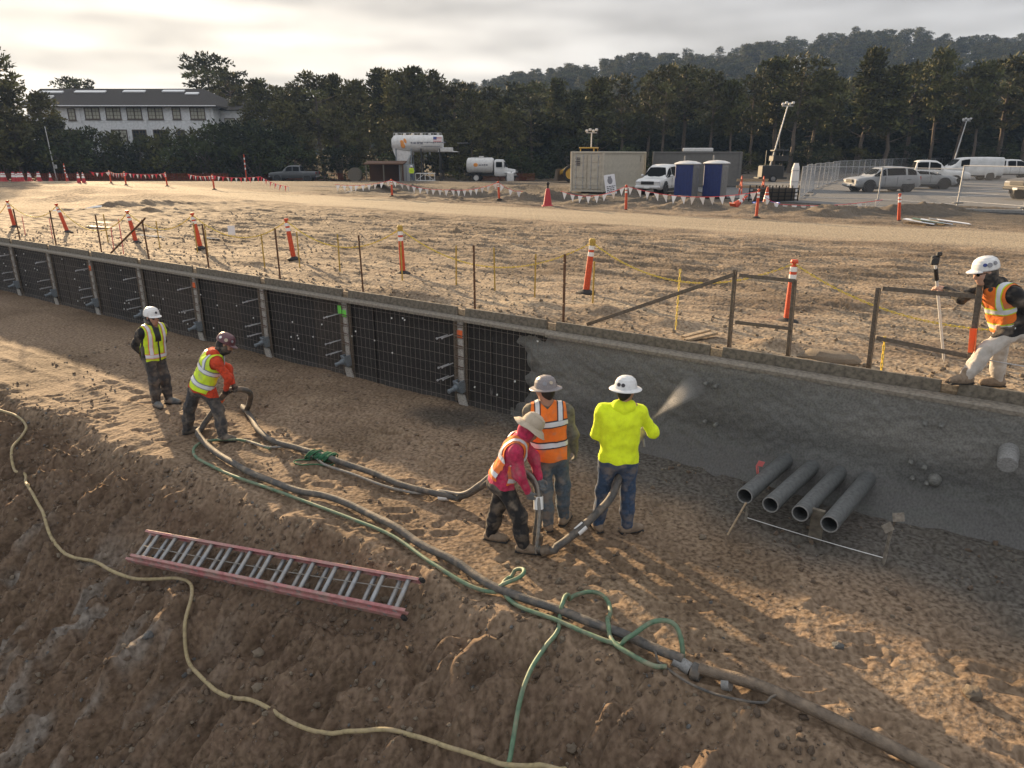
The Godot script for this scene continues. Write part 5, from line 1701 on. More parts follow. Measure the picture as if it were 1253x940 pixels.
		mb = MB.new(); mb.cyl(Vector3(-0.35, 2.0, -0.35), Vector3(-0.35, 2.45, -0.35), 0.05, 0.05, 8)
		part("vent_pipe", mb, M.toilet_grey, o)
	tanks()
	plant_machines()

func container(a: Vector3, b: Vector3, c: Vector3, m: Material, label: String, doors: bool) -> void:
	# a to b is the end with the doors, b to c runs along the side
	var o := thing("shipping_container", label, "container", b)
	var e := (a - b); var f := (c - b)
	var w := e.length(); var l := f.length()
	var ex := e / w; var fx := f / l
	var h := 2.6
	var P := func(u: float, v: float, y: float) -> Vector3: return ex * u + fx * v + Vector3.UP * (y + 0.08)
	var box := MB.new()
	for side in [[0.0, 0.0, w, 0.0, false], [0.0, 0.0, 0.0, l, true], [w, 0.0, w, l, true], [0.0, l, w, l, true]]:
		var s := Vector2(side[0], side[1]); var t := Vector2(side[2], side[3])
		var n := int(s.distance_to(t) / 0.14) if side[4] else 1
		var ctr := Vector2(w / 2, l / 2)
		var perp := (t - s).orthogonal().normalized()
		if perp.dot(ctr - s) > 0: perp = -perp
		for i in n:
			var p := s.lerp(t, float(i) / n); var q := s.lerp(t, float(i + 1) / n)
			var d0 := 0.0 if i % 2 == 0 else -0.035; var d1 := -0.035 if i % 2 == 0 else 0.0
			if not side[4]: d0 = 0; d1 = 0
			var p2 := p + perp * d0; var q2 := q + perp * d1
			var mid := (p + q) * 0.5 + perp * d0
			for seg in [[p2, mid], [mid, q2]]:
				var A: Vector3 = P.call(seg[0].x, seg[0].y, 0.1); var B: Vector3 = P.call(seg[1].x, seg[1].y, 0.1); var C: Vector3 = P.call(seg[1].x, seg[1].y, h - 0.1); var D: Vector3 = P.call(seg[0].x, seg[0].y, h - 0.1)
				var nn := (B - A).cross(D - A)
				if nn.dot(ex * perp.x + fx * perp.y) > 0: box.quad(A, B, C, D)
				else: box.quad(D, C, B, A)
	var walls := part("corrugated_wall", box, m, o)
	var fr := MB.new()
	var bz := Basis(ex, Vector3.UP, ex.cross(Vector3.UP)).orthonormalized()
	for u in [0.0, w]:
		for v in [0.0, l]: fr.box(P.call(u, v, h / 2), Vector3(0.16, h, 0.16), 0.02, bz)
	for y in [0.07, h - 0.06]:
		for u in [0.0, w]: fr.bar(P.call(u, 0.08, y), P.call(u, l - 0.08, y), 0.12, 0.13, 0.01)
		for v in [0.0, l]: fr.bar(P.call(0.08, v, y), P.call(w - 0.08, v, y), 0.12, 0.13, 0.01)
	part("frame", fr, m, o)
	var rf := MB.new()
	var q0: Vector3 = P.call(0, 0, h - 0.01); var q1: Vector3 = P.call(w, 0, h - 0.01); var q2b: Vector3 = P.call(w, l, h - 0.01); var q3: Vector3 = P.call(0, l, h - 0.01)
	rf.quad(q0, q1, q2b, q3)
	part("roof", rf, m, o)
	if not doors:
		rf = MB.new()
		rf.box(P.call(w * 0.5, l * 0.35, h + 0.14), Vector3(2.3, 0.28, 1.0), 0.05, bz)
		part("roof_unit", rf, M.tank_white, o)
		return
	for k in 2:
		var d := MB.new()
		var uc := w * (0.26 + 0.48 * k)
		d.box(P.call(uc, -0.03, h / 2), Vector3(w * 0.44, h - 0.4, 0.05), 0.01, bz)
		for r in 4: d.box(P.call(uc, -0.06, 0.55 + 0.5 * r), Vector3(w * 0.38, 0.26, 0.03), 0.01, bz)
		var door := part("door", d, m, o)
		d = MB.new()
		for r in 2:
			var ur := uc + (r - 0.5) * 0.5
			d.cyl(P.call(ur, -0.10, 0.15), P.call(ur, -0.10, h - 0.15), 0.018, 0.018, 6)
			for y in [0.3, 1.0, 1.7, 2.3]: d.box(P.call(ur, -0.09, y), Vector3(0.1, 0.05, 0.05), 0.01, bz)
		part("locking_bar", d, M.galvanised, door)
	# stencilled codes
	rf = MB.new()
	for r in 5: rf.box(P.call(w * 0.80 - 0.03 * (r % 2), -0.098, h - 0.42 - 0.11 * r), Vector3(0.34 if r % 2 == 0 else 0.28, 0.06, 0.006), 0.0, bz)
	part("stencil_print", rf, M.print_dark, o)
	rf = MB.new()
	var by := Basis(fx, Vector3.UP, fx.cross(Vector3.UP)).orthonormalized()
	for r in 4: rf.box(P.call(-0.012, l * 0.88, h - 0.34 - 0.12 * r), Vector3(0.12, 0.09, 0.008), 0.0, by)
	part("stencil_print", rf, M.print_dark, o)

func strokes(at: Vector3, w: float, h: float) -> MB:
	var mb := MB.new()
	var x := 0.0
	while x < w:
		var l := h * rng.randf_range(0.35, 0.7)
		mb.box(at + Vector3(x + l * 0.5, rng.randf_range(-0.06, 0.06) * h, 0), Vector3(l, h * rng.randf_range(0.3, 0.5), 0.02))
		x += l + h * 0.18
	return mb

func tanks() -> void:
	# horizontal cement silo on legs
	var z := -90.0
	var k := 90.0 * 0.965 / 870.0
	var X := func(u: float) -> float: return (u - 626.5) * k
	var gx: float = X.call(515.0)
	var gy := ground_y(gx, z)
	var o := thing("cement_silo", "long white horizontal cement silo raised above a lean-to shed at the tree line", "silo", Vector3(gx, gy, z))
	var yc := 2.6 + (187.0 - 176.5) * k - gy
	var r := 9.7 * k
	var xl: float = X.call(483.0) - gx; var xr: float = X.call(544.0) - gx
	var mb := MB.new()
	var bs := Basis(Vector3.UP, Vector3.LEFT, Vector3.BACK)    # axis along -x
	mb.lathe([Vector2(0.0, 0.0), Vector2(r * 0.96, 0.04), Vector2(r, 0.2), Vector2(r, (xr - xl) - 0.5), Vector2(r * 0.92, (xr - xl) - 0.2), Vector2(r * 0.6, (xr - xl) + 0.05), Vector2(0.0, (xr - xl) + 0.15)], 28, Vector3(xr, yc, 0), bs)
	var tank := part("tank", mb, M.tank_white, o)
	for u in [0.12, 0.37, 0.63, 0.88]:
		mb = MB.new()
		mb.lathe([Vector2(r + 0.01, -0.06), Vector2(r + 0.05, 0.0), Vector2(r + 0.01, 0.06)], 28, Vector3(lerpf(xl, xr, u), yc, 0), bs)
		part("ring_band", mb, M.tank_white, tank)
	for i in 6:
		mb = MB.new()
		var x := lerpf(xl + 0.5, xr - 0.6, i / 5.0)
		mb.cyl(Vector3(x, yc + r - 0.04, 0), Vector3(x, yc + r + 0.2, 0), 0.16, 0.15, 8)
		part("hatch", mb, M.tank_white, tank)
		if i % 2 == 0:
			mb = MB.new(); mb.cyl(Vector3(x, yc - r + 0.05, 0.3), Vector3(x, yc - r - 0.35, 0.3), 0.07, 0.06, 8)
			part("outlet", mb, M.galvanised, tank)
	mb = MB.new()
	mb.tube(PackedVector3Array([Vector3(xl + 0.2, yc + r + 0.2, 0.3), Vector3(xr - 0.2, yc + r + 0.22, 0.3)]), 0.025, 5)
	for i in 7: mb.cyl(Vector3(lerpf(xl + 0.2, xr - 0.2, i / 6.0), yc + r - 0.1, 0.3), Vector3(lerpf(xl + 0.2, xr - 0.2, i / 6.0), yc + r + 0.22, 0.3), 0.02, 0.02, 5)
	part("walkway_rail", mb, M.tank_white, tank)
	mb = MB.new()
	mb.box(Vector3(xr + 0.35, yc - r * 0.72, 0), Vector3(1.5, r * 0.5, 1.6), 0.05)
	mb.prism(PackedVector2Array([Vector2(xr - 0.6, yc - r * 0.5), Vector2(xr + 1.9, yc - r), Vector2(xr - 0.6, yc - r)]), 1.4)
	part("rear_hopper", mb, M.tank_white, o)
	mb = MB.new()
	mb.prism(PackedVector2Array([Vector2(xl + 0.1, yc - r * 0.7), Vector2(xl + 2.4, yc - r * 0.95), Vector2(xl + 1.7, yc - r - 1.9), Vector2(xl + 0.9, yc - r - 1.9)]), 1.7)
	part("discharge_hopper", mb, M.tank_white, o)
	for x in [xl + 0.5, xl + 2.3, xr - 2.6, xr - 0.4]:
		for s in [-1, 1]:
			mb = MB.new()
			mb.bar(Vector3(x, 0, s * 1.1), Vector3(x, yc - r * 0.6, s * 0.8), 0.14, 0.14, 0.02)
			part("leg", mb, M.anchor_paint if x < xl + 3 else M.black_plastic, o)
	mb = MB.new()
	for s in [-1, 1]: mb.bar(Vector3(xl + 0.5, 0.3, s * 1.1), Vector3(xl + 2.3, yc - r * 1.2, s * 0.9), 0.1, 0.1)
	part("cross_brace", mb, M.galvanised, o)
	# flame-like orange mark, company lettering in grey bars, small flag patch at the end
	mb = MB.new()
	var lx: float = X.call(497.5) - gx
	for q in [[-0.12, -0.1, 0.42, 0.62, 0.35], [0.22, 0.18, 0.26, 0.5, 0.35]]:
		mb.ball(Vector3(lx + q[0], yc + q[1] + 0.02, r - 0.03 - absf(q[1]) * 0.12), Vector3(q[2] * 0.7, q[3] * 0.8, 0.06), 10, Basis(Vector3.BACK, q[4]))
	part("flame_mark", mb, M.logo_orange, tank)
	# lettering too far off to read: short uneven dark strokes
	for q in [[0.75, 0.05, 1.5, 0.5], [1.9, 0.12, 3.0, 0.32], [6.4, 0.05, 1.2, 0.2]]:
		part("lettering", strokes(Vector3(lx + q[0], yc + q[1], r + 0.004), q[2], q[3]), M.print_grey, tank)
	mb = MB.new(); mb.box(Vector3(lx + 3.2, yc - 0.32, r - 0.03), Vector3(2.3, 0.06, 0.03))
	part("lettering_rule", mb, M.print_grey, tank)
	mb = MB.new(); mb.box(Vector3(xr - 0.6, yc + 0.45, r * 0.9), Vector3(1.0, 0.62, 0.04), 0.0, Basis(Vector3.RIGHT, -0.42))
	part("flag_field", mb, M.white_tape, tank)
	mb = MB.new()
	for i in 4: mb.box(Vector3(xr - 0.6, yc + 0.45, r * 0.9) + Basis(Vector3.RIGHT, -0.42) * Vector3(0, -0.26 + i * 0.17, 0.024), Vector3(1.0, 0.075, 0.012), 0.0, Basis(Vector3.RIGHT, -0.42))
	part("flag_stripes", mb, M.tail_red, tank)
	mb = MB.new(); mb.box(Vector3(xr - 0.9, yc + 0.45, r * 0.9) + Basis(Vector3.RIGHT, -0.42) * Vector3(0, 0.15, 0.032), Vector3(0.4, 0.33, 0.012), 0.0, Basis(Vector3.RIGHT, -0.42))
	part("flag_canton", mb, M.flag_blue, tank)
	# lean-to shed below it
	var sx: float = X.call(472.0)
	o = thing("lean_to_shed", "open timber lean-to shed with flat roof under the white silo", "shed", Vector3(sx, ground_y(sx, -86.5), -86.5))
	mb = MB.new(); mb.box(Vector3(0.6, 2.1, -0.6), Vector3(4.6, 0.14, 3.2), 0.02, Basis(Vector3.RIGHT, 0.08))
	part("roof", mb, M.rusty_steel, o)
	for x in [-1.4, 0.6, 2.6]:
		mb = MB.new(); mb.box(Vector3(x, 1.0, 0.85), Vector3(0.14, 2.1, 0.14), 0.01)
		part("post", mb, M.wood_grey, o)
	mb = MB.new()
	mb.box(Vector3(0.6, 1.0, -2.0), Vector3(4.3, 2.0, 0.1)); mb.box(Vector3(2.75, 1.0, -0.6), Vector3(0.1, 2.0, 2.7))
	part("back_wall", mb, M.rusty_steel, o)
	o = thing("control_cabinet", "pale blue steel cabinet standing right of the lean-to shed", "cabinet", Vector3(X.call(503.0), ground_y(X.call(503.0), -87.0), -87.0))
	mb = MB.new(); mb.box(Vector3(0, 1.0, 0), Vector3(1.7, 2.0, 1.2), 0.03)
	part("case", mb, M.anchor_paint, o)
	mb = MB.new()
	for s in [-1, 1]: mb.box(Vector3(0.42 * s, 1.0, 0.61), Vector3(0.76, 1.8, 0.03), 0.01)
	part("door", mb, M.galvanised, o)
	o = thing("pallet_frame", "white metal frame pallet on the ground right of the blue cabinet", "frame", Vector3(X.call(526.0), ground_y(X.call(526.0), -86.0), -86.0))
	mb = MB.new()
	for y in [0.1, 0.9]:
		for s in [-1, 1]: mb.bar(Vector3(-1.1, y, s * 0.5), Vector3(1.1, y, s * 0.5), 0.08, 0.08, 0.01)
	for i in 5: mb.bar(Vector3(-1.1 + i * 0.55, 0.1, 0.5), Vector3(-1.1 + i * 0.55, 0.9, 0.5), 0.07, 0.07, 0.01)
	mb.bar(Vector3(-1.1, 0.1, 0.53), Vector3(0, 0.9, 0.53), 0.06, 0.05); mb.bar(Vector3(0, 0.9, 0.53), Vector3(1.1, 0.1, 0.53), 0.06, 0.05)
	part("frame", mb, M.tank_white, o)
	o = thing("cable_reel", "round dusty cable reel standing left of the lean-to shed", "cable reel", Vector3(X.call(442.0), ground_y(X.call(442.0), -87.0), -87.0))
	mb = MB.new(); mb.lathe([Vector2(0.0, -0.4), Vector2(0.8, -0.4), Vector2(0.8, -0.32), Vector2(0.5, -0.3), Vector2(0.5, 0.3), Vector2(0.8, 0.32), Vector2(0.8, 0.4), Vector2(0.0, 0.4)], 18, Vector3(0, 0.8, 0), Basis(Vector3.RIGHT, PI / 2))
	part("drum", mb, M.wood_grey, o)
	mb = MB.new(); mb.lathe([Vector2(0.52, -0.28), Vector2(0.62, -0.2), Vector2(0.62, 0.2), Vector2(0.52, 0.28)], 18, Vector3(0, 0.8, 0), Basis(Vector3.RIGHT, PI / 2))
	part("cable", mb, M.rubber, o)

func plant_machines() -> void:
	# white bonneted water truck facing right
	var z := -93.0
	var k := 93.0 * 0.965 / 870.0
	var gx := (601.0 - 626.5) * k
	var gy := ground_y(gx, z)
	var o := thing("water_truck", "white bonneted tank truck facing right in the middle of the lot", "truck", Vector3(gx, gy, z), -0.12)
	var mb := MB.new()
	mb.box(Vector3(-0.2, 0.85, 0), Vector3(6.0, 0.25, 0.9), 0.03)
	part("chassis", mb, M.black_plastic, o)
	var bs := Basis(Vector3.UP, Vector3.LEFT, Vector3.BACK)
	mb = MB.new()
	mb.lathe([Vector2(0.0, -0.05), Vector2(0.8, 0.0), Vector2(0.93, 0.12), Vector2(0.95, 0.3), Vector2(0.95, 3.0), Vector2(0.93, 3.2), Vector2(0.8, 3.3), Vector2(0.0, 3.35)], 22, Vector3(0.35, 1.95, 0), bs, 1.0, 1.2)
	var tank := part("tank", mb, M.tank_white, o)
	mb = MB.new(); mb.cyl(Vector3(-1.2, 2.85, 0), Vector3(-1.2, 3.1, 0), 0.3, 0.3, 12); mb.box(Vector3(-1.2, 2.93, 0), Vector3(2.6, 0.05, 0.5), 0.01)
	part("hatch", mb, M.tank_white, tank)
	mb = MB.new(); mb.ball(Vector3(-1.75, 2.05, 1.12), Vector3(0.3, 0.24, 0.04), 10)
	part("tank_mark", mb, M.logo_orange, tank)
	part("lettering", strokes(Vector3(-1.35, 2.05, 1.135), 0.95, 0.42), M.print_grey, tank)
	mb = MB.new()
	loft(mb, [[0.55, 0.8, 1.7, 0.95, 2.55, 0.85], [0.7, 0.7, 1.72, 1.02, 2.7, 0.9], [1.5, 0.7, 1.72, 1.02, 2.68, 0.9], [1.72, 0.7, 1.7, 1.02, 2.4, 0.88], [1.95, 0.7, 1.68, 1.0, 1.76, 0.9], [2.05, 0.75, 1.62, 0.9, 0, 0], [2.9, 0.75, 1.5, 0.82, 0, 0], [3.15, 0.8, 1.4, 0.75, 0, 0]])
	var cab := part("cab", mb, M.paint_white, o)
	for s in [-1, 1]:
		mb = MB.new(); mb.box(Vector3(1.15, 2.1, s * 0.965), Vector3(0.75, 0.62, 0.05), 0.02, Basis(Vector3.RIGHT, -s * 0.12))
		part("side_window", mb, M.car_glass, cab)
		mb = MB.new(); mb.box(Vector3(2.5, 1.15, s * 0.95), Vector3(1.3, 0.16, 0.4), 0.06); mb.cyl(Vector3(2.9, 1.2, s * 0.82), Vector3(3.2, 1.2, s * 0.82), 0.14, 0.14, 10)
		part("fender", mb, M.paint_white, cab)
		mb = MB.new(); mb.box(Vector3(1.85, 1.95, s * 1.2), Vector3(0.08, 0.4, 0.22), 0.02)
		part("door_mirror", mb, M.black_plastic, cab)
		mb = MB.new(); mb.cyl(Vector3(3.16, 1.2, s * 0.82), Vector3(3.22, 1.2, s * 0.82), 0.12, 0.11, 10)
		part("headlight", mb, M.lamp_glass, cab)
		wheel(o, Vector3(2.45, 0.52, s * 0.95), 0.52, 0.28, M.tank_white)
		wheel(o, Vector3(-1.7, 0.52, s * 0.9), 0.52, 0.5, M.tank_white)
		mb = MB.new(); mb.box(Vector3(-1.7, 1.12, s * 0.95), Vector3(1.5, 0.06, 0.5), 0.02); mb.box(Vector3(-2.5, 0.7, s * 0.9), Vector3(0.04, 0.7, 0.5))
		part("mudguard", mb, M.black_plastic, o)
	mb = MB.new(); mb.box(Vector3(1.86, 2.08, 0), Vector3(0.05, 0.62, 1.6), 0.02, Basis(Vector3.BACK, 0.33))
	part("windscreen", mb, M.car_glass, cab)
	mb = MB.new(); mb.box(Vector3(3.15, 1.2, 0), Vector3(0.06, 0.42, 1.0), 0.02)
	part("grille", mb, M.black_plastic, cab)
	mb = MB.new(); mb.box(Vector3(3.25, 0.68, 0), Vector3(0.16, 0.26, 2.1), 0.03)
	part("bumper", mb, M.black_plastic, o)
	# yellow wheel loader behind the container
	o = thing("wheel_loader", "yellow wheel loader half hidden behind the beige container", "loader", Vector3(7.2, ground_y(7.2, -69), -69.0), PI - 0.35)
	mb = MB.new()
	mb.box(Vector3(-1.3, 1.5, 0), Vector3(2.4, 1.0, 1.5), 0.12); mb.box(Vector3(0.9, 1.15, 0), Vector3(1.6, 0.7, 1.2), 0.1); mb.box(Vector3(-1.5, 2.08, 0), Vector3(1.9, 0.2, 1.3), 0.08)
	part("body", mb, M.paint_yellow, o)
	mb = MB.new(); mb.box(Vector3(0.1, 2.35, 0), Vector3(1.3, 1.3, 1.4), 0.08)
	var lc := part("cab", mb, M.car_glass, o)
	mb = MB.new(); mb.box(Vector3(0.1, 3.04, 0), Vector3(1.5, 0.12, 1.55), 0.04)
	for sx in [-1, 1]:
		for s in [-1, 1]: mb.box(Vector3(0.1 + sx * 0.62, 2.35, s * 0.68), Vector3(0.1, 1.3, 0.1), 0.01)
	part("cab_frame", mb, M.paint_yellow, lc)
	for s in [-1, 1]:
		wheel(o, Vector3(-1.45, 0.78, s * 0.95), 0.78, 0.55, M.paint_yellow)
		wheel(o, Vector3(1.45, 0.78, s * 0.95), 0.78, 0.55, M.paint_yellow)
		mb = MB.new(); mb.bar(Vector3(1.0, 1.8, s * 0.45), Vector3(2.9, 0.7, s * 0.45), 0.16, 0.32, 0.03)
		part("lift_arm", mb, M.paint_yellow, o)
	mb = MB.new()
	mb.prism(PackedVector2Array([Vector2(2.7, 0.1), Vector2(3.9, 0.15), Vector2(3.9, 0.22), Vector2(3.0, 0.35), Vector2(2.9, 1.15), Vector2(2.7, 1.2)]), 2.6)
	part("bucket", mb, M.raw_steel, o)
	# tower lights
	for q in [[23.6, -68.5, 6.6, 0.18, true, "leaning light mast on a dark trailer, left of the chain-link fence"], [55.0, -93.0, 6.3, 0.13, false, "leaning light mast rising behind the white pickup"], [7.4, -70.0, 4.4, 0.0, false, "short white camera mast standing behind the beige container"], [-61.0, -99.0, 6.8, -0.03, false, "white light pole in front of the trees at far left"]]:
		o = thing("light_mast", q[5], "light mast", Vector3(q[0], ground_y(q[0], q[1]), q[1]))
		var top := Vector3(q[3] * q[2], q[2], 0)
		mb = MB.new(); mb.tube(PackedVector3Array([Vector3(0, 0.4, 0), top]), 0.075, 8, 0.05)
		part("mast", mb, M.tank_white, o)
		mb = MB.new()
		if q[0] > 0.0:
			mb.bar(top - Vector3(0.5, 0, 0), top + Vector3(0.5, 0, 0), 0.06, 0.06)
			for i in 4: mb.box(top + Vector3(-0.45 + 0.3 * i, 0.16 + 0.1 * (i % 2), 0.05), Vector3(0.24, 0.2, 0.16), 0.03, Basis(Vector3.RIGHT, 0.5))
		else:
			mb.box(top - Vector3(-0.35, 4.9, 0), Vector3(0.4, 0.5, 0.3), 0.04)
			mb.cyl(top - Vector3(0, 0.05, 0), top + Vector3(0, 0.15, 0), 0.09, 0.05, 8)
		part("lamp_head", mb, M.tank_white, o)
		mb = MB.new()
		if q[4]:
			mb.box(Vector3(0.3, 0.95, 0), Vector3(2.0, 1.1, 1.3), 0.08); mb.box(Vector3(0.3, 0.4, 0), Vector3(2.6, 0.14, 1.4), 0.02); mb.box(Vector3(0.9, 2.1, 0), Vector3(1.4, 0.5, 1.2), 0.05); mb.box(Vector3(0.9, 2.8, 0), Vector3(1.3, 0.14, 1.2), 0.03)
			for s in [-1, 1]: mb.bar(Vector3(0.3 + s * 0.75, 1.4, 0.55), Vector3(0.3 + s * 0.75, 2.8, 0.55), 0.08, 0.08)
			mb.tube(PackedVector3Array([Vector3(1.1, 1.2, 0), Vector3(0.75, 4.2, 0)]), 0.03, 5)
			part("trailer", mb, M.black_plastic, o)
			for s in [-1, 1]: wheel(o, Vector3(0.3, 0.34, s * 0.75), 0.34, 0.2, M.alloy)
		else:
			mb.cyl(Vector3(0, 0, 0), Vector3(0, 0.5, 0), 0.22, 0.18, 10)
			part("base", mb, M.concrete, o)

# ---------------------------------------------------------------- hoses, ladder, pipes
func on_ground(pts: Array, lift: float) -> Array:
	var o := []
	for p in pts:
		if p is Vector3: o.append(W(p.x, p.y, p.z))
		else: o.append(W(p.x, p.y, trench(p.x, p.y) + lift))
	return o

# lays a hose: spline through points (d, n) on the ground or (d, n, y) in the air, then pressed onto the ground where it would sink
func hose(mb: MB, pts: Array, r: float, k := 10, rs_end := -1.0) -> PackedVector3Array:
	var line := spline(on_ground(pts, r * 0.8), 0.05)
	var raw := PackedFloat32Array()
	for p in line:
		var q := dn(p)
		raw.push_back(trench(q.x, q.y) + maxf(0.0, grain(q.x, q.y)))
	# a stiff hose spans the hollows from ridge to ridge
	var m := line.size()
	var y := PackedFloat32Array()
	for i in m: y.push_back(raw[i] + r * 0.75)
	for it in 90:
		for i in range(1, m - 1):
			y[i] = maxf(raw[i] + r * 0.75, minf(raw[i] + 0.17, (y[i - 1] + y[i + 1]) * 0.5))
	for i in m:
		var a := 0.0; var c := 0.0
		for e in range(maxi(0, i - 6), mini(m, i + 7)): a += y[e]; c += 1.0
		if line[i].y < raw[i] + r + 0.07 or not pts.any(func(q): return q is Vector3): line[i].y = maxf(a / c + r * 0.7, raw[i] - r * 0.2)
	mb.tube(line, r, k, rs_end)
	return line

func make_gear() -> void:
	rng.seed = 171
	worn("hose_black", Color(0.11, 0.105, 0.098), 0.75, 0, M.mottle, 1.6, M.fine, 0.3)
	worn("hose_grey", Color(0.30, 0.29, 0.265), 0.7, 0, M.mottle, 1.6, M.fine, 0.2)
	worn("hose_green", Color(0.13, 0.24, 0.145), 0.6, 0, M.mottle, 1.6)
	worn("hose_tan", Color(0.42, 0.34, 0.18), 0.7, 0, M.mottle, 1.6)
	worn("pipe_steel", Color(0.20, 0.155, 0.115), 0.6, 0.4, M.mottle, 1.6, M.fine, 0.4)
	worn("rope_green", Color(0.045, 0.20, 0.095), 0.85, 0, M.mottle, 8.0)
	worn("ladder_red", Color(0.50, 0.19, 0.19), 0.55, 0, M.mottle, 1.4, M.fine, 0.2)
	worn("ladder_alu", Color(0.40, 0.42, 0.44), 0.45, 0.5, M.mottle, 1.4)
	worn("conduit", Color(0.165, 0.172, 0.170), 0.5, 0, M.mottle, 1.6, M.fine, 0.2)
	worn("conduit_end", Color(0.33, 0.33, 0.32), 0.6, 0, M.mottle, 4.0)
	var V := func(a: float, b: float) -> Vector2: return Vector2(a, b)
	# the heavy delivery hose: one length along the crest, up over the hooded man's hands and on to the gang
	var o := thing("concrete_hose", "thick dark concrete delivery hose running along the trench edge to the crouching workers", "hose", W(-2.0, 3.6, -1.5))
	var O := func(p: Vector3) -> Vector3: return p - o.position
	var mb := MB.new()
	var line := hose(mb, [V.call(5.95, 4.29), V.call(5.70, 4.30), V.call(5.38, 4.28), V.call(5.06, 4.30), V.call(4.72, 4.30), V.call(4.37, 4.33), V.call(3.98, 4.33), V.call(3.49, 4.23), V.call(3.0, 4.19), V.call(2.5, 4.09), V.call(1.68, 3.97), V.call(1.21, 3.98), V.call(0.81, 4.08), V.call(0.26, 4.10), V.call(-0.28, 4.09), V.call(-1.09, 3.96), V.call(-1.73, 3.79), V.call(-2.08, 3.62), Vector3(-2.05, 3.38, -1.2), Vector3(-1.83, 3.2, -0.86), Vector3(-1.72, 2.95, -0.9), Vector3(-2.0, 2.75, -1.2), V.call(-2.3, 2.66), V.call(-2.46, 2.58), V.call(-1.88, 2.83), V.call(-1.35, 3.09), V.call(-0.8, 3.25), V.call(-0.26, 3.21), V.call(0.59, 3.19), V.call(1.24, 3.17), V.call(1.73, 3.21), V.call(2.2, 3.16), Vector3(2.62, 3.08, -1.38), Vector3(3.0, 3.2, -1.1), Vector3(3.4, 3.38, -0.78), Vector3(3.66, 3.32, -0.68), Vector3(3.84, 3.33, -0.75), Vector3(3.94, 3.41, -0.9), Vector3(3.96, 3.44, -1.12), Vector3(3.94, 3.45, -1.36), Vector3(4.03, 3.50, -1.45), Vector3(4.16, 3.42, -1.40), Vector3(4.27, 3.26, -1.3), Vector3(4.42, 2.99, -1.1), Vector3(4.49, 2.80, -0.96), Vector3(4.47, 2.5, -0.72), Vector3(4.50, 2.28, -0.50)], 0.043)
	for i in mb.v.size(): mb.v[i] -= o.position
	part("hose", mb, M.hose_black, o)
	for q in [[Vector3(3.93, 3.40, -0.87), Vector3(3.955, 3.43, -1.0)], [Vector3(2.3, 3.13, -1.46), Vector3(2.42, 3.1, -1.44)], [Vector3(4.30, 3.20, -1.27), Vector3(4.345, 3.12, -1.21)]]:
		mb = MB.new(); mb.cyl(O.call(W(q[0].x, q[0].y, q[0].z)), O.call(W(q[1].x, q[1].y, q[1].z)), 0.052, 0.052, 12)
		part("tape_wrap", mb, M.white_tape, o)
	for q in [[Vector3(3.96, 3.44, -1.30), Vector3(3.955, 3.45, -1.40)], [Vector3(4.04, 3.50, -1.455), Vector3(4.12, 3.45, -1.42)]]:
		mb = MB.new(); mb.cyl(O.call(W(q[0].x, q[0].y, q[0].z)), O.call(W(q[1].x, q[1].y, q[1].z)), 0.060, 0.060, 12)
		part("hose_coupling", mb, M.pipe_steel, o)
	mb = MB.new(); mb.cyl(O.call(W(-2.03, 3.32, -1.10)), O.call(W(-1.93, 3.27, -0.98)), 0.052, 0.052, 12)
	part("tape_wrap", mb, M.orange_spray, o)
	# nozzle at its end
	mb = MB.new()
	var n0: Vector3 = O.call(W(4.50, 2.28, -0.50)); var n1: Vector3 = O.call(W(4.53, 1.94, -0.32))
	mb.tube(PackedVector3Array([n0, n0.lerp(n1, 0.3), n0.lerp(n1, 0.35), n0.lerp(n1, 0.5), n0.lerp(n1, 0.55), n1]), 0.03, 12, -1.0, PackedFloat32Array([0.045, 0.045, 0.06, 0.06, 0.036, 0.021]))
	var noz := part("nozzle", mb, M.hose_grey, o)
	mb = MB.new(); mb.cyl(n0.lerp(n1, 0.45), n0.lerp(n1, 0.45) + Vector3(0.02, -0.16, 0.05), 0.012, 0.012, 8); mb.cyl(n0.lerp(n1, 0.6), n0.lerp(n1, 0.6) + Vector3(0.07, 0.04, 0.0), 0.012, 0.016, 8)
	part("valve", mb, M.ladder_alu, noz)
	# steel pipe that feeds it from the right
	o = thing("delivery_pipe", "brown steel delivery pipe coupled to the hose, running out at the bottom right", "pipe", W(6.3, 4.28, -1.45))
	mb = MB.new()
	line = hose(mb, [V.call(6.10, 4.30), V.call(6.58, 4.26), V.call(6.9, 4.27), V.call(7.19, 4.29), V.call(7.47, 4.31), V.call(7.71, 4.34), V.call(9.6, 4.5)], 0.049, 14)
	for i in mb.v.size(): mb.v[i] -= o.position
	part("pipe", mb, M.pipe_steel, o)
	for q in [[5.88, 6.02, 0.055], [6.04, 6.12, 0.075], [6.30, 6.36, 0.058]]:
		mb = MB.new()
		mb.cyl(W(q[0], 4.295, trench(q[0], 4.295) + 0.04) - o.position, W(q[1], 4.295, trench(q[1], 4.295) + 0.04) - o.position, q[2], q[2], 14)
		part("coupling", mb, M.hose_black if q[2] > 0.07 else M.conduit_end, o)
	mb = MB.new()
	line = hose(mb, [Vector3(5.62, 4.27, -1.40), Vector3(5.85, 4.42, -1.42), Vector3(6.15, 4.50, -1.50), Vector3(6.55, 4.43, -1.46), Vector3(6.72, 4.29, -1.38), Vector3(6.78, 4.2, -1.4)], 0.011, 8)
	for i in mb.v.size(): mb.v[i] -= o.position
	part("safety_cable", mb, M.hose_black, o)
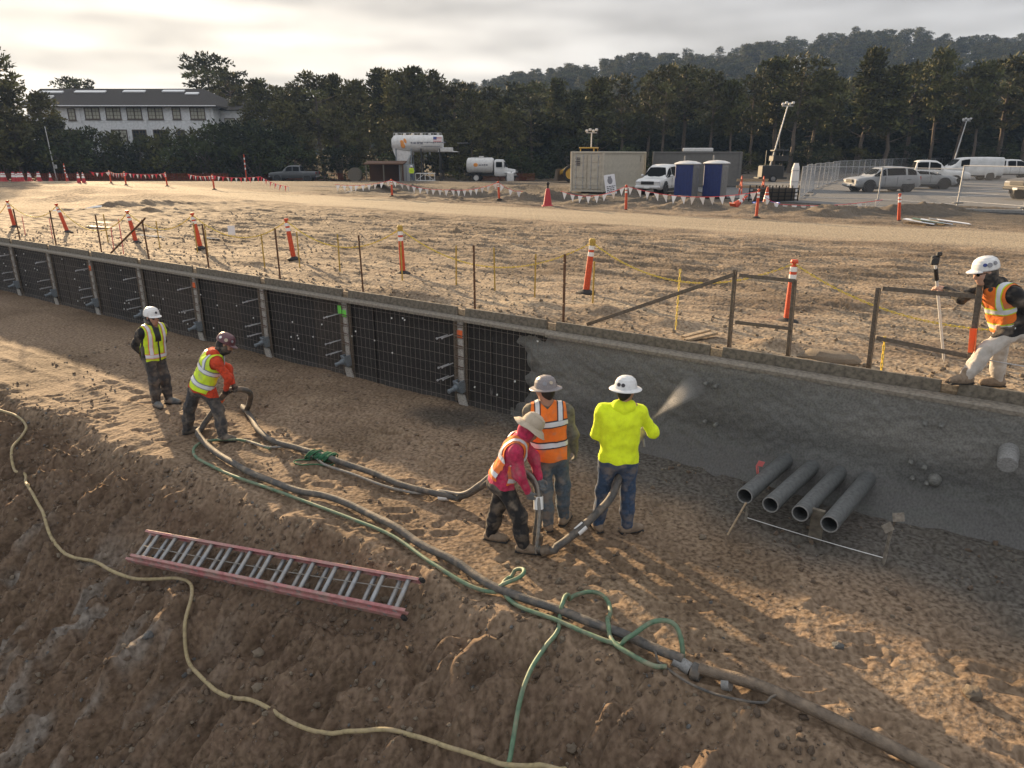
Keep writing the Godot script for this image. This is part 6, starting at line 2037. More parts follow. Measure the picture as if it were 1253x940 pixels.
	# thin hoses
	for q in [["air_hose", M.hose_green, 0.021, "green air hose along the main hose, ending in two small loops by the steel pipe", [V.call(-0.68, 3.39), V.call(-1.32, 3.46), V.call(-1.70, 3.73), V.call(-1.65, 3.96), V.call(-1.29, 4.17), V.call(-0.76, 4.24), V.call(-0.18, 4.24), V.call(0.38, 4.21), V.call(1.17, 4.18), V.call(1.84, 4.17), V.call(2.57, 4.2), V.call(3.24, 4.36), V.call(3.65, 4.42), V.call(3.95, 4.41), Vector3(4.12, 4.31, -1.38), Vector3(4.21, 4.14, -1.35), Vector3(4.16, 4.01, -1.36), Vector3(4.06, 4.02, -1.40), V.call(4.03, 4.16), V.call(4.14, 4.33), V.call(4.38, 4.43), V.call(4.78, 4.42), V.call(5.13, 4.43), V.call(5.36, 4.42), Vector3(5.50, 4.36, -1.34), Vector3(5.65, 4.20, -1.22), Vector3(5.82, 4.16, -1.22), V.call(5.96, 4.26)]],
		["air_hose", M.hose_green, 0.021, "green hose coming up from the bottom edge, looping wide over the main hose", [V.call(5.12, 5.95), V.call(5.03, 5.49), V.call(4.98, 5.37), V.call(4.91, 5.19), V.call(4.87, 5.02), V.call(4.84, 4.86), V.call(4.84, 4.67), V.call(4.86, 4.50), V.call(4.76, 4.29), Vector3(4.78, 4.30, -1.36), Vector3(4.73, 4.13, -1.36), V.call(4.74, 3.98), V.call(4.85, 3.84), V.call(5.0, 3.86), V.call(5.13, 4.01), Vector3(5.22, 4.24, -1.37), Vector3(5.38, 4.42, -1.43), V.call(5.56, 4.47), V.call(5.78, 4.49), V.call(5.87, 4.44)]],
		["air_hose", M.hose_grey, 0.018, "pale grey air hose lying along the upper thick hose to the pink-sleeved worker", [V.call(-1.21, 3.43), V.call(-0.74, 3.39), V.call(-0.49, 3.22), V.call(0.17, 3.26), V.call(0.41, 3.33), V.call(0.92, 3.32), V.call(1.43, 3.33), V.call(1.93, 3.25), Vector3(2.25, 3.1, -1.41), Vector3(2.65, 3.12, -1.32), Vector3(3.0, 3.23, -1.05), Vector3(3.38, 3.40, -0.73), Vector3(3.66, 3.36, -0.63), Vector3(3.86, 3.36, -0.72), Vector3(3.98, 3.46, -0.95), Vector3(4.0, 3.50, -1.2), Vector3(3.99, 3.52, -1.42)]],
		["water_hose", M.hose_tan, 0.02, "long yellowish hose snaking down the cut bank past the ladder", [V.call(-7.6, 4.7), V.call(-6.01, 4.86), V.call(-5.55, 4.79), V.call(-5.05, 4.84), V.call(-4.83, 5.00), V.call(-4.60, 5.24), V.call(-4.27, 5.38), V.call(-4.04, 5.34), V.call(-3.58, 5.50), V.call(-3.23, 5.59), V.call(-2.60, 5.71), V.call(-2.02, 5.87), V.call(-1.49, 5.92), V.call(-1.06, 5.81), V.call(-0.61, 5.79), V.call(-0.23, 5.73), V.call(0.03, 5.62), V.call(0.29, 5.51), V.call(0.59, 5.52), V.call(0.84, 5.64), V.call(1.08, 5.90), V.call(1.30, 6.02), V.call(1.71, 6.10), V.call(2.39, 6.11), V.call(3.12, 6.03), V.call(3.78, 5.86), V.call(4.31, 5.70), V.call(4.61, 5.64), V.call(4.89, 5.57), V.call(5.30, 5.47), V.call(5.93, 5.32)]]]:
		mb = MB.new()
		hose(mb, q[4], q[2])
		tag(part(q[0], mb, q[1]), q[3], "hose")
	# green rope knotted round the hose
	mb = MB.new()
	for k in 16:
		var c := W(0.02 + 0.023 * k, 3.24 - 0.006 * k, trench(0.2, 3.2) + 0.045)
		var p := PackedVector3Array()
		var t := rng.randf_range(-0.5, 0.5)
		var rr := rng.randf_range(0.062, 0.095)
		for i in 13:
			var a := TAU * i / 12.0
			p.push_back(c + (WN * cos(a) * rr * 1.15 + Vector3.UP * (sin(a) * rr * 0.8 + 0.012) + WD * (sin(a + t) * 0.05 + rng.randf_range(-0.008, 0.008))))
		mb.tube(p, 0.0095, 5)
	hose(mb, [V.call(0.1, 3.3), V.call(-0.05, 3.46), V.call(0.12, 3.5), V.call(0.3, 3.36), V.call(0.46, 3.3), V.call(0.42, 3.14), V.call(0.2, 3.1)], 0.0095, 5)
	tag(part("rope_bundle", mb, M.rope_green), "bundle of green rope knotted round the upper thick hose", "rope")
	ladder()
	conduits()

func ladder() -> void:
	var A := W(-0.57, 5.63, -2.10); var B := W(-0.57, 5.31, -1.90)
	var C := W(3.47, 4.96, -1.69); var D := W(3.34, 4.59, -1.46)
	var o := thing("extension_ladder", "red-railed extension ladder with grey rungs lying across the cut bank", "ladder", (A + B + C + D) * 0.25)
	var side := ((B - A) + (D - C)).normalized()
	var long := ((C - A) + (D - B)).normalized()
	side = (side - long * side.dot(long)).normalized()
	var up := side.cross(long).normalized()
	if up.y < 0: up = -up
	var half := 0.205
	var mid0 := (A + B) * 0.5 - o.position; var mid1 := (C + D) * 0.5 - o.position
	for sec in 2:
		var h := up * (0.012 + 0.062 * sec)
		var m0 := mid0 + h + (long * 0.12 if sec == 1 else Vector3.ZERO); var m1 := mid1 + h - (long * 0.0 if sec == 1 else long * 0.06)
		var w := half - (0.028 if sec == 1 else 0.0)
		var l := m0.distance_to(m1)
		for s in [-1, 1]:
			var mb := MB.new()
			var bx := Basis(side, up, side.cross(up)).orthonormalized()
			var c = (m0 + m1) * 0.5 + side * w * s
			var z := (m1 - m0).normalized()
			bx = Basis(side, z.cross(side).normalized(), z).orthonormalized()
			mb.box(c, Vector3(0.008, 0.075, l), 0.002, bx)
			for e in [-1, 1]: mb.box(c + bx.y * 0.036 * e - side * s * 0.014, Vector3(0.03, 0.006, l), 0.001, bx)
			part("rail", mb, M.ladder_red, o)
			if sec == 0 or s == 1:
				mb = MB.new(); mb.box(c + z * (l * 0.5 + 0.02), Vector3(0.04, 0.075, 0.05), 0.01, bx)
				part("end_cap", mb, M.rubber, o)
		for i in 13:
			var t := (i + (0.58 if sec == 1 else 0.35)) / 13.0
			if t > 0.985: continue
			var p := m0.lerp(m1, t)
			var mb := MB.new()
			mb.cyl(p - side * w, p + side * w, 0.025, 0.025, 10)
			for s in [-1, 1]: mb.cyl(p + side * (w - 0.012) * s, p + side * (w + 0.006) * s, 0.027, 0.027, 10)
			part("rung", mb, M.ladder_alu, o)
	var rp := MB.new()
	rp.tube(sag(mid0 + up * 0.09 + long * 0.2 - side * 0.02, mid1 + up * 0.08 - long * 0.15 + side * 0.05, 0.03), 0.006, 5)
	part("pull_rope", rp, M.hose_grey, o)

func conduits() -> void:
	for i in 4:
		var d: float = [5.67, 6.0, 6.32, 6.64][i]
		var tip: Vector3 = W([5.57, 5.875, 6.20, 6.515][i], [1.57, 1.62, 1.64, 1.71][i], -1.15)
		var root := W(d, 0.12, -1.19)
		var o := thing("conduit_pipe", "dark conduit pipe jutting from the sprayed wall, %s of four" % ["leftmost", "second from the left", "third from the left", "rightmost"][i], "pipe", root, 0.0, "four conduit pipes through the wall")
		var z := (tip - root).normalized()
		var x := z.cross(Vector3.UP).normalized()
		var bx := Basis(x, z, x.cross(z))
		var l := root.distance_to(tip)
		var mb := MB.new()
		mb.lathe([Vector2(0.094, 0.0), Vector2(0.094, l - 0.004), Vector2(0.091, l)], 28, Vector3.ZERO, bx)
		mb.lathe([Vector2(0.081, l - 0.001), Vector2(0.079, l - 0.5), Vector2(0.0, l - 0.5)], 28, Vector3.ZERO, bx)
		part("tube", mb, M.conduit, o)
		mb = MB.new()
		mb.lathe([Vector2(0.0925, l - 0.012), Vector2(0.0915, l + 0.002), Vector2(0.080, l + 0.002), Vector2(0.079, l - 0.012)], 28, Vector3.ZERO, bx)
		part("cut_end", mb, M.conduit_end, o)
	var o := thing("capped_pipe", "short capped pipe stub wrapped in clear film, high on the wall at far right", "pipe", W(7.95, 0.1, -0.5))
	var mb := MB.new()
	var b := Basis(Vector3(WD), Vector3(WN + Vector3(0, -0.15, 0)).normalized(), Vector3.DOWN).orthonormalized()
	mb.lathe([Vector2(0.095, 0.0), Vector2(0.095, 0.34), Vector2(0.09, 0.36), Vector2(0.0, 0.362)], 22, Vector3.ZERO, b)
	part("tube", mb, M.conduit_end, o)
	mb = MB.new()
	for k in 2: mb.lathe([Vector2(0.097, 0.1 + k * 0.06), Vector2(0.101, 0.11 + k * 0.06), Vector2(0.097, 0.13 + k * 0.06)], 22, Vector3.ZERO, b)
	part("film_wrap", mb, M.conduit_end, o)
	mb = MB.new()
	mb.ball(W(7.32, spray_n(7.32, -1.0) + 0.02, -1.02), Vector3(0.075, 0.08, 0.075), 12)
	tag(part("cement_lump", mb, M.shotcrete_plain), "rounded grey cement-covered knob on the wall right of the four pipes", "lump")
	# cradle and layout string under the pipes
	mb = MB.new()
	mb.box(W(6.36, 1.50, -1.32), Vector3(0.14, 0.42, 0.045), 0.006, Basis(Vector3.UP, FRAME_TURN))
	tag(part("support_plank", mb, M.wood_grey), "upright plank propping the row of four pipes from below", "plank")
	var gy := func(d: float, n: float) -> float: return trench(d, n)
	for q in [[5.60, 1.52, 0.18, 0.0, "short pale stake under the leftmost of the four pipes"], [7.06, 1.55, 0.40, 0.02, "taller pale stake at the right end of the layout string, card on top"]]:
		o = thing("layout_stake", q[4], "stake", W(q[0], q[1], gy.call(q[0], q[1])))
		mb = MB.new(); mb.bar(Vector3(0, -0.1, 0), Vector3(q[3], q[2], 0), 0.045, 0.02, 0.003)
		part("stake", mb, M.wood_ledge, o)
		if q[2] > 0.3:
			for c in [[-0.03, 0.42, 0.1, 0.5], [0.06, 0.54, 0.12, 0.05]]:
				mb = MB.new(); mb.box(Vector3(c[0], c[1], 0.02), Vector3(c[2], 0.09, 0.008), 0.002, Basis(Vector3.BACK, c[3]) * Basis(Vector3.RIGHT, -0.4))
				part("card", mb, M.wood_ledge, o)
			mb = MB.new(); mb.bar(Vector3(0.02, 0.38, 0), Vector3(0.06, 0.54, 0), 0.012, 0.012)
			part("card_wire", mb, M.raw_steel, o)
	mb = MB.new()
	mb.bar(W(5.52, 1.92, -1.52), W(5.62, 1.66, -1.18), 0.018, 0.018, 0.002)
	tag(part("leaning_stick", mb, M.wood_new), "thin stick leaning against the leftmost of the four pipes", "stick")
	mb = MB.new()
	mb.tube(sag(W(5.60, 1.52, gy.call(5.6, 1.52) + 0.05), W(7.05, 1.55, gy.call(7.06, 1.55) + 0.05), 0.01), 0.005, 5)
	tag(part("layout_string", mb, M.white_tape), "white layout string stretched along the ground below the four pipes", "string")
	o = thing("ribbon_marker", "small red ribbon marker on a wire behind the leftmost pipe", "marker", W(5.52, 0.95, -1.35))
	mb = MB.new(); mb.tube(PackedVector3Array([Vector3(0, 0, 0), Vector3(0, 0.36, 0)]), 0.004, 5)
	part("wire", mb, M.raw_steel, o)
	mb = MB.new(); mb.box(Vector3(0.03, 0.36, 0), Vector3(0.11, 0.07, 0.006), 0.002, Basis(Vector3.BACK, -0.4) * Basis(Vector3.UP, 0.4)); mb.box(Vector3(0.0, 0.28, 0.0), Vector3(0.03, 0.12, 0.005), 0.001, Basis(Vector3.BACK, 0.2))
	part("ribbon", mb, M.stake_pink, o)

# ---------------------------------------------------------------- people: a field of tapered capsules meshed as surface nets
func field_mesh(bones: Array, cell: float, k: float, jitter := 0.0) -> MB:
	var lo := Vector3.ONE * 1e9; var hi := -lo
	for b in bones:
		var r: float = maxf(b[2], b[3]) + cell * 3.0
		lo = lo.min(b[0] - Vector3.ONE * r).min(b[1] - Vector3.ONE * r)
		hi = hi.max(b[0] + Vector3.ONE * r).max(b[1] + Vector3.ONE * r)
	var nx := int((hi.x - lo.x) / cell) + 2; var ny := int((hi.y - lo.y) / cell) + 2; var nz := int((hi.z - lo.z) / cell) + 2
	var E := PackedFloat32Array(); E.resize(nx * ny * nz)
	var near := cell * 2.6 + 2.0 / k
	for b in bones:
		var a: Vector3 = b[0]; var ab: Vector3 = b[1] - a
		var ra: float = b[2]; var rb: float = b[3]
		var l2 := maxf(ab.length_squared(), 1e-9)
		var m := maxf(ra, rb) + near
		var p0: Vector3 = (a.min(b[1]) - Vector3.ONE * m - lo) / cell
		var p1: Vector3 = (a.max(b[1]) + Vector3.ONE * m - lo) / cell
		for z in range(maxi(0, int(p0.z)), mini(nz, int(p1.z) + 1)):
			for y in range(maxi(0, int(p0.y)), mini(ny, int(p1.y) + 1)):
				var base := (z * ny + y) * nx
				for x in range(maxi(0, int(p0.x)), mini(nx, int(p1.x) + 1)):
					var p := Vector3(lo.x + x * cell, lo.y + y * cell, lo.z + z * cell) - a
					var t := clampf(p.dot(ab) / l2, 0.0, 1.0)
					var d := (p - ab * t).length() - (ra + (rb - ra) * t)
					if d < near: E[base + x] += exp(-k * maxf(d, -0.12))
	var F := PackedFloat32Array(); F.resize(E.size())
	for i in E.size(): F[i] = 1.0 if E[i] <= 0.0 else -log(E[i]) / k
	var ids := {}
	var V := PackedVector3Array()
	var off := [0, 1, nx, nx + 1, nx * ny, nx * ny + 1, nx * ny + nx, nx * ny + nx + 1]
	var corner := [Vector3(0, 0, 0), Vector3(1, 0, 0), Vector3(0, 1, 0), Vector3(1, 1, 0), Vector3(0, 0, 1), Vector3(1, 0, 1), Vector3(0, 1, 1), Vector3(1, 1, 1)]
	var edges := [[0, 1], [2, 3], [4, 5], [6, 7], [0, 2], [1, 3], [4, 6], [5, 7], [0, 4], [1, 5], [2, 6], [3, 7]]
	var band := cell * 2.0
	for z in nz - 1:
		for y in ny - 1:
			var base := (z * ny + y) * nx
			for x in nx - 1:
				var i := base + x
				var f0 := F[i]
				if f0 > band or f0 < -band: continue
				var c := 0
				for q in 8:
					if F[i + off[q]] < 0.0: c += 1
				if c == 0 or c == 8: continue
				var s := Vector3.ZERO; var m := 0
				for e in edges:
					var fa := F[i + off[e[0]]]; var fb := F[i + off[e[1]]]
					if (fa < 0.0) != (fb < 0.0):
						s += (corner[e[0]] as Vector3).lerp(corner[e[1]], fa / (fa - fb)); m += 1
				ids[i] = V.size()
				V.push_back(lo + (Vector3(x, y, z) + s / m) * cell)
	var T := PackedInt32Array()
	for i in ids:
		var x: int = i % nx; var y: int = (i / nx) % ny; var z: int = i / (nx * ny)
		for ax in 3:
			var step: int = [1, nx, nx * ny][ax]
			var u: int = [nx, nx * ny, 1][ax]
			var w: int = [nx * ny, 1, nx][ax]
			if [y, z, x][ax] == 0 or [z, x, y][ax] == 0: continue
			var a := F[i] < 0.0; var b := F[i + step] < 0.0
			if a == b: continue
			if not (ids.has(i - u) and ids.has(i - w) and ids.has(i - u - w)): continue
			var q := [ids[i], ids[i - u], ids[i - u - w], ids[i - w]]
			if a: T.append_array([q[0], q[1], q[2], q[0], q[2], q[3]])
			else: T.append_array([q[0], q[2], q[1], q[0], q[3], q[2]])
	var N := PackedVector3Array(); N.resize(V.size())
	for i in range(0, T.size(), 3):
		var nn := (V[T[i + 1]] - V[T[i]]).cross(V[T[i + 2]] - V[T[i]])
		for q in 3: N[T[i + q]] += nn
	for i in N.size(): N[i] = N[i].normalized()
	if jitter > 0.0:
		var W2 := V.duplicate()
		for i in V.size():
			var p := V[i]
			var f := nb.get_noise_3d(p.x * 900.0, p.y * 420.0, p.z * 900.0) + 0.7 * na.get_noise_3d(p.x * 420.0 + 90.0, p.y * 700.0, p.z * 420.0)
			W2[i] = p + N[i] * (f * jitter)
		V = W2
		N.fill(Vector3.ZERO)
		for i in range(0, T.size(), 3):
			var nn := (V[T[i + 1]] - V[T[i]]).cross(V[T[i + 2]] - V[T[i]])
			for q in 3: N[T[i + q]] += nn
		for i in N.size(): N[i] = N[i].normalized()
	var mb := MB.new()
	for i in range(0, T.size(), 3):
		mb.tri_n(V[T[i]], V[T[i + 1]], V[T[i + 2]], N[T[i]], N[T[i + 1]], N[T[i + 2]])
	return mb

# cuts a shape in two along f = 0: [f >= 0, f < 0]
func cut(mb: MB, f: Callable) -> Array:
	var A := MB.new(); var B := MB.new()
	for i in range(0, mb.v.size(), 3):
		var p := [mb.v[i], mb.v[i + 1], mb.v[i + 2]]
		var q := [mb.n[i], mb.n[i + 1], mb.n[i + 2]]
		var g := [f.call(p[0]), f.call(p[1]), f.call(p[2])]
		for sgn in [1.0, -1.0]:
			var out := A if sgn > 0 else B
			var pp := []; var qq := []
			for e in 3:
				var e2 := (e + 1) % 3
				var ga: float = g[e] * sgn; var gb: float = g[e2] * sgn
				var ina = ga > 0.0 or (ga == 0.0 and sgn > 0)
				var inb = gb > 0.0 or (gb == 0.0 and sgn > 0)
				if ina: pp.append(p[e]); qq.append(q[e])
				if ina != inb:
					var t: float = ga / (ga - gb)
					pp.append((p[e] as Vector3).lerp(p[e2], t)); qq.append((q[e] as Vector3).lerp(q[e2], t).normalized())
			for e in range(1, pp.size() - 1):
				out.v.push_back(pp[0]); out.v.push_back(pp[e]); out.v.push_back(pp[e + 1])
				out.n.push_back(qq[0]); out.n.push_back(qq[e]); out.n.push_back(qq[e + 1])
				for w in 3: out.c.push_back(Color.WHITE)
	return [A, B]

func band(mb: MB, f: Callable, a: float, b: float, lift: float) -> MB:
	var x: MB = cut(mb, func(p: Vector3) -> float: return f.call(p) - a)[0]
	var y: MB = cut(x, func(p: Vector3) -> float: return b - f.call(p))[0]
	for i in y.v.size(): y.v[i] += y.n[i] * lift
	return y

func hand_bones(wrist: Vector3, dir: Vector3, palm: Vector3, side: float, curl: float) -> Array:
	# side +1: the thumb lies towards dir x palm
	var d := dir.normalized()
	var pn := (palm - d * palm.dot(d)).normalized()
	var t := d.cross(pn) * side
	var o := [[wrist - d * 0.03, wrist + d * 0.02, 0.026, 0.027], [wrist + d * 0.02 + t * 0.02, wrist + d * 0.085 + t * 0.026, 0.017, 0.014], [wrist + d * 0.02 - t * 0.014, wrist + d * 0.08 - t * 0.026, 0.017, 0.013], [wrist + d * 0.02, wrist + d * 0.085, 0.018, 0.014]]
	for i in 4:
		var l: float = [0.072, 0.080, 0.074, 0.058][i]
		var p := wrist + d * (0.088 - 0.004 * absf(i - 1.2)) + t * (0.030 - 0.020 * i)
		var a := curl * (0.75 + 0.12 * i)
		var e := d.rotated(t * side, 0.0)
		for s in 3:
			e = (d * cos(a * (s + 0.55)) + pn * sin(a * (s + 0.55)))
			var q: Vector3 = p + e * l * [0.46, 0.31, 0.23][s]
			o.append([p, q, 0.0096 - 0.001 * s, 0.0090 - 0.001 * s])
			p = q
	var b := wrist + d * 0.03 + t * 0.026
	var b2 := b + (d * 0.6 + t * 0.75 + pn * 0.35 * curl).normalized() * 0.042
	var b3 := b2 + (d * 0.85 + t * 0.15 + pn * 0.75 * curl).normalized() * 0.032
	o.append([b, b2, 0.0135, 0.011]); o.append([b2, b3, 0.011, 0.009])
	return o

func head_bones(c: Vector3, bx: Basis) -> Array:
	# bx: x to the person's left, y up, z forward (face)
	var P := func(x: float, y: float, z: float) -> Vector3: return c + bx * Vector3(x, y, z)
	return [[P.call(0, 0.035, -0.035), P.call(0, 0.035, 0.022), 0.078, 0.074], [P.call(0, -0.02, -0.02), P.call(0, -0.03, 0.03), 0.066, 0.056], [P.call(0, -0.075, 0.045), P.call(0, -0.088, 0.062), 0.038, 0.026],
		[P.call(0.038, -0.06, 0.0), P.call(0.012, -0.09, 0.05), 0.026, 0.024], [P.call(-0.038, -0.06, 0.0), P.call(-0.012, -0.09, 0.05), 0.026, 0.024], [P.call(0, 0.012, 0.092), P.call(0, -0.022, 0.112), 0.010, 0.014],
		[P.call(0.03, 0.022, 0.082), P.call(-0.03, 0.022, 0.082), 0.015, 0.015], [P.call(0.02, -0.058, 0.088), P.call(-0.02, -0.058, 0.088), 0.010, 0.010], [P.call(0.045, -0.02, 0.06), P.call(0.03, -0.03, 0.07), 0.022, 0.02], [P.call(-0.045, -0.02, 0.06), P.call(-0.03, -0.03, 0.07), 0.022, 0.02],
		[P.call(0.078, 0.015, -0.012), P.call(0.074, -0.028, -0.004), 0.014, 0.010], [P.call(-0.078, 0.015, -0.012), P.call(-0.074, -0.028, -0.004), 0.014, 0.010], [P.call(0, -0.07, -0.025), P.call(0, -0.15, -0.035), 0.056, 0.060]]

func person(label: String, at: Vector3, J: Dictionary, o_: Dictionary) -> Node3D:
	var o := thing("person", label, "person", at)
	var cell: float = o_.get("cell", 0.0178)
	var up = ((J.chest as Vector3) - J.pelvis).normalized()
	var f: Vector3 = (J.face as Vector3).normalized()
	var lat = ((J.shL as Vector3) - J.shR).normalized()        # to the person's left
	var chest_f = lat.cross(up).normalized()                  # forward
	if chest_f.dot(J.get("front", f)) < 0: chest_f = -chest_f
	var th: float = o_.get("bulk", 1.0)
	var torso := []
	var waist: Vector3 = (J.pelvis as Vector3).lerp(J.chest, 0.42)
	for s in [-1.0, 1.0]:
		torso.append([J.pelvis + lat * 0.070 * s - up * 0.03, waist + lat * 0.068 * s, 0.108 * th, 0.105 * th])
		torso.append([waist + lat * 0.068 * s, J.chest + lat * 0.078 * s, 0.108 * th, 0.118 * th])
		var sh: Vector3 = J.shL if s > 0 else J.shR
		torso.append([J.chest + lat * 0.07 * s + up * 0.05, sh - lat * 0.03 * s - up * 0.005, 0.10 * th, 0.066])
		torso.append([J.neck - up * 0.03, sh - up * 0.0, 0.055, 0.058])
	torso.append([J.chest, J.neck - up * 0.04, 0.105 * th, 0.07])
	torso.append([J.pelvis - chest_f * 0.035 - up * 0.05, J.pelvis - chest_f * 0.03, 0.10 * th, 0.10 * th])
	var arms := []
	for s in ["L", "R"]:
		arms.append([J["sh" + s], J["el" + s], 0.066, 0.054])
		arms.append([J["el" + s], (J["el" + s] as Vector3).lerp(J["wr" + s], 0.93), 0.055, 0.040])
	var legs := []
	for s in ["L", "R"]:
		legs.append([J["hip" + s], J["kn" + s], 0.104 * lerpf(1.0, th, 0.5), 0.076])
		legs.append([J["kn" + s], (J["kn" + s] as Vector3).lerp(J["an" + s], 0.55), 0.076, 0.072])
		legs.append([(J["kn" + s] as Vector3).lerp(J["an" + s], 0.55), J["an" + s], 0.072, 0.066])
	var neck := [[J.neck - up * 0.05, (J.neck as Vector3).lerp(J.head, 0.4), 0.058, 0.054]]
	var body := field_mesh(torso + arms + legs + neck, cell, 42.0, o_.get("folds", 0.015))
	# garments: the hem, the collar
	var hem: Vector3 = J.pelvis + up * (o_.hem as float)
	var near_leg := func(p: Vector3) -> float:    # > 0 when nearer torso or legs than an arm
		var da := 1e9
		for b in arms:
			var ab: Vector3 = b[1] - b[0]
			var t := clampf((p - b[0]).dot(ab) / ab.length_squared(), 0.0, 1.0)
			da = minf(da, p.distance_to(b[0] + ab * t) - lerpf(b[2], b[3], t))
		var dl := 1e9
		for b in legs + [torso[0], torso[1], torso[4], torso[5]]:
			var ab: Vector3 = b[1] - b[0]
			var t := clampf((p - b[0]).dot(ab) / maxf(ab.length_squared(), 1e-6), 0.0, 1.0)
			dl = minf(dl, p.distance_to(b[0] + ab * t) - lerpf(b[2], b[3], t))
		return da - dl
	var split := cut(body, func(p: Vector3) -> float: return (p - hem).dot((up + Vector3.UP * float(o_.get("level", 0.3))).normalized()) + 0.012 * sin(p.x * 31.0 + p.z * 17.0))
	var upper: MB = split[0]
	var low := MB.new()
	var below: MB = split[1]
	for i in range(0, below.v.size(), 3):
		var c := (below.v[i] + below.v[i + 1] + below.v[i + 2]) / 3.0
		var to := low if near_leg.call(c) > 0.0 else upper
		for q in 3: to.v.push_back(below.v[i + q]); to.n.push_back(below.n[i + q]); to.c.push_back(Color.WHITE)
	var sk := cut(upper, func(p: Vector3) -> float: return (p - (J.neck as Vector3) - up * 0.005).dot(((J.head as Vector3) - J.neck).normalized()) if p.distance_to(J.neck) < 0.16 else -1.0)
	var am := ArrayMesh.new()
	(sk[1] as MB).mesh(o_.shirt, am)
	low.mesh(o_.pants, am)
	var skin: MB = sk[0]
	# head, on a finer grid
	var hx := Basis(Vector3.UP.cross(f).normalized(), Vector3.UP, f)
	var fl := (f - Vector3.UP * f.y).normalized()
	hx = Basis(Vector3.UP.cross(fl).normalized(), Vector3.UP, fl)
	hx = Basis(hx.x, -asin(clampf(f.y, -0.9, 0.9))) * hx
	var hb := head_bones(J.head, hx)
	hb.append([(J.neck as Vector3) - up * 0.02, J.head - hx.y * 0.07, 0.05, 0.052])
	skin.add_mesh(field_mesh(hb, 0.0085 if cell < 0.02 else 0.02, 90.0))
	skin.mesh(o_.skin, am)
	# hands
	var hands := MB.new()
	for s in ["L", "R"]:
		var dir: Vector3 = J.get("hd" + s, (J["wr" + s] as Vector3) - J["el" + s])
		var palm: Vector3 = J.get("pm" + s, -lat if s == "L" else lat)
		hands.add_mesh(field_mesh(hand_bones((J["wr" + s] as Vector3).lerp(J["el" + s], 0.04), dir, palm, J.get("ts" + s, 1.0), J.get("cl" + s, 0.5)), 0.0052 if cell < 0.02 else 0.02, 160.0))
	hands.mesh(o_.get("glove", o_.skin), am)
	# boots
	var boots := MB.new()
	for s in ["L", "R"]:
		var a: Vector3 = J["an" + s]
		var td: Vector3 = (J["toe" + s] as Vector3).normalized()
		boots.add_mesh(field_mesh([[a + Vector3(0, 0.05, 0), a - Vector3(0, 0.03, 0), 0.056, 0.05], [a - Vector3(0, 0.045, 0) - td * 0.045, a - Vector3(0, 0.045, 0) + td * 0.10, 0.044, 0.044], [a - Vector3(0, 0.035, 0) + td * 0.02, a - Vector3(0, 0.048, 0) + td * 0.165, 0.05, 0.042]], 0.013 if cell < 0.02 else 0.025, 70.0))
	boots.mesh(o_.boot, am)
	part_mesh("body", am, o)
	var soles := MB.new()
	for s in ["L", "R"]:
		var a: Vector3 = J["an" + s]
		var td: Vector3 = (J["toe" + s] as Vector3).normalized()
		soles.box(a + td * 0.06 - Vector3(0, 0.083, 0), Vector3(0.095, 0.022, 0.29), 0.01, Basis(Vector3.UP.cross(td), Vector3.UP, td))
	part("soles", soles, M.rubber, o)
	# vest
	if o_.has("vest"):
		var vt := []
		for b in torso.slice(0, torso.size()): vt.append([b[0], b[1], b[2] + 0.014, b[3] + 0.013])
		for s in [1.0, -1.0]:
			var sh: Vector3 = J.shL if s > 0 else J.shR
			vt.append([sh - lat * 0.05 * s, sh - lat * 0.005 * s - up * 0.02, 0.075, 0.074])
			if o_.get("short", false) == false: vt.append([J.pelvis + lat * 0.07 * s - up * 0.06, J.pelvis + lat * 0.07 * s, 0.118 * th, 0.122 * th])
		var vm := field_mesh(vt, cell, 42.0, 0.012)
		var vh: float = o_.get("vest_hem", -0.03)
		vm = cut(vm, func(p: Vector3) -> float: return (p - (J.pelvis as Vector3)).dot(up) - vh + 0.010 * sin(p.x * 23.0 - p.z * 19.0))[0]
		vm = cut(vm, func(p: Vector3) -> float: return 0.02 - (p - (J.neck as Vector3)).dot(up) + 0.9 * absf((p - (J.neck as Vector3)).dot(lat)) - 0.05)[0]
		for s in [1.0, -1.0]:
			var sh: Vector3 = J.shL if s > 0 else J.shR
			vm = cut(vm, func(p: Vector3) -> float: return 0.012 - (p - sh).dot(lat) * s - maxf(0.0, 0.10 + (p - sh).dot(up)) * 0.12)[0]
		var vest := part("vest", vm, o_.vest, o)
		var hgt := func(p: Vector3) -> float: return (p - (J.pelvis as Vector3)).dot(up)
		var ltr := func(p: Vector3) -> float: return absf((p - (J.chest as Vector3)).dot(lat))
		for q in o_.bands:
			var src := vm
			part("band_edge", band(src, hgt, q - 0.040, q + 0.040, 0.004), o_.trim, vest)
			part("reflective_band", band(src, hgt, q - 0.026, q + 0.026, 0.008), M.reflective, vest)
		for top in [vm]:
			var up_part: MB = cut(top, func(p: Vector3) -> float: return hgt.call(p) - (o_.bands[0] as float) - 0.03)[0]
			part("shoulder_edge", band(up_part, ltr, 0.088, 0.158, 0.004), o_.trim, vest)
			part("shoulder_band", band(up_part, ltr, 0.100, 0.146, 0.008), M.reflective, vest)
		if o_.get("zip", false):
			var front: MB = cut(vm, func(p: Vector3) -> float: return (p - (J.chest as Vector3)).dot(chest_f))[0]
			part("zip", band(front, func(p: Vector3) -> float: return (p - (J.chest as Vector3)).dot(lat), -0.014, 0.014, 0.009), M.black_plastic, vest)
			part("lapel", band(cut(front, func(p: Vector3) -> float: return hgt.call(p) - 0.28)[0], func(p: Vector3) -> float: return absf((p - (J.chest as Vector3)).dot(lat)), 0.0, 0.05, 0.006), M.black_plastic, vest)
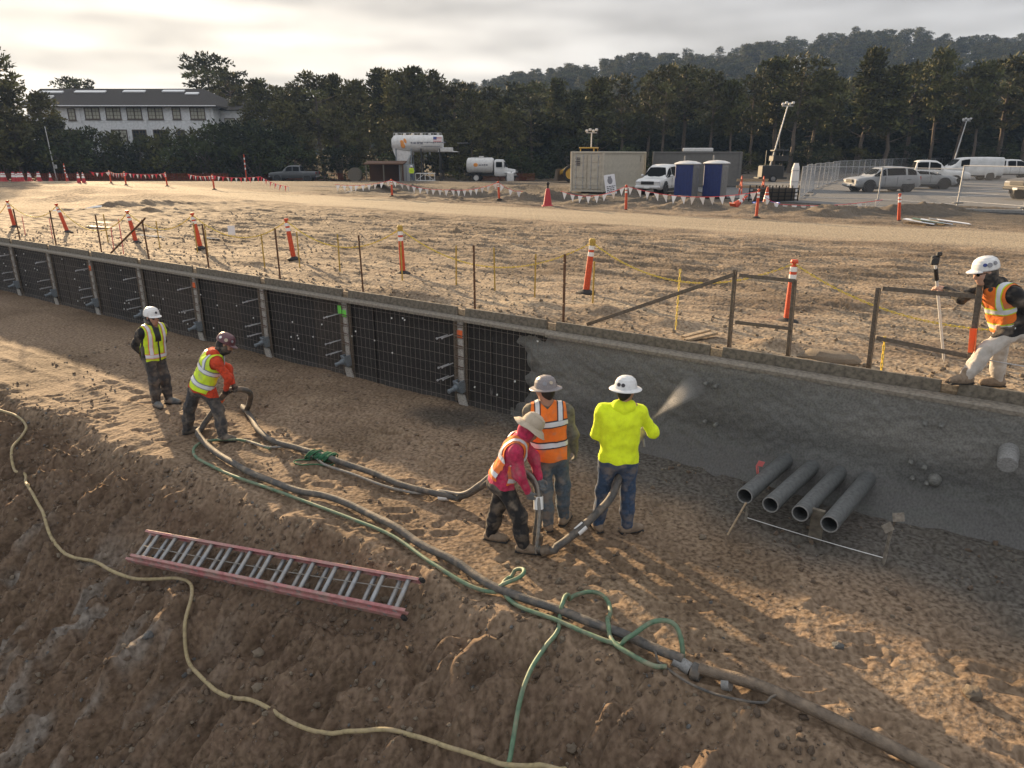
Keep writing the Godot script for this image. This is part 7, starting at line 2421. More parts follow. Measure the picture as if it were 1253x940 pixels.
	# hood or scarf lying on the shoulders
	if o_.has("hood"):
		var hm := field_mesh([[J.neck - up * 0.01 - chest_f * 0.05 + lat * 0.06, J.neck - up * 0.01 - chest_f * 0.05 - lat * 0.06, 0.065, 0.065], [J.neck - up * 0.06 - chest_f * 0.085, J.neck - up * 0.11 - chest_f * 0.095, 0.055, 0.035], [J.neck + lat * 0.075 - chest_f * 0.02, J.neck + lat * 0.05 + chest_f * 0.06 - up * 0.03, 0.042, 0.035], [J.neck - lat * 0.075 - chest_f * 0.02, J.neck - lat * 0.05 + chest_f * 0.06 - up * 0.03, 0.042, 0.035]], 0.014, 50.0, 0.008)
		part("hood", hm, o_.hood, o)
	if o_.has("scarf"):
		var sm := field_mesh([[J.neck - up * 0.05, J.head - hx.y * 0.06 - hx.z * 0.01, 0.078, 0.078], [J.head - hx.y * 0.02 - hx.z * 0.035, J.head + hx.y * 0.02 - hx.z * 0.035, 0.088, 0.088], [J.neck + lat * 0.08 - up * 0.045, J.neck - lat * 0.08 - up * 0.045, 0.06, 0.06]] + ([] if not o_.get("mask", false) else [[J.head - hx.y * 0.05 + hx.z * 0.03, J.head - hx.y * 0.06 + hx.z * 0.052, 0.066, 0.058]]), 0.013, 50.0, 0.006)
		part("scarf" if not o_.get("mask", false) else "balaclava", sm, o_.scarf, o)
	if o_.has("hair"):
		var hm2 := field_mesh([[J.head + hx.y * 0.03 - hx.z * 0.035, J.head + hx.y * 0.03, 0.084, 0.078], [J.head - hx.y * 0.03 - hx.z * 0.05, J.head - hx.y * 0.055 - hx.z * 0.045, 0.058, 0.046]], 0.012, 60.0, 0.004)
		part("hair", hm2, o_.hair, o)
	if o_.get("beard", false):
		part("beard", field_mesh([[J.head - hx.y * 0.068 + hx.z * 0.03 + hx.x * 0.042, J.head - hx.y * 0.095 + hx.z * 0.062, 0.026, 0.027], [J.head - hx.y * 0.068 + hx.z * 0.03 - hx.x * 0.042, J.head - hx.y * 0.095 + hx.z * 0.062, 0.026, 0.027]], 0.010, 80.0, 0.003), M.hair_black, o)
	# eyes, brows and mouth; dark glasses where worn
	var ey := MB.new()
	if o_.get("glasses", false):
		for s in [-1, 1]:
			ey.ball(J.head + hx * Vector3(0.034 * s, 0.012, 0.088), Vector3(0.03, 0.022, 0.016), 10, hx)
			ey.bar(J.head + hx * Vector3(0.06 * s, 0.016, 0.08), J.head + hx * Vector3(0.084 * s, 0.02, -0.02), 0.006, 0.008)
		ey.bar(J.head + hx * Vector3(0.02, 0.016, 0.1), J.head + hx * Vector3(-0.02, 0.016, 0.1), 0.008, 0.006)
		part("sunglasses", ey, M.car_glass, o)
	else:
		for s in [-1, 1]: ey.ball(J.head + hx * Vector3(0.032 * s, 0.008, 0.083), Vector3(0.012, 0.007, 0.012), 8, hx)
		part("eye", ey, M.hair_black, o)
	var mo := MB.new()
	mo.ball(J.head + hx * Vector3(0, -0.054, 0.098), Vector3(0.024, 0.007, 0.008), 8, hx)
	part("mouth", mo, M.lip, o)
	# hat
	var hp: Vector3 = J.head + hx.y * 0.052 - hx.z * 0.012
	var hbx: Basis = hx * Basis(Vector3.RIGHT, o_.get("hat_tilt", 0.06))
	var hat := MB.new()
	if o_.hat == "sun":
		hat.lathe([Vector2(0.165, -0.045), Vector2(0.172, -0.052), Vector2(0.14, -0.012), Vector2(0.108, 0.0), Vector2(0.104, 0.05), Vector2(0.09, 0.10), Vector2(0.05, 0.122), Vector2(0.0, 0.125)], 26, hp, hbx, 1.0, 1.14)
		for i in hat.v.size():
			var p := hat.v[i]
			hat.v[i] = p + hat.n[i] * (0.008 * nb.get_noise_3d(p.x * 900, p.y * 900, p.z * 900)) + Vector3(0, 0.012 * sin(p.x * 26.0 + p.z * 15.0), 0) * clampf((p - hp).length() - 0.1, 0.0, 0.1) * 10.0
		part("sun_hat", hat, o_.hat_m, o)
	else:
		var prof := [Vector2(0.112, -0.012), Vector2(0.118, 0.0), Vector2(0.117, 0.03), Vector2(0.110, 0.066), Vector2(0.094, 0.098), Vector2(0.064, 0.122), Vector2(0.03, 0.132), Vector2(0.0, 0.134)]
		if o_.hat == "brim": prof = [Vector2(0.112, -0.008), Vector2(0.168, -0.018), Vector2(0.172, -0.012), Vector2(0.166, -0.006), Vector2(0.122, 0.004)] + prof.slice(2)
		hat.lathe(prof, 30, hp, hbx, 1.0, 1.15)
		if o_.hat == "cap":
			for i in 12:
				var a0 := lerpf(-1.0, 1.0, i / 12.0); var a1 := lerpf(-1.0, 1.0, (i + 1) / 12.0)
				var P := func(a: float, r: float, y: float) -> Vector3: return hp + hbx * Vector3(sin(a) * r, y, cos(a) * r * 1.15)
				var r0 := 0.118 + 0.05 * cos(a0 * 1.5); var r1 := 0.118 + 0.05 * cos(a1 * 1.5)
				hat.quad(P.call(a0, 0.114, 0.004), P.call(a0, r0, -0.016), P.call(a1, r1, -0.016), P.call(a1, 0.114, 0.004))
				hat.quad(P.call(a1, 0.114, -0.008), P.call(a1, r1, -0.021), P.call(a0, r0, -0.021), P.call(a0, 0.114, -0.008))
				hat.quad(P.call(a0, r0, -0.021), P.call(a1, r1, -0.021), P.call(a1, r1, -0.016), P.call(a0, r0, -0.016))
		var ht := part("hard_hat", hat, o_.hat_m, o)
		var rd := MB.new()
		for s in [-1, 0, 1]:
			var p := PackedVector3Array()
			for i in 9:
				var a := lerpf(-1.15, 1.15, i / 8.0)
				p.push_back(hp + hbx * Vector3(s * 0.034, cos(a) * (0.126 - absf(s) * 0.006) + 0.004, sin(a) * 0.128))
			rd.tube(p, 0.008, 6)
		part("ridge", rd, o_.hat_m, ht)
		for q in o_.get("stickers", []):
			var st := MB.new()
			var a: float = q[0]
			var nn := Vector3(sin(a), 0.42, cos(a)).normalized()
			var pp := hp + hbx * (Vector3(sin(a) * 0.112, 0.052 + q[2], cos(a) * 0.112 * 1.15))
			st.cyl(pp, pp + hbx * nn * 0.007, q[1], q[1] * 0.96, 12)
			part("sticker", st, q[3], ht)
	return o

func toe(x: float, z: float) -> Vector3: return Vector3(x, 0, z)

func make_people() -> void:
	for q in [["skin_tan", Color(0.36, 0.19, 0.125)], ["skin_pale", Color(0.46, 0.27, 0.19)]]:
		var m := mat(q[0], q[1], 0.6); m.subsurf_scatter_enabled = true; m.subsurf_scatter_strength = 0.1
	mat("lip", Color(0.30, 0.11, 0.09), 0.5)
	worn("hair_black", Color(0.02, 0.016, 0.014), 0.7, 0, M.mottle, 9.0)
	for q in [["cloth_lime", Color(0.84, 1.0, 0.02)], ["cloth_lime_vest", Color(0.64, 0.85, 0.03)], ["cloth_orange", Color(0.93, 0.21, 0.025)], ["cloth_red_orange", Color(0.70, 0.07, 0.02)], ["cloth_pink", Color(0.62, 0.035, 0.11)], ["cloth_black", Color(0.016, 0.016, 0.018)], ["cloth_charcoal", Color(0.055, 0.055, 0.058)], ["denim", Color(0.045, 0.085, 0.16)], ["denim_pale", Color(0.10, 0.145, 0.19)], ["cloth_olive", Color(0.165, 0.155, 0.115)], ["cloth_white", Color(0.56, 0.52, 0.47)], ["boot_tan", Color(0.27, 0.20, 0.14)], ["boot_dark", Color(0.06, 0.06, 0.06)], ["boot_grey", Color(0.16, 0.18, 0.19)], ["straw", Color(0.50, 0.42, 0.32)]]:
		var m := worn(q[0], q[1], 0.9, 0, M.soft if q[1].get_luminance() > 0.3 else M.mottle, 1.7, M.fine, 0.25)
		m.rim_enabled = true; m.rim = 0.15
	for n in ["cloth_black", "cloth_charcoal", "denim", "denim_pale", "cloth_white"]: dusty(M[n], Color(0.30, 0.24, 0.18), 0.45, 0.85, 61)
	for n in ["boot_tan", "boot_dark", "boot_grey"]: dusty(M[n], Color(0.33, 0.26, 0.19), 0.35, 0.75, 62)
	for n in ["cloth_orange", "cloth_lime_vest", "cloth_olive", "cloth_pink"]: dusty(M[n], Color(0.26, 0.22, 0.18), 0.55, 0.95, 63)
	for n in ["hose_black", "hose_grey", "hose_green", "hose_tan", "pipe_steel"]: dusty(M[n], Color(0.34, 0.26, 0.18), 0.48, 0.75, 61)
	for n in ["ladder_red", "ladder_alu"]: dusty(M[n], Color(0.32, 0.28, 0.23), 0.55, 0.85, 62)
	worn("hat_white", Color(0.78, 0.78, 0.77), 0.35, 0, M.soft, 3.0)
	worn("hat_grey", Color(0.32, 0.285, 0.285), 0.45, 0, M.mottle, 12.0)
	worn("hat_maroon", Color(0.17, 0.07, 0.085), 0.3, 0, M.mottle, 12.0)
	mat("reflective", Color(0.62, 0.64, 0.66), 0.35)
	mat("trim_black", Color(0.05, 0.045, 0.05), 0.8)
	mat("trim_lime", Color(0.55, 0.72, 0.03), 0.8)
	mat("trim_pink", Color(0.74, 0.22, 0.10), 0.8)
	var v := func(x: float, y: float, z: float) -> Vector3: return Vector3(x, y, z)
	# 1 the nozzleman, back to us
	person("worker in a bright lime sweatshirt and white hard hat spraying concrete onto the wall", Vector3(1.17, trench(4.45, 2.58), -7.18), {
		"pelvis": v.call(0, 0.96, 0), "chest": v.call(0.01, 1.33, -0.01), "neck": v.call(0.03, 1.53, -0.03), "head": v.call(0.05, 1.665, -0.04), "face": v.call(0.55, -0.05, -0.85), "front": v.call(0.35, 0, -0.94),
		"shL": v.call(-0.195, 1.45, -0.04), "elL": v.call(-0.245, 1.16, -0.09), "wrL": v.call(0.0, 1.07, -0.27), "shR": v.call(0.215, 1.45, -0.02), "elR": v.call(0.37, 1.20, -0.05), "wrR": v.call(0.36, 1.17, -0.29),
		"hdL": v.call(0.9, 0.05, -0.4), "pmL": v.call(0.0, 1.0, 0.1), "clL": 0.9, "tsL": -1.0, "hdR": v.call(-0.35, 0.3, -0.85), "pmR": v.call(-0.9, 0.2, 0.3), "clR": 0.9,
		"hipL": v.call(-0.10, 0.90, 0), "knL": v.call(-0.145, 0.49, -0.05), "anL": v.call(-0.19, 0.094, -0.03), "toeL": toe(-0.25, -0.9), "hipR": v.call(0.105, 0.90, 0.0), "knR": v.call(0.125, 0.49, -0.02), "anR": v.call(0.13, 0.094, 0.02), "toeR": toe(0.9, -0.25)},
		{"shirt": M.cloth_lime, "pants": M.denim, "skin": M.skin_tan, "glove": M.cloth_black, "boot": M.boot_tan, "hem": -0.06, "bulk": 1.22, "hood": M.cloth_lime, "hair": M.hair_black, "beard": true, "hat": "brim", "hat_m": M.hat_white, "hat_tilt": 0.02, "stickers": [[2.93, 0.021, 0.0, M.trim_black], [-2.93 + 0.0, 0.021, 0.0, M.trim_black]], "folds": 0.013})
	# 2 orange vest, back to us, beside him
	person("worker in an orange vest, grey hard hat and blue jeans standing behind the crouched man", Vector3(0.50, trench(3.85, 2.86), -7.28), {
		"pelvis": v.call(-0.07, 0.95, 0), "chest": v.call(-0.105, 1.31, -0.01), "neck": v.call(-0.12, 1.50, -0.02), "head": v.call(-0.14, 1.635, -0.03), "face": v.call(-0.55, -0.08, -0.83), "front": v.call(0, 0, -1),
		"shL": v.call(-0.305, 1.42, -0.01), "elL": v.call(-0.36, 1.15, -0.10), "wrL": v.call(-0.26, 0.98, -0.28), "shR": v.call(0.09, 1.42, -0.02), "elR": v.call(0.175, 1.15, 0.0), "wrR": v.call(0.205, 0.93, -0.06), "clR": 0.6, "clL": 0.7, "pmR": v.call(-1, 0, 0), "pmL": v.call(1, 0, 0),
		"hipL": v.call(-0.165, 0.90, 0), "knL": v.call(-0.12, 0.49, 0.03), "anL": v.call(-0.09, 0.094, 0.06), "toeL": toe(-0.3, -0.95), "hipR": v.call(0.03, 0.90, -0.02), "knR": v.call(0.08, 0.49, -0.08), "anR": v.call(0.10, 0.094, -0.08), "toeR": toe(0.4, -0.9)},
		{"shirt": M.cloth_olive, "pants": M.denim_pale, "skin": M.skin_tan, "glove": M.cloth_olive, "boot": M.boot_tan, "hem": -0.08, "bulk": 1.04, "vest": M.cloth_orange, "vest_hem": -0.07, "bands": [0.36, 0.12], "trim": M.trim_black, "hair": M.hair_black, "hat": "brim", "hat_m": M.hat_grey, "stickers": [[2.4, 0.024, 0.01, M.print_grey], [-2.2, 0.02, 0.0, M.trim_black], [3.0, 0.02, 0.015, M.straw]]})
	# 3 pink sleeves, bent over the hose
	person("bent worker with sun hat, pink sleeves and orange vest lifting the hose bend", Vector3(-0.045, trench(3.62, 3.53), -6.88), {
		"pelvis": v.call(-0.07, 0.80, 0), "chest": v.call(0.06, 1.11, 0), "neck": v.call(0.14, 1.275, 0.0), "head": v.call(0.235, 1.375, 0.0), "face": v.call(0.8, -0.55, -0.25), "front": v.call(1, 0, -0.2),
		"shR": v.call(0.075, 1.20, 0.19), "elR": v.call(0.13, 0.94, 0.21), "wrR": v.call(0.215, 0.72, 0.15), "shL": v.call(0.12, 1.20, -0.19), "elL": v.call(0.28, 0.98, -0.16), "wrL": v.call(0.34, 0.78, -0.04), "clR": 0.85, "clL": 0.85, "pmR": v.call(0.3, 0, -1), "pmL": v.call(0.2, -0.2, 1), "tsL": -1.0,
		"hipL": v.call(-0.07, 0.78, -0.09), "knL": v.call(-0.10, 0.45, -0.12), "anL": v.call(-0.19, 0.094, -0.13), "toeL": toe(0.9, 0.3), "hipR": v.call(-0.05, 0.78, 0.09), "knR": v.call(0.12, 0.44, 0.13), "anR": v.call(0.165, 0.094, 0.13), "toeR": toe(0.95, 0.2)},
		{"shirt": M.cloth_pink, "pants": M.cloth_black, "skin": M.skin_tan, "glove": M.boot_grey, "boot": M.boot_tan, "hem": -0.02, "bulk": 0.94, "vest": M.cloth_orange, "vest_hem": 0.03, "bands": [0.29, 0.10], "trim": M.trim_pink, "scarf": M.cloth_pink, "hat": "sun", "hat_m": M.straw})
	# 4 standing observer, hands behind him
	person("standing worker in a lime vest over black, white hard hat, hands behind his back", Vector3(-5.97, trench(-3.8, 3.25), -11.4), {
		"pelvis": v.call(0, 0.89, 0), "chest": v.call(0.04, 1.22, 0), "neck": v.call(0.06, 1.405, 0), "head": v.call(0.09, 1.53, 0.01), "face": v.call(0.85, -0.02, 0.5), "front": v.call(0.85, 0, 0.5),
		"shR": v.call(-0.055, 1.32, 0.165), "elR": v.call(-0.235, 1.09, 0.08), "wrR": v.call(-0.17, 0.88, -0.03), "shL": v.call(0.145, 1.32, -0.165), "elL": v.call(0.05, 1.08, -0.28), "wrL": v.call(-0.13, 0.88, -0.12), "clR": 0.7, "clL": 0.7, "pmR": v.call(-0.5, 0, -0.8), "pmL": v.call(-0.5, 0, 0.8),
		"hipR": v.call(-0.045, 0.86, 0.075), "knR": v.call(-0.02, 0.47, 0.07), "anR": v.call(-0.055, 0.094, 0.04), "toeR": toe(0.75, 0.65), "hipL": v.call(0.045, 0.86, -0.075), "knL": v.call(0.08, 0.47, -0.10), "anL": v.call(0.08, 0.094, -0.13), "toeL": toe(0.95, 0.15)},
		{"shirt": M.cloth_black, "pants": M.cloth_charcoal, "skin": M.skin_tan, "boot": M.boot_grey, "hem": -0.02, "bulk": 0.98, "vest": M.cloth_lime_vest, "vest_hem": -0.05, "bands": [0.03], "trim": M.trim_pink, "zip": true, "scarf": M.cloth_black, "glasses": true, "hair": M.hair_black, "hat": "cap", "hat_m": M.hat_white, "hat_tilt": 0.0, "stickers": [[0.0, 0.02, 0.0, M.trim_black], [1.4, 0.016, 0.0, M.print_grey]]})
	# 5 hooded man bending
	person("stooping worker in an orange hood, lime vest and maroon hard hat, gripping the hose", Vector3(-4.62, trench(-1.95, 3.6), -10.0), {
		"pelvis": v.call(0.03, 0.82, 0), "chest": v.call(0.20, 1.15, -0.02), "neck": v.call(0.31, 1.32, -0.02), "head": v.call(0.435, 1.435, -0.03), "face": v.call(0.85, -0.45, -0.25), "front": v.call(0.8, 0, -0.6),
		"shR": v.call(0.36, 1.22, 0.15), "elR": v.call(0.50, 0.98, 0.14), "wrR": v.call(0.40, 0.78, 0.05), "shL": v.call(0.13, 1.24, -0.17), "elL": v.call(0.34, 1.0, -0.28), "wrL": v.call(0.43, 0.78, -0.16), "clR": 0.8, "clL": 0.8, "pmR": v.call(-0.2, 0, -1), "pmL": v.call(0, 0, 1), "tsL": -1.0,
		"hipL": v.call(-0.07, 0.80, -0.05), "knL": v.call(-0.23, 0.46, -0.06), "anL": v.call(-0.345, 0.094, -0.14), "toeL": toe(0.75, -0.5), "hipR": v.call(0.12, 0.80, 0.05), "knR": v.call(0.25, 0.46, 0.07), "anR": v.call(0.31, 0.094, 0.15), "toeR": toe(0.97, 0.1)},
		{"shirt": M.cloth_red_orange, "pants": M.cloth_charcoal, "skin": M.skin_tan, "glove": M.cloth_black, "boot": M.boot_dark, "hem": -0.07, "bulk": 1.08, "vest": M.cloth_lime_vest, "vest_hem": -0.03, "bands": [0.30, 0.08], "trim": M.print_grey, "hood": M.cloth_red_orange, "scarf": M.cloth_black, "mask": true, "hat": "cap", "hat_m": M.hat_maroon, "stickers": [[-1.6, 0.026, 0.0, M.straw], [-0.9, 0.02, 0.01, M.print_grey], [-2.3, 0.022, 0.0, M.flag_white], [2.6, 0.02, 0.01, M.straw]]})
	# 6 surveyor on the plateau, leaning out over the wall
	person("surveyor in orange vest and white trousers holding a prism pole beside the right guard rail", Vector3(5.53, 0.02, -7.74), {
		"pelvis": v.call(0.02, 0.72, 0), "chest": v.call(-0.15, 1.05, 0), "neck": v.call(-0.28, 1.22, 0), "head": v.call(-0.38, 1.335, 0.01), "face": v.call(-0.92, -0.30, -0.12), "front": v.call(-1, 0, 0.0),
		"shL": v.call(-0.15, 1.14, 0.20), "elL": v.call(0.10, 0.92, 0.26), "wrL": v.call(-0.08, 0.78, 0.12), "shR": v.call(-0.22, 1.14, -0.19), "elR": v.call(-0.34, 0.98, -0.38), "wrR": v.call(-0.42, 1.05, -0.60), "clL": 0.6, "clR": 0.9, "pmL": v.call(0.3, 0, -1), "pmR": v.call(-0.6, 0, -0.8), "hdR": v.call(-0.6, 0.1, -0.7),
		"hipL": v.call(-0.02, 0.70, 0.09), "knL": v.call(-0.27, 0.50, 0.13), "anL": v.call(-0.42, 0.20, 0.12), "toeL": toe(-0.97, 0.1), "hipR": v.call(0.05, 0.70, -0.09), "knR": v.call(0.03, 0.38, -0.10), "anR": v.call(0.10, 0.094, -0.10), "toeR": toe(-0.95, -0.1)},
		{"level": 3.0, "shirt": M.cloth_black, "pants": M.cloth_white, "skin": M.skin_pale, "boot": M.boot_tan, "hem": -0.04, "bulk": 0.98, "vest": M.cloth_orange, "vest_hem": 0.0, "bands": [0.28, 0.09], "trim": M.trim_lime, "scarf": M.cloth_black, "hood": M.cloth_black, "glasses": true, "hat": "cap", "hat_m": M.hat_white, "hat_tilt": -0.1, "stickers": [[1.5, 0.026, 0.0, M.print_grey], [1.15, 0.02, 0.005, M.flag_blue], [1.95, 0.022, 0.012, M.print_grey]]})
	var o := thing("prism_pole", "white survey pole with black prism held by the surveyor", "survey pole", Vector3(5.60, 0.02, -8.85))
	var grip := Vector3(5.53 - 0.47, 1.08, -7.74 - 0.66) - o.position
	var top := grip * 1.36
	var mb := MB.new(); mb.cyl(Vector3.ZERO, grip.normalized() * 0.08, 0.004, 0.016, 10); mb.cyl(grip.normalized() * 0.08, top * 0.93, 0.016, 0.016, 10)
	part("pole", mb, M.white_tape, o)
	mb = MB.new(); mb.cyl(top * 0.80, top * 0.90, 0.024, 0.024, 10); mb.box(top * 0.97, Vector3(0.09, 0.11, 0.06), 0.015); mb.cyl(top * 0.97, top * 0.97 + Vector3(-0.03, 0, 0.06), 0.036, 0.036, 12); mb.box(top + Vector3(0.05, 0.03, 0), Vector3(0.06, 0.05, 0.04), 0.01)
	part("prism", mb, M.black_plastic, o)
	# 7 far worker by the blue cabinet
	var fx := (504.5 - 626.5) / 870.0 * 85.0 * 0.965
	person("tiny far worker in a lime vest standing by the blue cabinet under the silo", Vector3(fx, ground_y(fx, -85.0), -85.0), {
		"pelvis": v.call(0, 0.93, 0), "chest": v.call(0, 1.28, 0), "neck": v.call(0, 1.48, 0), "head": v.call(0, 1.61, 0.01), "face": v.call(0.3, -0.05, 0.95), "front": v.call(0.2, 0, 1),
		"shR": v.call(-0.2, 1.4, 0), "elR": v.call(-0.25, 1.12, 0.02), "wrR": v.call(-0.2, 0.9, 0.1), "shL": v.call(0.2, 1.4, 0), "elL": v.call(0.25, 1.12, 0.02), "wrL": v.call(0.2, 0.9, 0.1),
		"hipR": v.call(-0.09, 0.9, 0), "knR": v.call(-0.1, 0.49, 0.03), "anR": v.call(-0.12, 0.094, 0), "toeR": toe(-0.2, 1), "hipL": v.call(0.09, 0.9, 0), "knL": v.call(0.1, 0.49, 0.03), "anL": v.call(0.12, 0.094, 0), "toeL": toe(0.3, 1)},
		{"cell": 0.035, "shirt": M.cloth_lime_vest, "pants": M.denim, "skin": M.skin_tan, "boot": M.boot_dark, "hem": -0.04, "hat": "brim", "hat_m": M.hat_white})

# ---------------------------------------------------------------- stones, clods, boards, puddles, spray
func rock_mesh(seed_: int, rough: float, m: Material) -> ArrayMesh:
	var mb := MB.new()
	var f := FastNoiseLite.new(); f.seed = seed_; f.frequency = 1.0; f.fractal_octaves = 3
	mb.ball(Vector3.ZERO, Vector3.ONE, 12 if rough < 0.8 else 8)
	for i in mb.v.size():
		var p := mb.v[i]
		var k := 1.0 + rough * f.get_noise_3d(p.x * 1.1, p.y * 1.1, p.z * 1.1)
		mb.v[i] = p * k * Vector3(1.0, 0.72, 0.85)
	for i in range(0, mb.v.size(), 3):
		var nn := (mb.v[i + 2] - mb.v[i]).cross(mb.v[i + 1] - mb.v[i]).normalized()
		for q in 3: mb.n[i + q] = (mb.n[i + q] * 0.45 + nn * 0.55).normalized()
	return mb.mesh(m)

func make_small() -> void:
	rng.seed = 211
	worn("clod", Color(0.32, 0.235, 0.165), 0.95, 0, M.mottle, 3.0, M.fine, 1.5)
	worn("clod_dry", Color(0.46, 0.37, 0.27), 0.95, 0, M.mottle, 3.0, M.fine, 1.5)
	worn("stone_grey", Color(0.20, 0.20, 0.195), 0.8, 0, M.mottle, 4.0, M.fine, 0.6)
	# uncountable crumbs of soil on the bank, the floor and the plateau
	for set_ in [["soil_clods", M.clod, 13000, 0], ["soil_clods", M.clod_dry, 4500, 1], ["gravel", M.stone_grey, 1200, 2], ["soil_clods", M.clod_dry, 9000, 3]]:
		var mm := MultiMesh.new()
		mm.transform_format = MultiMesh.TRANSFORM_3D
		mm.mesh = rock_mesh(5 + set_[3], 0.9, set_[1])
		mm.instance_count = set_[2]
		for i in set_[2]:
			var d: float; var n: float
			if set_[3] == 3:
				d = rng.randf_range(-22, 12); n = -0.3 - pow(rng.randf(), 1.8) * 12.0
			else:
				d = rng.randf_range(-8.5, 8.5)
				var c := crest(d)
				n = c + pow(rng.randf(), 0.8) * 3.8 - 0.15 if rng.randf() < 0.72 else rng.randf_range(0.3, c)
				# crumbs gather in patches
				if na.get_noise_2d(d * 60.0, n * 60.0) < rng.randf_range(-0.25, 0.4): n = c + pow(rng.randf(), 1.4) * 3.4; d = clampf(d + rng.randfn() * 0.4, -8.5, 8.5)
			var s := 0.005 + 0.030 * pow(rng.randf(), 6.0)
			if set_[3] == 2: s = 0.006 + 0.018 * pow(rng.randf(), 3.0)
			if set_[3] == 3: s = 0.008 + 0.03 * pow(rng.randf(), 5.0)
			var y := H(d, n) + grain(d, n) + s * 0.3
			mm.set_instance_transform(i, Transform3D(Basis.from_euler(Vector3(rng.randf() * 6, rng.randf() * 6, rng.randf() * 6)).scaled(Vector3.ONE * s), W(d, n, y)))
		var o := MultiMeshInstance3D.new()
		o.multimesh = mm
		o.name = numbered(set_[0])
		add_child(o)
		stuff(tag(o, ["damp brown clods strewn over the cut bank", "dry pale clods along the trench edge", "small grey stones on the cut bank", "clods churned up on the plateau behind the wall"][set_[3]], "soil"))
	# single stones one can pick out
	for q in [[0.78, 6.14, 0.055, "egg-shaped grey stone on the bank left of the tan hose", true], [1.20, 6.04, 0.035, "smaller grey stone just left of the tan hose bend", true], [2.10, 5.72, 0.06, "buff stone on the bank below the ladder", false], [7.96, 3.28, 0.075, "lone buff stone on the trench floor at far right", false], [-2.26, 5.61, 0.06, "brown lump on the bank beside the tan hose, at left", false], [2.95, 4.76, 0.04, "buff stone beside the ladder's right end", false], [6.96, 3.28, 0.05, "dark stone among the sunlit streaks at right", true], [5.40, 5.15, 0.05, "stone on the bank right of the rising green hose", false], [3.56, 5.41, 0.06, "lump on the bank below the ladder's right end", false], [5.32, 2.15, 0.045, "small crumbly lump by the shadowed wall foot, left of the pipes", false], [2.48, 6.01, 0.05, "stone above the tan hose near the bottom", false]]:
		var o := part_mesh("stone", rock_mesh(rng.randi() % 999, 0.6, M.stone_grey if q[4] else M.clod_dry))
		o.position = W(q[0], q[1], trench(q[0], q[1]) + q[2] * 0.35)
		o.scale = Vector3.ONE * q[2]
		o.rotation = Vector3(0, rng.randf() * 6, 0)
		tag(o, q[3], "stone")
	# big pale mound of sand by the rail, boards
	var o: Node3D = part_mesh("sand_heap", rock_mesh(77, 0.35, M.clod_dry))
	o.position = W(5.85, -0.75, 0.0); o.scale = Vector3(0.42, 0.14, 0.26); o.rotation = Vector3(0, -0.5, 0)
	tag(o, "low pale sand heap behind the wall between the two guard rails", "sand heap")
	for q in [[3.98, -0.78, 0.55, 0.25, "pale new board lying on the sand left of the left guard rail, upper one"], [4.1, -0.66, 0.6, 0.2, "pale new board lying on the sand left of the left guard rail, lower one"]]:
		var mb := MB.new()
		mb.box(W(q[0], q[1], 0.06 + 0.02 * q[3]), Vector3(q[2], 0.035, 0.09), 0.004, Basis(Vector3.UP, q[3] + 0.35) * Basis(Vector3.BACK, 0.05))
		tag(part("loose_board", mb, M.wood_new), q[4], "board")
	# puddles among the ruts, and the pale crossing far left
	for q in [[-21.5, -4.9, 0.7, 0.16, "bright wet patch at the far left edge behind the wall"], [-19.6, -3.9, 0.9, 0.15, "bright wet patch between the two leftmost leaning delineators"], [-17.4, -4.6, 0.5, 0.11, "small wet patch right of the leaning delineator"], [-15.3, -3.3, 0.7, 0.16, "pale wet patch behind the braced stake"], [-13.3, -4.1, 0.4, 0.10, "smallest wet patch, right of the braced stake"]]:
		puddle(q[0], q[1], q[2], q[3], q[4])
	for q in [[-24.5, -27.0, 2.6, 0.5, "pale pool beyond the road, below the dark pickup"], [-28.5, -27.6, 2.0, 0.35, "smaller pale pool left of the pool beyond the road"], [-33, -26.5, 2.4, 0.3, "long thin pool beside the haul road at left"]]:
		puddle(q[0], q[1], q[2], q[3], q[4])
	# sign board leaning on the container, litter, tub
	o = thing("sign_board", "white notice board with a dark figure leaning against the beige container", "sign", Vector3(6.45, ground_y(6.45, -47.6), -47.6), 0.12)
	var bx := Basis(Vector3.RIGHT, -0.14) * Basis(Vector3.BACK, 0.14)
	var mb := MB.new(); mb.box(bx * Vector3(0, 0.62, 0), Vector3(0.72, 1.24, 0.04), 0.008, bx)
	part("board", mb, M.paper, o)
	mb = MB.new(); mb.ball(bx * Vector3(0, 0.86, 0.022), Vector3(0.17, 0.22, 0.008), 12, bx); mb.box(bx * Vector3(0, 1.08, 0.022), Vector3(0.22, 0.1, 0.01), 0.0, bx)
	part("print", mb, M.print_grey, o)
	mb = MB.new()
	for r in 4:
		var x := -0.27
		while x < 0.24:
			var w := rng.randf_range(0.06, 0.16)
			mb.box(bx * Vector3(x + w / 2, 0.50 - 0.11 * r, 0.022), Vector3(w, 0.055, 0.006), 0.0, bx); x += w + 0.035
	part("print", mb, M.print_dark, o)
	o = thing("plastic_tub", "blue plastic tub with a striped cone standing in it, by the pennants", "tub", Vector3(12.35, ground_y(12.35, -35.6), -35.6))
	mb = MB.new(); mb.lathe([Vector2(0.0, 0.02), Vector2(0.5, 0.0), Vector2(0.62, 0.3), Vector2(0.66, 0.3), Vector2(0.64, 0.33), Vector2(0.58, 0.32), Vector2(0.5, 0.08), Vector2(0.0, 0.08)], 16)
	part("tub", mb, mat("tub_blue", Color(0.03, 0.12, 0.5), 0.5), o)
	o = thing("crate_stack", "dark slatted metal baskets stacked beside the car park corner", "crate", Vector3(14.6, ground_y(14.6, -41), -41.0), 0.2)
	mb = MB.new()
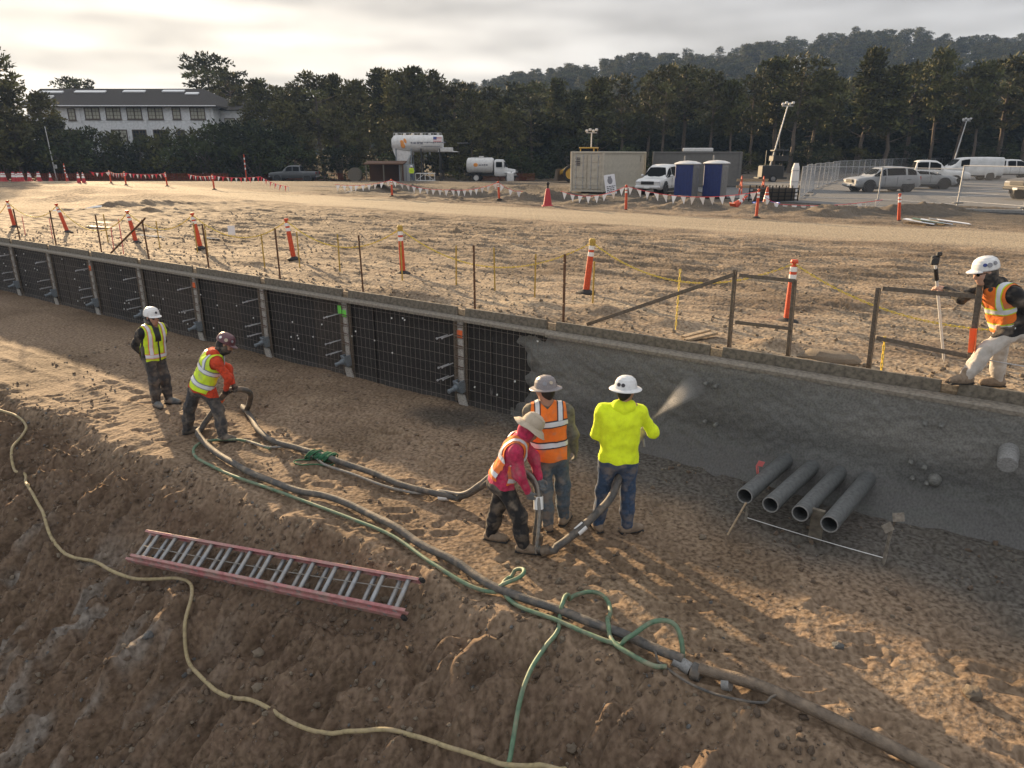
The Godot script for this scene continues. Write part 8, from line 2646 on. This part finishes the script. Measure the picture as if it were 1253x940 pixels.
	for k in 2:
		for y in 4: 
			for s in [-1, 1]:
				mb.bar(Vector3(-1.2, 0.12 + 0.2 * y + 0.02, s * 0.5), Vector3(1.2, 0.12 + 0.2 * y + 0.02, s * 0.5), 0.05, 0.05)
		for x in 7:
			for s in [-1, 1]: mb.bar(Vector3(-1.2 + x * 0.4, 0.0, s * 0.5), Vector3(-1.2 + x * 0.4, 0.9, s * 0.5), 0.05, 0.05)
	part("basket", mb, M.black_plastic, o)
	mb = MB.new(); mb.box(Vector3(0, 0.4, 0), Vector3(2.2, 0.7, 0.8), 0.05)
	part("contents", mb, M.raw_steel, o)
	o = thing("sign_stack", "flat pile of striped sign panels lying on the road verge at right", "sign panels", Vector3(16.0, ground_y(16.0, -27.8) + 0.05, -27.8), 0.3)
	for k in 5:
		mb = MB.new()
		mb.box(Vector3(-0.5 + 0.28 * k, 0.05 + 0.03 * (k % 2), 0.12 * k), Vector3(0.5, 0.02, 1.1), 0.004, Basis(Vector3.UP, 0.5 + 0.1 * k) * Basis(Vector3.RIGHT, 0.12))
		part("panel", mb, [M.paper, M.hose_green, M.paper, M.conduit_end, M.paper][k], o)
	o = thing("trestle_barricade", "small trestle with orange legs and pale boards right of the blue toilets", "barricade", Vector3(15.3, ground_y(15.3, -47), -47.0))
	for y in [0.55, 0.95]:
		mb = MB.new(); mb.box(Vector3(0, y, 0), Vector3(2.0, 0.16, 0.04), 0.005)
		part("board", mb, M.wood_new, o)
	for s in [-0.7, 0.7]:
		mb = MB.new(); mb.bar(Vector3(s, 0, -0.3), Vector3(s, 1.2, 0), 0.06, 0.06); mb.bar(Vector3(s, 0, 0.3), Vector3(s, 1.2, 0), 0.06, 0.06)
		part("leg", mb, M.delineator_orange, o)
	for q in [[-1.6, -89.6, "white plastic drum standing at the water truck's front wheel"]]:
		o = thing("plastic_drum", q[2], "drum", Vector3(q[0] + 1.4, ground_y(q[0], q[1]), q[1]))
		mb = MB.new(); mb.lathe([Vector2(0.0, 0.0), Vector2(0.42, 0.0), Vector2(0.46, 0.4), Vector2(0.42, 1.0), Vector2(0.3, 1.1), Vector2(0.0, 1.1)], 14)
		part("drum", mb, M.tank_white, o)
		mb = MB.new(); mb.cyl(Vector3(0.12, 1.1, 0), Vector3(0.12, 1.18, 0), 0.08, 0.08, 10)
		part("cap", mb, M.black_plastic, o)
	# low orange mesh fence along the far verge
	for q in [[-75.0, -92.0, -36.0, -94.0, "orange mesh fence along the verge below the white building"], [-36.0, -101.5, -17.0, -101.0, "orange mesh fence behind the dark pickup"], [-5.0, -96.5, 3.0, -96.0, "orange mesh fence behind the water truck"]]:
		var a := Vector3(q[0], ground_y(q[0], q[1]), q[1]); var b := Vector3(q[2], ground_y(q[2], q[3]), q[3])
		o = thing("safety_fence", q[4], "fence", a)
		var l := a.distance_to(b); var e := (b - a) / l
		mb = MB.new()
		for r in 7: mb.bar(Vector3(0, 0.2 + 0.13 * r, 0), e * l + Vector3(0, 0.2 + 0.13 * r, 0), 0.01, 0.03)
		var x := 0.0
		while x < l: mb.bar(e * x + Vector3(0, 0.18, 0), e * x + Vector3(0, 1.02, 0), 0.07, 0.01); x += 0.3
		stuff(part("netting", mb, M.net_orange, o))
		for k in int(l / 3.0) + 1:
			mb = MB.new(); mb.bar(e * (k * 3.0), e * (k * 3.0) + Vector3(0, 1.15, 0), 0.05, 0.03)
			part("post", mb, M.rusty_steel, o)
	# the jet of wet concrete
	var tip := W(4.53, 1.94, -0.32); var wall := W(4.36, 0.12, -0.40)
	var yy := (tip - wall).normalized()
	var xx := yy.cross(Vector3.UP).normalized()
	for k in 3:
		var jet := FogVolume.new()
		jet.shape = RenderingServer.FOG_VOLUME_SHAPE_CONE
		var end := tip.lerp(wall, [0.5, 0.8, 1.08][k])
		jet.size = Vector3([0.10, 0.22, 0.40][k], tip.distance_to(end), [0.10, 0.22, 0.40][k])
		jet.transform = Transform3D(Basis(xx, yy, xx.cross(yy)), (tip + end) * 0.5)
		var fm := FogMaterial.new()
		fm.density = [4.0, 1.3, 0.45][k]; fm.albedo = Color(0.93, 0.92, 0.90)
		jet.material = fm
		jet.name = numbered("concrete_spray")
		add_child(jet)
		tag(jet, ["dense core of the concrete jet leaving the nozzle", "spreading middle of the concrete jet", "faint outer mist of the concrete jet reaching the wall"][k], "spray")
	var mm := MultiMesh.new()
	mm.transform_format = MultiMesh.TRANSFORM_3D
	mm.mesh = rock_mesh(3, 0.5, M.shotcrete_plain)
	mm.instance_count = 3000
	for i in 3000:
		var t := rng.randf()
		var r := 0.02 + 0.20 * t
		var p := tip.lerp(wall, t) + xx * rng.randfn() * r * 0.4 + xx.cross(yy) * rng.randfn() * r * 0.4
		mm.set_instance_transform(i, Transform3D(Basis().scaled(Vector3.ONE * rng.randf_range(0.0012, 0.003)), p))
	var sp := MultiMeshInstance3D.new()
	sp.multimesh = mm
	sp.name = "spray_droplets"
	add_child(sp)
	stuff(tag(sp, "grit and droplets flying in the jet of sprayed concrete", "spray"))

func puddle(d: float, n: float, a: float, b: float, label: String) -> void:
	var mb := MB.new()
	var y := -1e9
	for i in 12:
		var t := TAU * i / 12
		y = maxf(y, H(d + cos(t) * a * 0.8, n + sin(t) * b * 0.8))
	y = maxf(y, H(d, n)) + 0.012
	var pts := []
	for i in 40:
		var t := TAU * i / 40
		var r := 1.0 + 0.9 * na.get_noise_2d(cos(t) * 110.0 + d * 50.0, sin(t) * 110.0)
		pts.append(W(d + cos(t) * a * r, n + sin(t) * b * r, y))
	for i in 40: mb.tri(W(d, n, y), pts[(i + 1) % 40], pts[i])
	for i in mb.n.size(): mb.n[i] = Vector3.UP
	tag(part("puddle", mb, M.puddle_pale), label, "puddle")
